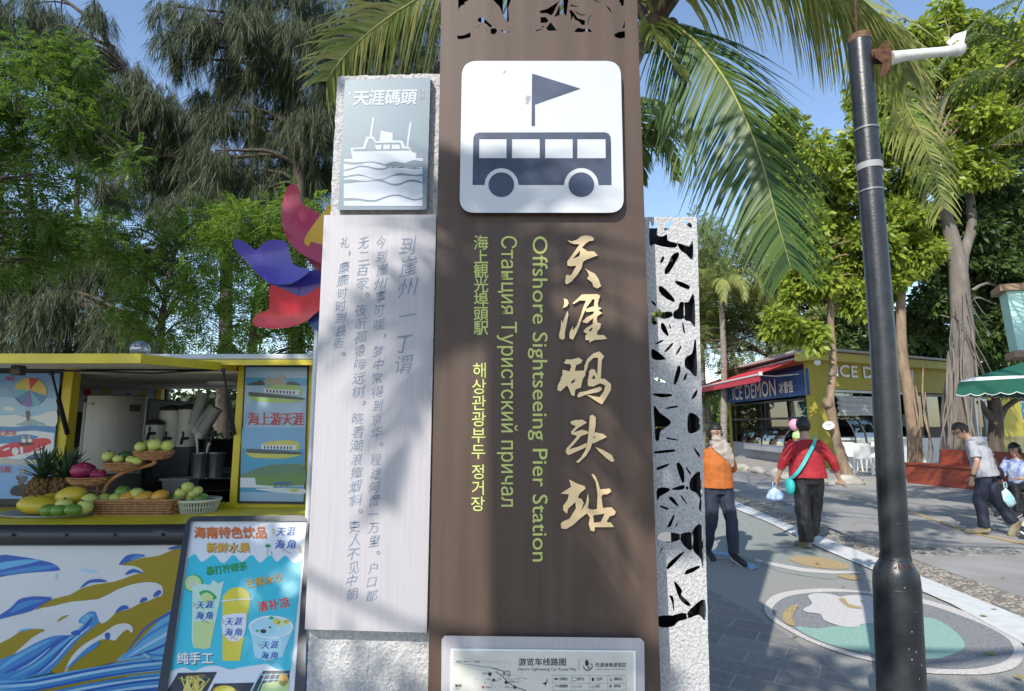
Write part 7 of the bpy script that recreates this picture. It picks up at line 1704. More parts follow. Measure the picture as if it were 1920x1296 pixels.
bh = thing('blue_hoarding', 'bright turquoise printed hoarding far behind the forked tree', 'hoarding', (b_.x, 30, 0)); mb = MB(); mb.box(((a.x + b_.x) / 2, 30, (a.z + b_.z) / 2), (b_.x - a.x, .12, a.z - b_.z)); bp0 = mb.build('board', M('hoarding_blue', (.04, .36, .62), .5, var=.4, vscale=.6, col2=(.06, .50, .66)), bh)
hpn = Plane((0, 29.93, 0), (0, -1, 0)); mb = MB()
for k, (x, y, r) in enumerate(((1890, 752, 8), (1905, 762, 11), (1916, 750, 9), (1898, 780, 7), (1930, 770, 12))): mb.fill(hpn, [circ(x, y, r, 20, ry=r * .6)], .004 + .002 * k)
mb.fill(hpn, [outline_stroke([(1880, 795), (1900, 775), (1920, 790), (1960, 770)], 5)], .02); mb.build('printed_cloud', m_letters, bp0)
mb = MB()
for x in (a.x + .5, b_.x - .5): mb.box((x, 30.1, b_.z / 2), (.1, .06, b_.z))
mb.build('post', m_frame, bh)
# ice cream cone figure and tree plaque
p = at(1491, 797, 14.6); t = thing('ice_cream_figure', 'large ice cream cone figure with pink and green scoops', 'cone figure', (p.x, p.y, 0)); r = .155
mb = MB(); mb.ell(p, (r, r, r), 0, 18, 12, None, .08, 3); mb.build('pink_scoop', M('scoop_pink', (.66, .30, .42), .6), t)
q = p + Vector((.07, 0, -.29)); mb = MB(); mb.ell(q, (r, r, r), 0, 18, 12, None, .08, 5); mb.build('green_scoop', M('scoop_green', (.36, .62, .22), .6), t)
mb = MB(); mb.lathe((q.x, q.y, q.z - .78), [(.012, 0), (.15, .72), (.16, .74)], 18); mb.build('cone', M('cone_waffle', (.45, .25, .09), .7, var=.3, vscale=20), t)
mb = MB(); mb.lathe((q.x, q.y, 0), [(.2, 0), (.2, .03), (.03, .05), (.03, q.z - .76)], 16); mb.build('stand', m_frame, t)
p = at(1553, 798, 15.1); t = thing('tree_plaque', 'small white leaf shaped plaque on the slim tree trunk', 'plaque', p); pq2 = Plane(p, (0, -1, 0))
mb = MB(); mb.fill(pq2, [[(v.x, v.y) for v in smooth_pts([(x, y, 0) for x, y in [(1542, 798), (1547, 792), (1554, 790), (1561, 792), (1565, 798), (1560, 804), (1553, 806), (1546, 804)]], 3)]], -.02, 0); pl_ = mb.build('plate', m_letters, t)
mb = MB(); mb.fill(pq2, [outline_stroke([(1548, 797), (1559, 796)], 1.2)], .003); mb.fill(pq2, [outline_stroke([(1549, 800), (1558, 800)], .8)], .003); mb.build('print', m_frame, pl_)

# ---------------------------------------------------------------- lamp pole in front
pole = thing('lamp_pole', 'black painted steel lamp pole with a rusted broken arm', 'lamp pole', (*at(1690, 1290, 2.6).xy, 0))
m_pole = M('pole_black_paint', (.022, .024, .028), .36, var=.35, vscale=14, bump=.12, bscale=70)
m_rust = M('rust', (.10, .040, .018), .9, var=.6, vscale=40, bump=.8, bscale=60)
PYo = 2.6
def pp(y):
    """axis of the pole, which leans a little"""
    x = np.interp(y, [70, 640, 1050, 1296, 1800], [1610, 1655, 1679, 1690, 1712]); return at(float(x), y, PYo)
mb = MB()
rs = [(70, 20.5), (200, 21), (640, 21.7), (1050, 23.5)]; pts = [pp(y) for y, r in rs]; mb.tube(pts, [r / FPX * PYo for y, r in rs], 32); shaft = mb.build('shaft', m_pole, pole)
mb = MB(); prof = [(1040, 24.5), (1052, 25.5), (1062, 31), (1072, 35), (1086, 36.5), (1100, 36.8), (1296, 37.5), (1500, 38)]; pts = [pp(y) for y, r in prof]; pts.append(Vector((pts[-1].x, pts[-1].y, .0))); mb.tube(pts, [r / FPX * PYo for y, r in prof] + [.094], 36); mb.build('base_sleeve', m_pole, pole)
mb = MB(); pts = [pts[-1] + Vector((0, 0, .0)), pts[-1] + Vector((0, 0, .02))]; mb.tube(pts, .16, 28); mb.build('base_flange', m_pole, pole)
m_band = M('band_grey', (.20, .21, .22), .5, metal=.3)
for y, m in ((245, 0), (360, 0)): mb = MB(); c = pp(y); mb.tube([c - Vector((0, 0, .004)), c + Vector((0, 0, .004))], (21.7 + 1) / FPX * PYo, 28); mb.build('band', m_band, pole)
mb = MB(); c0, c1 = pp(318), pp(310)
mb.tube([c0 + Vector((0.003, 0, -.006)), c1 + Vector((.003, 0, .004))], .0572, 28); mb.tube([c0 + Vector((.055, -.01, .0)), c0 + Vector((.075, -.01, -.012)), c0 + Vector((.10, -.01, -.004))], [.006, .008, .003], 6); mb.build('cable_tie', M('tie_grey', (.28, .29, .29), .6), pole)
mb = MB(); c = pp(70); mb.tube([c - Vector((0, 0, .03)), c + Vector((0, 0, .002))], 21 / FPX * PYo, 32); mb.build('rusted_rim', M('rust_edge', (.14, .075, .04), .8, var=.6, vscale=30, bump=.5, bscale=60), pole)
mb = MB(); a = at(1606, 66, PYo); mb.tube(smooth_pts([a + Vector((0, 0, -.05)), at(1604, 20, PYo), at(1600, -60, PYo), at(1590, -200, PYo)], 4, False), .006, 8); mb.build('rebar', m_rust, pole)
# rusted bracket and the white stub of the arm
c = pp(108); e = at(1664, 105, PYo - .02)
mb = MB(); mb.tube([c, at(1658, 106, PYo - .02)], [.038, .034], 16); mb.build('arm_socket', m_rust, pole)
mb = MB(); pl2 = Plane((0, PYo - .02, 0), (0, -1, 0)); mb.fill(pl2, [[(1662, 74), (1668, 82), (1672, 104), (1668, 128), (1660, 142), (1655, 146), (1650, 140), (1655, 118), (1641, 108), (1640, 98), (1652, 84)]], -.045, .04); mb.build('rusted_bracket', m_rust, pole)
mb = MB(); q = [at(1668, 110, PYo - .02), at(1700, 104, PYo - .02), at(1770, 97, PYo - .03), at(1790, 94, PYo - .03)]; mb.tube(q, [(.036, .034), (.026, .026), (.022, .024), (.028, .028)], 16); mb.ell(at(1797, 92, PYo - .03), (.033, .032, .036), 0, 16, 12)
arm = mb.build('arm_stub', M('arm_white_paint', (.62, .62, .57), .5, var=.2, vscale=18), pole)
mb = MB(); pl3 = Plane((0, PYo - .05, 0), (0, -1, 0)); mb.fill(pl3, [[(1773, 80), (1790, 64), (1813, 57), (1811, 66), (1806, 88), (1796, 74), (1782, 86)]], -.05, .0); mb.build('broken_cover', M('arm_white_paint', (.62, .62, .57), .5), arm)
mb = MB(); random.seed(2)
for k in range(9): y = random.uniform(1080, 1290); c = pp(y); r = np.interp(y, [1052, 1086, 1296], [26, 36.3, 37.4]) / FPX * PYo; a = random.uniform(-1.9, -1.2); mb.ell(c + Vector((r * math.cos(a), r * math.sin(a), 0)), (.003, .002, .004), 0, 6, 4)
mb.build('paint_chips', M('chip_grey', (.35, .35, .35), .7), pole)

# scratches on the pole
mb = MB(); random.seed(12)
for k in range(14):
    y = random.uniform(640, 1010) if k < 9 else random.uniform(1090, 1280); L = random.uniform(.008, .03); r = np.interp(y, [70, 640, 1050, 1062, 1090, 1296], [20.5, 21.7, 23.5, 31, 36.6, 37.5]) / FPX * PYo + .0006
    c = pp(y); a = random.uniform(-2.1, -1.0); a2 = a + random.uniform(-.12, .35); p, q = c + Vector((r * math.cos(a), r * math.sin(a), 0)), c + Vector((r * math.cos(a2), r * math.sin(a2), random.uniform(-.4, .2) * L)); mb.tube([p, (p + q) / 2 + Vector((0, -.0006, 0)), q], [.0004, .0010, .0003], 5)
mb.build('scratches', M('scratch_grey', (.20, .20, .21), .6), pole)
for y in (1046, 1100): c = pp(y); r = np.interp(y, [1046, 1100], [25.2, 36.9]) / FPX * PYo; mb = MB(); mb.tube([c - Vector((0, 0, .003)), c, c + Vector((0, 0, .003))], [r, r + .0016, r], 36); mb.build('weld_seam', m_pole, pole)
mb = MB(); c = pp(1056)
for k in range(12): a = random.uniform(-2.2, -1.1); r = 30 / FPX * PYo; mb.ell(c + Vector((r * math.cos(a), r * math.sin(a), random.uniform(-.012, .006))), (.004, .003, .006), 0, 6, 4)
mb.build('rust_spots', m_rust, pole)
# fallen leaves on the paving
rl = np.random.default_rng(8); V = []; F = []
for k in range(420):
    p = Vector((rl.uniform(.9, 12), rl.uniform(2.6, 15), .022)); a = rl.uniform(0, 6.28); L = rl.uniform(.025, .07); d = Vector((math.cos(a), math.sin(a), rl.uniform(-.05, .25))) * L; s = Vector((-math.sin(a), math.cos(a), rl.uniform(-.2, .2))) * L * .3; b0 = len(V)
    V += [tuple(p), tuple(p + d * .5 + s), tuple(p + d), tuple(p + d * .5 - s)]; F.append((b0, b0 + 1, b0 + 2, b0 + 3))
o = np_mesh('fallen_leaves', V, F, leafmat('dry_leaf', [(.09, .05, .02), (.24, .16, .06), (.30, .26, .08)], .1, .8)); o['kind'] = 'stuff'
# ---------------------------------------------------------------- people
m_skin = M('skin', (.42, .245, .165), .5, var=.08, vscale=12, sub=.1)
m_hair = M('hair_black', (.014, .012, .011), .45, var=.5, vscale=60, bump=.5, bscale=90, stretch=(1, 1, .25))
m_hairb = M('hair_dark_brown', (.040, .022, .016), .45, var=.5, vscale=60, bump=.5, bscale=90, stretch=(1, 1, .25))
def remesh(mb, vox, it=3, wr=0., ws=9., seed=0, dirw=(1, 1, .5)):
    """one continuous surface from overlapping pieces, with folds of cloth"""
    me = bpy.data.meshes.new('x'); me.from_pydata([Vector(v) for v in mb.v], [], mb.f); o = bpy.data.objects.new('x', me); COL.objects.link(o)
    m = o.modifiers.new('r', 'REMESH'); m.mode = 'VOXEL'; m.voxel_size = vox
    s = o.modifiers.new('s', 'SMOOTH'); s.iterations = it; s.factor = .5
    e = bpy.data.meshes.new_from_object(o.evaluated_get(bpy.context.evaluated_depsgraph_get()))
    out = MB(); V = [v.co.copy() for v in e.vertices]
    if wr:
        for i, v in enumerate(e.vertices):
            q = Vector((v.co.x * ws * dirw[0], v.co.y * ws * dirw[1], v.co.z * ws * dirw[2])); V[i] += v.normal * wr * (noise.noise(q + Vector((seed, 0, 0))) + .5 * noise.noise(q * 2.3 + Vector((0, seed, 3))))
    out.add(V, [tuple(p.vertices) for p in e.polygons], 0, True)
    bpy.data.objects.remove(o); bpy.data.meshes.remove(me); bpy.data.meshes.remove(e); return out
def hand_mb(mb, w, d, side, curl=.5, s=1.):
    """palm, four unequal bent fingers and a thumb from the side of the palm; w wrist, d pointing direction, side thumb direction"""
    d = Vector(d).normalized(); t = Vector(side); t = (t - d * t.dot(d)).normalized(); n = d.cross(t)
    pc = w + d * .045 * s; mb.tube([w - d * .01, w + d * .03 * s, w + d * .085 * s], [(.022 * s, .022 * s), (.036 * s, .020 * s), (.038 * s, .016 * s)], 10)
    for k, (off, L) in enumerate(((.028, .072), (.010, .080), (-.010, .075), (-.028, .058))):
        b = w + d * .08 * s + t * off * s; a1 = (d + n * curl * .5).normalized(); a2 = (d + n * curl * 1.4).normalized(); p1 = b + a1 * L * .45 * s; p2 = p1 + a2 * L * .32 * s; p3 = p2 + (a2 + n * curl * .5).normalized() * L * .25 * s
        mb.tube([b - d * .01, p1, p2, p3], [.0095 * s, .009 * s, .008 * s, .006 * s], 8)
    b = w + d * .03 * s + t * .028 * s; p1 = b + (t * .8 + d * .7).normalized() * .032 * s; p2 = p1 + (d + t * .25 + n * .3).normalized() * .030 * s; mb.tube([b - t * .012, b, p1, p2], [.013 * s, .012 * s, .010 * s, .007 * s], 8)
def person(label, loc, rotz, H, J, shirt, trous, shoe, hair, sleeve=.5, shirt_z=.90, fat=1., hooded=False, flare=1., hairlong=0., vox=.008, skirt=False, lean=0.):
    """J: joints of the pose in a 1.7 m body facing -y (the person's right is -x)"""
    k = H / 1.7; t = thing('person', label, 'person', loc)
    Rz = Matrix.Rotation(rotz, 3, 'Z')
    D = dict(pelvis=(0, 0, .93), chest=(0, -.01, 1.24), neck=(0, .0, 1.43), head=(0, -.02, 1.585), shR=(-.175, .0, 1.355), shL=(.175, 0, 1.355), elR=(-.25, .03, 1.11), elL=(.25, .03, 1.11), wrR=(-.27, -.03, .87), wrL=(.27, -.03, .87),
             hdR=(0, -.1, -1), hdL=(0, -.1, -1), hpR=(-.09, 0, .90), hpL=(.09, 0, .90), knR=(-.10, -.02, .49), knL=(.10, -.02, .49), anR=(-.10, .02, .08), anL=(.10, .02, .08), toR=(-.11, -.16, .03), toL=(.11, -.16, .03), look=(0, -1, 0))
    D.update(J); W = {q: (Rz @ Vector(v)) * (1 if q in ('look', 'hdR', 'hdL') else k) for q, v in D.items()}
    O = Vector(loc)
    for q in W:
        if q not in ('look', 'hdR', 'hdL'): W[q] = W[q] + O
    P = lambda q: W[q]
    ax = Rz @ Vector((1, 0, 0)); fr = Rz @ Vector((0, -1, 0)); up = Vector((0, 0, 1))
    def loft(mb, pts, rr, n=16):
        """elliptical rings kept square to the shoulders"""
        vs = []
        for i, (p, (rx, ry)) in enumerate(zip(pts, rr)):
            tt = (pts[min(i + 1, len(pts) - 1)] - pts[max(i - 1, 0)]).normalized(); x = (ax - tt * ax.dot(tt)).normalized(); y = tt.cross(x)
            for a in range(n): an = 2 * math.pi * a / n; vs.append(p + x * math.cos(an) * rx * k + y * math.sin(an) * ry * k)
        N = len(pts); mb.add(vs, [(i * n + a, i * n + (a + 1) % n, (i + 1) * n + (a + 1) % n, (i + 1) * n + a) for i in range(N - 1) for a in range(n)]); mb.add(vs[:n], [tuple(range(n - 1, -1, -1))]); mb.add(vs[-n:], [tuple(range(n))])
    pe, chs, ne, hd = P('pelvis'), P('chest'), P('neck'), P('head')
    look = W['look'].normalized(); hx = look.cross(up).normalized(); hu = hx.cross(look)
    HM = Matrix((hx, -look, hu)).transposed()
    def hp_(x, y, z): return hd + HM @ (Vector((x, y, z)) * k)           # x right of the head, y backwards, z up
    # body
    mb = MB(); sp = [pe - up * .07 * k, pe + up * .02 * k, pe.lerp(chs, .42), pe.lerp(chs, .8), chs.lerp(ne, .35), chs.lerp(ne, .75), ne + up * .0]
    loft(mb, sp, [(.13 * fat, .095 * fat), (.165 * fat, .115 * fat), (.140 * fat, .100 * fat), (.155 * fat, .110 * fat), (.170, .105), (.12, .085), (.062, .062)])
    loft(mb, [ne - up * .05 * k, ne.lerp(hd, .35), ne.lerp(hd, .7)], [(.062, .062), (.055, .057), (.055, .06)])
    mb.ell(hp_(0, .012, .025), (.075 * k, .093 * k, .095 * k), 0, 20, 14, HM); mb.ell(hp_(0, -.02, -.045), (.058 * k, .070 * k, .070 * k), 0, 18, 12, HM); mb.ell(hp_(0, -.055, -.085), (.030 * k, .028 * k, .024 * k), 0, 12, 8, HM)
    mb.tube([hp_(0, -.078, .02), hp_(0, -.098, -.018), hp_(0, -.108, -.032), hp_(0, -.085, -.038)], [.009 * k, .011 * k, .014 * k, .010 * k], 8)
    for s in (-1, 1): mb.ell(hp_(s * .077, .012, -.01), (.010 * k, .020 * k, .032 * k), 0, 10, 8, HM)
    for s in 'RL':
        sh, el, wr = P('sh' + s), P('el' + s), P('wr' + s); sg = -1 if s == 'R' else 1
        mb.tube([sh.lerp(chs, .35), sh, sh.lerp(el, .3), el, el.lerp(wr, .3), wr], [.04 * k, .048 * k, .046 * k, .038 * k, .038 * k, .025 * k], 12); hand_mb(mb, wr, W['hd' + s], fr if abs(W['hd' + s].dot(fr)) < .8 else ax * -sg, .55, k)
        h_, kn, an, to = P('hp' + s), P('kn' + s), P('an' + s), P('to' + s)
        mb.tube([h_ + up * .04 * k, h_.lerp(kn, .35), kn, kn.lerp(an, .3), an], [.088 * k * fat, .075 * k * fat, .054 * k, .052 * k, .036 * k], 12); mb.tube([an - (to - an) * .15, an.lerp(to, .5) - up * .02 * k, to], [.036 * k, .034 * k, .028 * k], 10)
    remesh(mb, .0065 * k, 4).build('body', m_skin, t)
    # face
    mb = MB()
    for s in (-1, 1): mb.ell(hp_(s * .030, -.083, .008), (.013 * k, .008 * k, .008 * k), 0, 10, 8, HM)
    mb.build('eyes', M('eye_white', (.55, .53, .50), .3), t)
    mb = MB()
    for s in (-1, 1): mb.ell(hp_(s * .030, -.0905, .008), (.006 * k, .003 * k, .0065 * k), 0, 8, 6, HM); mb.tube([hp_(s * .014, -.091, .030), hp_(s * .03, -.092, .034), hp_(s * .047, -.084, .029)], [.003 * k, .004 * k, .002 * k], 6)
    mb.build('brows_and_pupils', m_hair, t)
    mb = MB(); mb.tube([hp_(-.022, -.083, -.066), hp_(0, -.090, -.064), hp_(.022, -.083, -.066)], [.003 * k, .006 * k, .003 * k], 8); mb.build('mouth', M('lips', (.36, .12, .10), .4), t)
    # hair: a cap that leaves the face free
    mb = MB(); n, rg = 28, 20; vs = []
    for i in range(rg + 1):
        th = math.pi * i / rg
        for a in range(n):
            an = 2 * math.pi * a / n; d = Vector((math.sin(th) * math.cos(an), math.sin(th) * math.sin(an), math.cos(th)))
            r = 1.12 + .10 * noise.noise(d * 3.3 + Vector((H * 10, 0, 0))) + .05 * noise.noise(d * 9 + Vector((H * 7, 0, 0)))
            low = -.42 - hairlong - (.45 if d.y > .1 else 0)
            if d.y < -.30 and d.z < (.30 if hairlong else .42) - .1 * abs(d.x): r = .70
            elif d.z < low and hairlong < .5: r = .72
            elif hairlong and d.z < 0: r *= 1 + hairlong * .35
            vs.append(hp_(d.x * .078 * r, .012 + d.y * .098 * r, .022 + d.z * .100 * r * (1 + (hairlong if d.z < 0 else 0))))
    mb.add(vs, [(i * n + a, (i + 1) * n + a, (i + 1) * n + (a + 1) % n, i * n + (a + 1) % n) for i in range(rg) for a in range(n)], 0, True); mb.build('hair', hair, t)
    # shirt
    mb = MB(); f = fat * 1.16; zh = O.z + shirt_z * k; hem = Vector((pe.x, pe.y, zh))
    loft(mb, [hem, hem.lerp(chs, .3), pe.lerp(chs, .6), pe.lerp(chs, .9), chs.lerp(ne, .4), chs.lerp(ne, .72), ne - up * .012 * k], [(.182 * f, .140 * f), (.172 * f, .130 * f), (.165 * f, .128 * f), (.172 * f, .130 * f), (.180, .122), (.135, .10), (.076, .076)])
    for s in 'RL':
        sh, el, wr = P('sh' + s), P('el' + s), P('wr' + s); q = [sh.lerp(chs, .5), sh, sh.lerp(el, .5)]; rr = [.05 * k, .060 * k, .062 * k]
        if sleeve > .5: q += [el, el.lerp(wr, (sleeve - .5) * 2)]; rr += [.058 * k, .050 * k]
        else: q[2] = sh.lerp(el, sleeve * 2); rr[2] = .072 * k
        mb.tube(q, rr, 14)
    if hooded: loft(mb, [ne - up * .09 * k + fr * -.05 * k, ne - up * .02 * k + fr * -.05 * k, ne + up * .03 * k + fr * -.04 * k], [(.13, .11), (.125, .10), (.085, .07)]); mb.ell(ne + fr * -.12 * k - up * .05 * k, (.13 * k, .06 * k, .10 * k), 0, 14, 10, Rz)
    remesh(mb, vox, 3, .010 * k, 11, H * 9, (1.2, 1.2, .8)).build('shirt', shirt, t)
    # trousers
    mb = MB(); loft(mb, [pe - up * .11 * k, pe - up * .02 * k, pe + up * .09 * k, pe + up * .11 * k], [(.150 * fat, .118 * fat), (.182 * fat, .132 * fat), (.166 * fat, .120 * fat), (.160 * fat, .115 * fat)])
    for s in 'RL':
        h_, kn, an, to = P('hp' + s), P('kn' + s), P('an' + s), P('to' + s)
        e = kn.lerp(an, .94); mb.tube([h_ + up * .04 * k, h_.lerp(kn, .35), kn, kn.lerp(an, .5), e], [.104 * k * fat, .094 * k * fat, .076 * k * flare, .070 * k * flare, .068 * k * flare], 14)
    remesh(mb, vox, 3, .014 * k, 10, H * 5, (1.6, 1.6, .55)).build('trousers', trous, t)
    for s in 'RL':
        an, to = P('an' + s), P('to' + s); d = (to - an); d2 = d.normalized(); n_ = (up - d2 * up.dot(d2)).normalized(); x_ = d2.cross(n_)
        q = [an - d2 * .06 * k + n_ * -.005 * k, an + n_ * -.005 * k, an.lerp(to, .45) - n_ * .002 * k, to + d2 * .02 * k, to + d2 * .055 * k]
        mb = MB(); mb.tube(q, [.030 * k, .046 * k, .044 * k, .040 * k, .018 * k], 12, flat=.95); mb.tube([an + n_ * -.01 * k, an + up * .03 * k], [.045 * k, .042 * k], 12); sh_ = remesh(mb, .007, 2).build('shoe', shoe[0], t)
        mb = MB(); c_ = [p - n_ * .034 * k for p in q]; c_[0] = an - d2 * .055 * k - n_ * .034 * k; c_[-1] = to + d2 * .045 * k - n_ * .030 * k
        mb.tube(c_, [(.030 * k, .010 * k), (.042 * k, .012 * k), (.040 * k, .012 * k), (.038 * k, .011 * k), (.018 * k, .008 * k)], 12); mb.build('sole', shoe[1], sh_)
    return t, W, hp_, k
m_or = M('cloth_orange', (.42, .115, .018), .8, var=.14, vscale=9); m_navyc = M('cloth_navy', (.020, .024, .045), .75, var=.3, vscale=9)
m_redc = M('cloth_red_stripe', (.33, .012, .020), .75, var=.35, vscale=26, stretch=(.4, .4, 6)); m_blk = M('cloth_black', (.010, .010, .012), .55, var=.4, vscale=12)
m_greyc = M('cloth_grey_white', (.33, .34, .37), .85, var=.12, vscale=7); m_shoeb = M('shoe_black', (.025, .025, .03), .6); m_sole = M('sole_white', (.60, .58, .54), .6)
m_shoet = M('shoe_tan', (.20, .15, .10), .7); m_shoek = M('shoe_khaki', (.32, .28, .18), .7, var=.3, vscale=25)
# woman in orange walking towards the viewer
g = ground(1352, 1051); g.z = 0
Hc = (at(1350, 797, g.y).z) / 1.0
t, W, hp_, k = person('woman in orange top and navy trousers with a pale scarf over her face', (g.x, g.y, 0), R(8), Hc * 1.005, dict(
    anL=(.10, -.15, .085), knL=(.105, -.11, .50), toL=(.12, -.32, .035), hpL=(.09, 0, .90), anR=(-.10, .17, .10), knR=(-.10, .0, .48), toR=(-.11, .0, .03),
    elL=(.27, .08, 1.12), wrL=(.20, .20, .95), hdL=(-.6, .4, -.4), elR=(-.27, .08, 1.12), wrR=(-.20, .20, .95), hdR=(.6, .4, -.4), look=(.05, -1, -.05)), m_or, m_navyc, (m_shoeb, m_sole), m_hair, .55, .90, 1.02, hairlong=.30)
m_scarf = M('scarf_cream', (.36, .31, .27), .85, var=.3, vscale=18)
mb = MB(); mb.ell(hp_(0, -.035, -.068), (.074 * k, .080 * k, .055 * k), 0, 18, 12); mb.ell(hp_(0, -.01, -.13), (.09 * k, .095 * k, .06 * k), 0, 18, 12)
mb.tube([hp_(.0, -.09, -.12), hp_(-.06, -.13, -.22), hp_(-.12, -.14, -.32), hp_(-.155, -.12, -.42)], [(.10 * k, .03 * k), (.09 * k, .025 * k), (.06 * k, .02 * k), (.02 * k, .012 * k)], 14); mb.tube([hp_(.06, -.06, -.14), hp_(.0, -.12, -.22), hp_(-.04, -.13, -.30)], [(.06 * k, .02 * k), (.06 * k, .02 * k), (.02 * k, .012 * k)], 12)
sc = remesh(mb, .008, 2, .008, 22, 3); sc.build('scarf', m_scarf, t)
mb = MB()
for s in (-1, 1): mb.tube([hp_(s * .032 + .024 * math.cos(a * .5236), -.10, .008 + .018 * math.sin(a * .5236)) for a in range(13)], .0022, 6)
mb.tube([hp_(-.008, -.10, .01), hp_(.008, -.10, .01)], .002, 6)
for s in (-1, 1): mb.tube([hp_(s * .056, -.098, .01), hp_(s * .078, .01, .005)], .002, 6)
mb.build('glasses', m_blackm, t)
# woman in red seen from behind
g = ground(1524, 1028); g.z = 0; Hc = at(1515, 782, g.y).z
t2, W2, hp2, k2 = person('woman in red top and black trousers seen from behind', (g.x, g.y, 0), R(180 - 6), Hc, dict(
    head=(0, -.035, 1.575), neck=(0, -.01, 1.42), elL=(.30, .04, 1.13), wrL=(.355, -.07, .90), hdL=(.25, -.35, -.9), elR=(-.31, .06, 1.12), wrR=(-.40, -.02, .89), hdR=(-.45, -.1, -.85),
    hpL=(.085, 0, .88), hpR=(-.085, 0, .88), knL=(.10, .02, .48), anL=(.09, .06, .07), toL=(.14, -.12, .03), knR=(-.09, -.09, .49), anR=(-.07, -.20, .12), toR=(-.09, -.36, .06), look=(-.12, -1, -.10)), m_redc, m_blk, (m_shoet, m_shoek), m_hair, .74, .90, 1.14, flare=1.22)
def rel(k, W, rotz, O, v): return O + (Matrix.Rotation(rotz, 3, 'Z') @ Vector(v)) * k
O2 = Vector((g.x, g.y, 0)); rz2 = R(174)
m_turq = M('bag_turquoise', (.03, .40, .40), .6, var=.1, vscale=10)
strap_pts = [(-.06, .145, 1.385), (-.02, .172, 1.32), (.05, .182, 1.20), (.13, .180, 1.06), (.20, .14, .95), (.235, .03, .88)]
bag = thing('crossbody_bag', "turquoise crossbody bag worn across the red top", 'bag', rel(k2, W2, rz2, O2, (.235, .02, .80)))
mb = MB(); q = smooth_pts([rel(k2, W2, rz2, O2, v) for v in [(-.11, .04, 1.44), (-.09, .10, 1.43)] + strap_pts], 5, False)
V = []
for i, p in enumerate(q): tt = (q[min(i + 1, len(q) - 1)] - q[max(i - 1, 0)]).normalized(); c_ = Vector((O2.x, O2.y, p.z)); n_ = (p - c_); n_.z = 0; n_.normalize(); w = tt.cross(n_).normalized() * .020; V += [p - w + n_ * .012, p + w + n_ * .012, p + w + n_ * .005, p - w + n_ * .005]
N = len(q); mb.add(V, [(4 * i + a, 4 * i + (a + 1) % 4, 4 * i + 4 + (a + 1) % 4, 4 * i + 4 + a) for i in range(N - 1) for a in range(4)]); mb.build('strap', m_turq, bag)
mb = MB(); c_ = rel(k2, W2, rz2, O2, (.235, .01, .795)); mb.ell(c_, (.055, .085, .115), 0, 16, 12, Matrix.Rotation(rz2, 3, 'Z')); mb.v = [(v[0], v[1], min(v[2], c_.z + .085)) for v in mb.v]; mb.build('pouch', m_turq, bag)
def plastic_bag(label, top, w, h, m, seed):
    o = thing('plastic_bag', label, 'bag', top - Vector((0, 0, h))); mb = MB(); n = 20; vs = []; rows = [(0, .012), (.12, .03), (.3, .55), (.55, .95), (.8, 1.), (.95, .7), (1., .2)]
    for t_, r in rows:
        for a in range(n): an = 2 * math.pi * a / n; f = 1 + .28 * noise.noise(Vector((math.cos(an) * 2, math.sin(an) * 2, t_ * 3 + seed))); vs.append(top + Vector((math.cos(an) * w * r * f, math.sin(an) * w * .6 * r * f, -t_ * h)))
    mb.add(vs, [(i * n + a, (i + 1) * n + a, (i + 1) * n + (a + 1) % n, i * n + (a + 1) % n) for i in range(len(rows) - 1) for a in range(n)], 0, True); mb.add(vs[-n:], [tuple(range(n))]); mb.build('body', m, o)
    mb = MB(); mb.tube([top + Vector((-.02, 0, -.03)), top + Vector((-.018, 0, .03)), top + Vector((0, 0, .045)), top + Vector((.018, 0, .03)), top + Vector((.02, 0, -.03))], .006, 6); mb.build('handles', m, o)
m_pbag = M('bag_blue_white', (.60, .66, .76), .35, var=.6, vscale=16, col2=(.10, .25, .62), spec=.6)
wl = W2['wrL'] + W2['hdL'].normalized() * .10; plastic_bag('blue and white plastic bag held low by the woman in red', wl + Vector((-.015, 0, -.02)), .115, .19, m_pbag, 2)
# youth in a pale hooded shirt walking right to left, looking down
g = ground(1862, 1003); g.z = 0; Hc = 1.58
rz3 = R(-140)                                           # he walks to the left and away
t3, W3, hp3, k3 = person('youth in pale grey hooded shirt and dark jeans looking down', (g.x, g.y, 0), rz3, Hc, dict(
    pelvis=(0, 0, .92), chest=(0, -.06, 1.22), neck=(.02, -.13, 1.39), head=(.06, -.24, 1.51), shR=(-.185, -.09, 1.33), shL=(.185, -.09, 1.33), elR=(-.29, .05, 1.07), wrR=(-.36, .10, .85), elL=(.25, -.04, 1.07), wrL=(.24, -.12, .84), hdL=(0, -.2, -1), hdR=(0, -.1, -1),
    hpL=(.09, 0, .88), hpR=(-.09, 0, .88), knL=(.09, -.09, .48), anL=(.08, -.07, .08), toL=(.09, -.26, .03), knR=(-.09, .06, .49), anR=(-.08, .25, .18), toR=(-.09, .19, .035), look=(.5, -.70, -.55)), m_greyc, m_navyc, (m_shoek, m_shoek), m_hairb, .40, .84, 1.0, hooded=True, flare=1.1)
O3 = Vector((g.x, g.y, 0))
mb = MB()
for s in (-1, 1): mb.tube([hp3(s * .032 + .024 * math.cos(a * .5236), -.10, .008 + .018 * math.sin(a * .5236)) for a in range(13)], .0022, 6); mb.tube([hp3(s * .056, -.098, .01), hp3(s * .080, .01, .008)], .0025, 6)
mb.build('glasses', m_blackm, t3)
mb = MB(); nk = W3['neck']; bk = Matrix.Rotation(rz3, 3, 'Z') @ Vector((0, 1, 0)); sx_ = Matrix.Rotation(rz3, 3, 'Z') @ Vector((1, 0, 0))
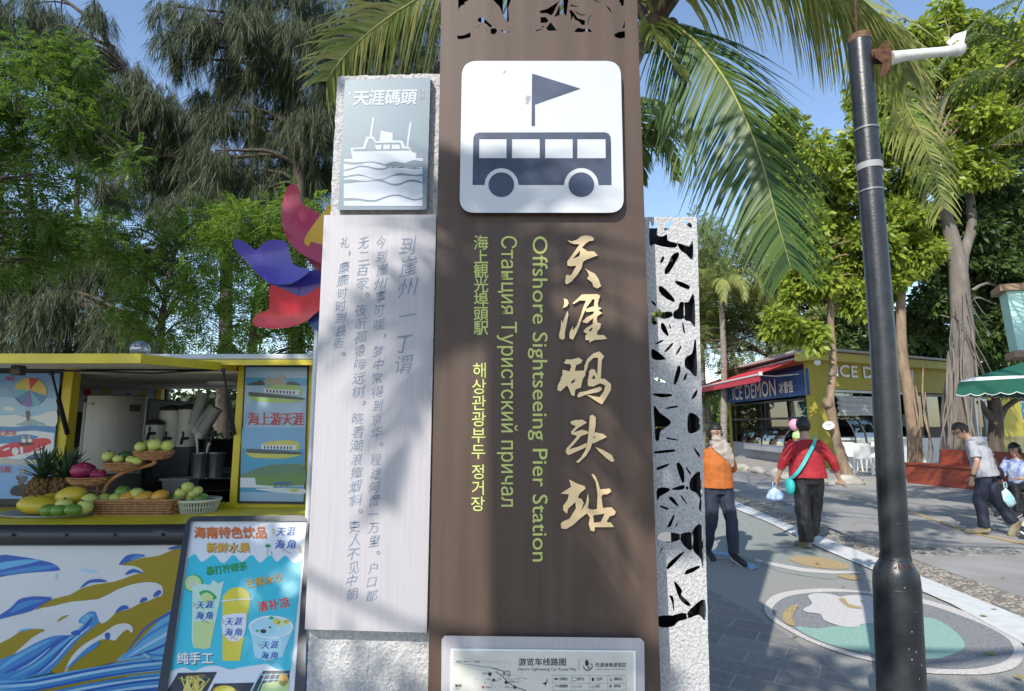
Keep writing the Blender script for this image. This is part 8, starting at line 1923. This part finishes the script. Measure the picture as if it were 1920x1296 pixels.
mb.tube([nk + sx_ * -.13 + bk * .03 + Vector((0, 0, -.03)), nk + sx_ * -.10 + bk * .10 + Vector((0, 0, -.03)), nk + bk * .13 + Vector((0, 0, -.05)), nk + sx_ * .10 + bk * .10 + Vector((0, 0, -.03)), nk + sx_ * .13 + bk * .03 + Vector((0, 0, -.03))], [.035, .055, .062, .055, .035], 12)
mb.ell(nk + bk * .13 + Vector((0, 0, -.14)), (.10, .05, .12), 0, 16, 12, Matrix.Rotation(rz3, 3, 'Z')); remesh(mb, .008, 4, .008, 14, 5).build('hood', M('cloth_hood_grey', (.24, .25, .265), .85, var=.15, vscale=9), t3)
mb = MB(); w_ = W3['wrL']; e_ = W3['elL']; dd = (w_ - e_).normalized(); mb.tube([w_ - dd * .035, w_ - dd * .012], .034, 14); mb.build('wristwatch', m_blackm, t3)
sb = thing('shoulder_bag', 'small black shoulder bag hanging at the youth\'s hip', 'bag', rel(k3, W3, rz3, O3, (-.20, .10, .88)))
mb = MB(); q = smooth_pts([rel(k3, W3, rz3, O3, v) for v in ((.10, -.10, 1.42), (.07, -.02, 1.38), (.0, .06, 1.24), (-.08, .12, 1.05), (-.16, .13, .95))], 4, False); mb.tube(q, .007, 6); mb.build('strap', m_blk, sb)
mb = MB(); mb.ell(rel(k3, W3, rz3, O3, (-.17, .13, .88)), (.09, .05, .085), 0, 14, 10, Matrix.Rotation(rz3, 3, 'Z')); mb.build('pouch', m_blk, sb)
m_pbag2 = M('bag_pale_print', (.62, .70, .72), .3, var=.5, vscale=9, col2=(.22, .50, .62), spec=.6)
plastic_bag('pale plastic bag swinging from the youth\'s far hand', W3['wrR'] + Vector((.03, -.03, -.14)), .10, .30, m_pbag2, 5)
# seated woman and the man at the edge, under the parasol
def gx(px, Y): return at(px, 800, Y).x
O4 = Vector((gx(1905, 9.6), 9.6, 0)); m_floral = M('cloth_blue_floral', (.55, .60, .68), .8, var=.9, vscale=14, col2=(.05, .10, .36))
person('seated woman in blue and white patterned top under the parasol', O4, R(-70), 1.60, dict(pelvis=(0, 0, .50), chest=(0, -.05, .82), neck=(0, -.08, 1.0), head=(0, -.13, 1.14), shR=(-.18, -.06, .96), shL=(.18, -.06, .96), elR=(-.23, -.12, .70), elL=(.23, -.12, .70), wrR=(-.14, -.33, .66), wrL=(.14, -.33, .66), hdR=(.3, -1, 0), hdL=(-.3, -1, 0), hpR=(-.09, 0, .48), hpL=(.09, 0, .48), knR=(-.10, -.42, .50), knL=(.10, -.42, .50), anR=(-.10, -.44, .08), anL=(.10, -.40, .08), toR=(-.11, -.62, .03), toL=(.11, -.58, .03), look=(0, -1, -.3)), m_floral, m_blk, (m_shoeb, m_sole), m_hair, .6, .44, 1.0, hairlong=.2)
st_ = thing('stool', 'low wooden topped stool under the seated woman', 'stool', O4); mb = MB(); mb.box(O4 + Vector((0, .02, .395)), (.42, .42, .05), bev=.01); mb.build('seat', M('stool_wood', (.36, .19, .10), .6, var=.2, vscale=6), st_)
for dx in (-.17, .17):
    for dy in (-.15, .19): mb = MB(); mb.box(O4 + Vector((dx, dy, .185)), (.04, .04, .37)); mb.build('leg', m_blackm, st_)
Ot = Vector((gx(1925, 10.2), 10.2, 0)); tb_ = thing('cafe_table', 'dark low cafe table beside the seated woman', 'table', Ot); mb = MB(); mb.box(Ot + Vector((-.1, 0, .70)), (1.3, .8, .04), bev=.01); mb.build('tabletop', m_blackm, tb_)
for dx in (-.6, .4):
    for dy in (-.3, .3): mb = MB(); mb.box(Ot + Vector((dx, dy, .34)), (.05, .05, .68)); mb.build('leg', m_blackm, tb_)
O5 = Vector((gx(1946, 7.4), 7.4, 0)); m_beige = M('cloth_beige', (.50, .47, .38), .85, var=.12, vscale=10)
person('man in beige trousers cut by the right edge of the view', O5, R(60), 1.66, dict(knR=(-.11, -.12, .50), anR=(-.12, -.10, .08), toR=(-.13, -.30, .03), anL=(.10, .22, .12), knL=(.10, .0, .48), toL=(.10, .06, .035)), m_greyc, m_beige, (m_shoeb, m_sole), m_hair, .4, .9, 1.05, flare=1.3)
bpy.context.view_layer.update()
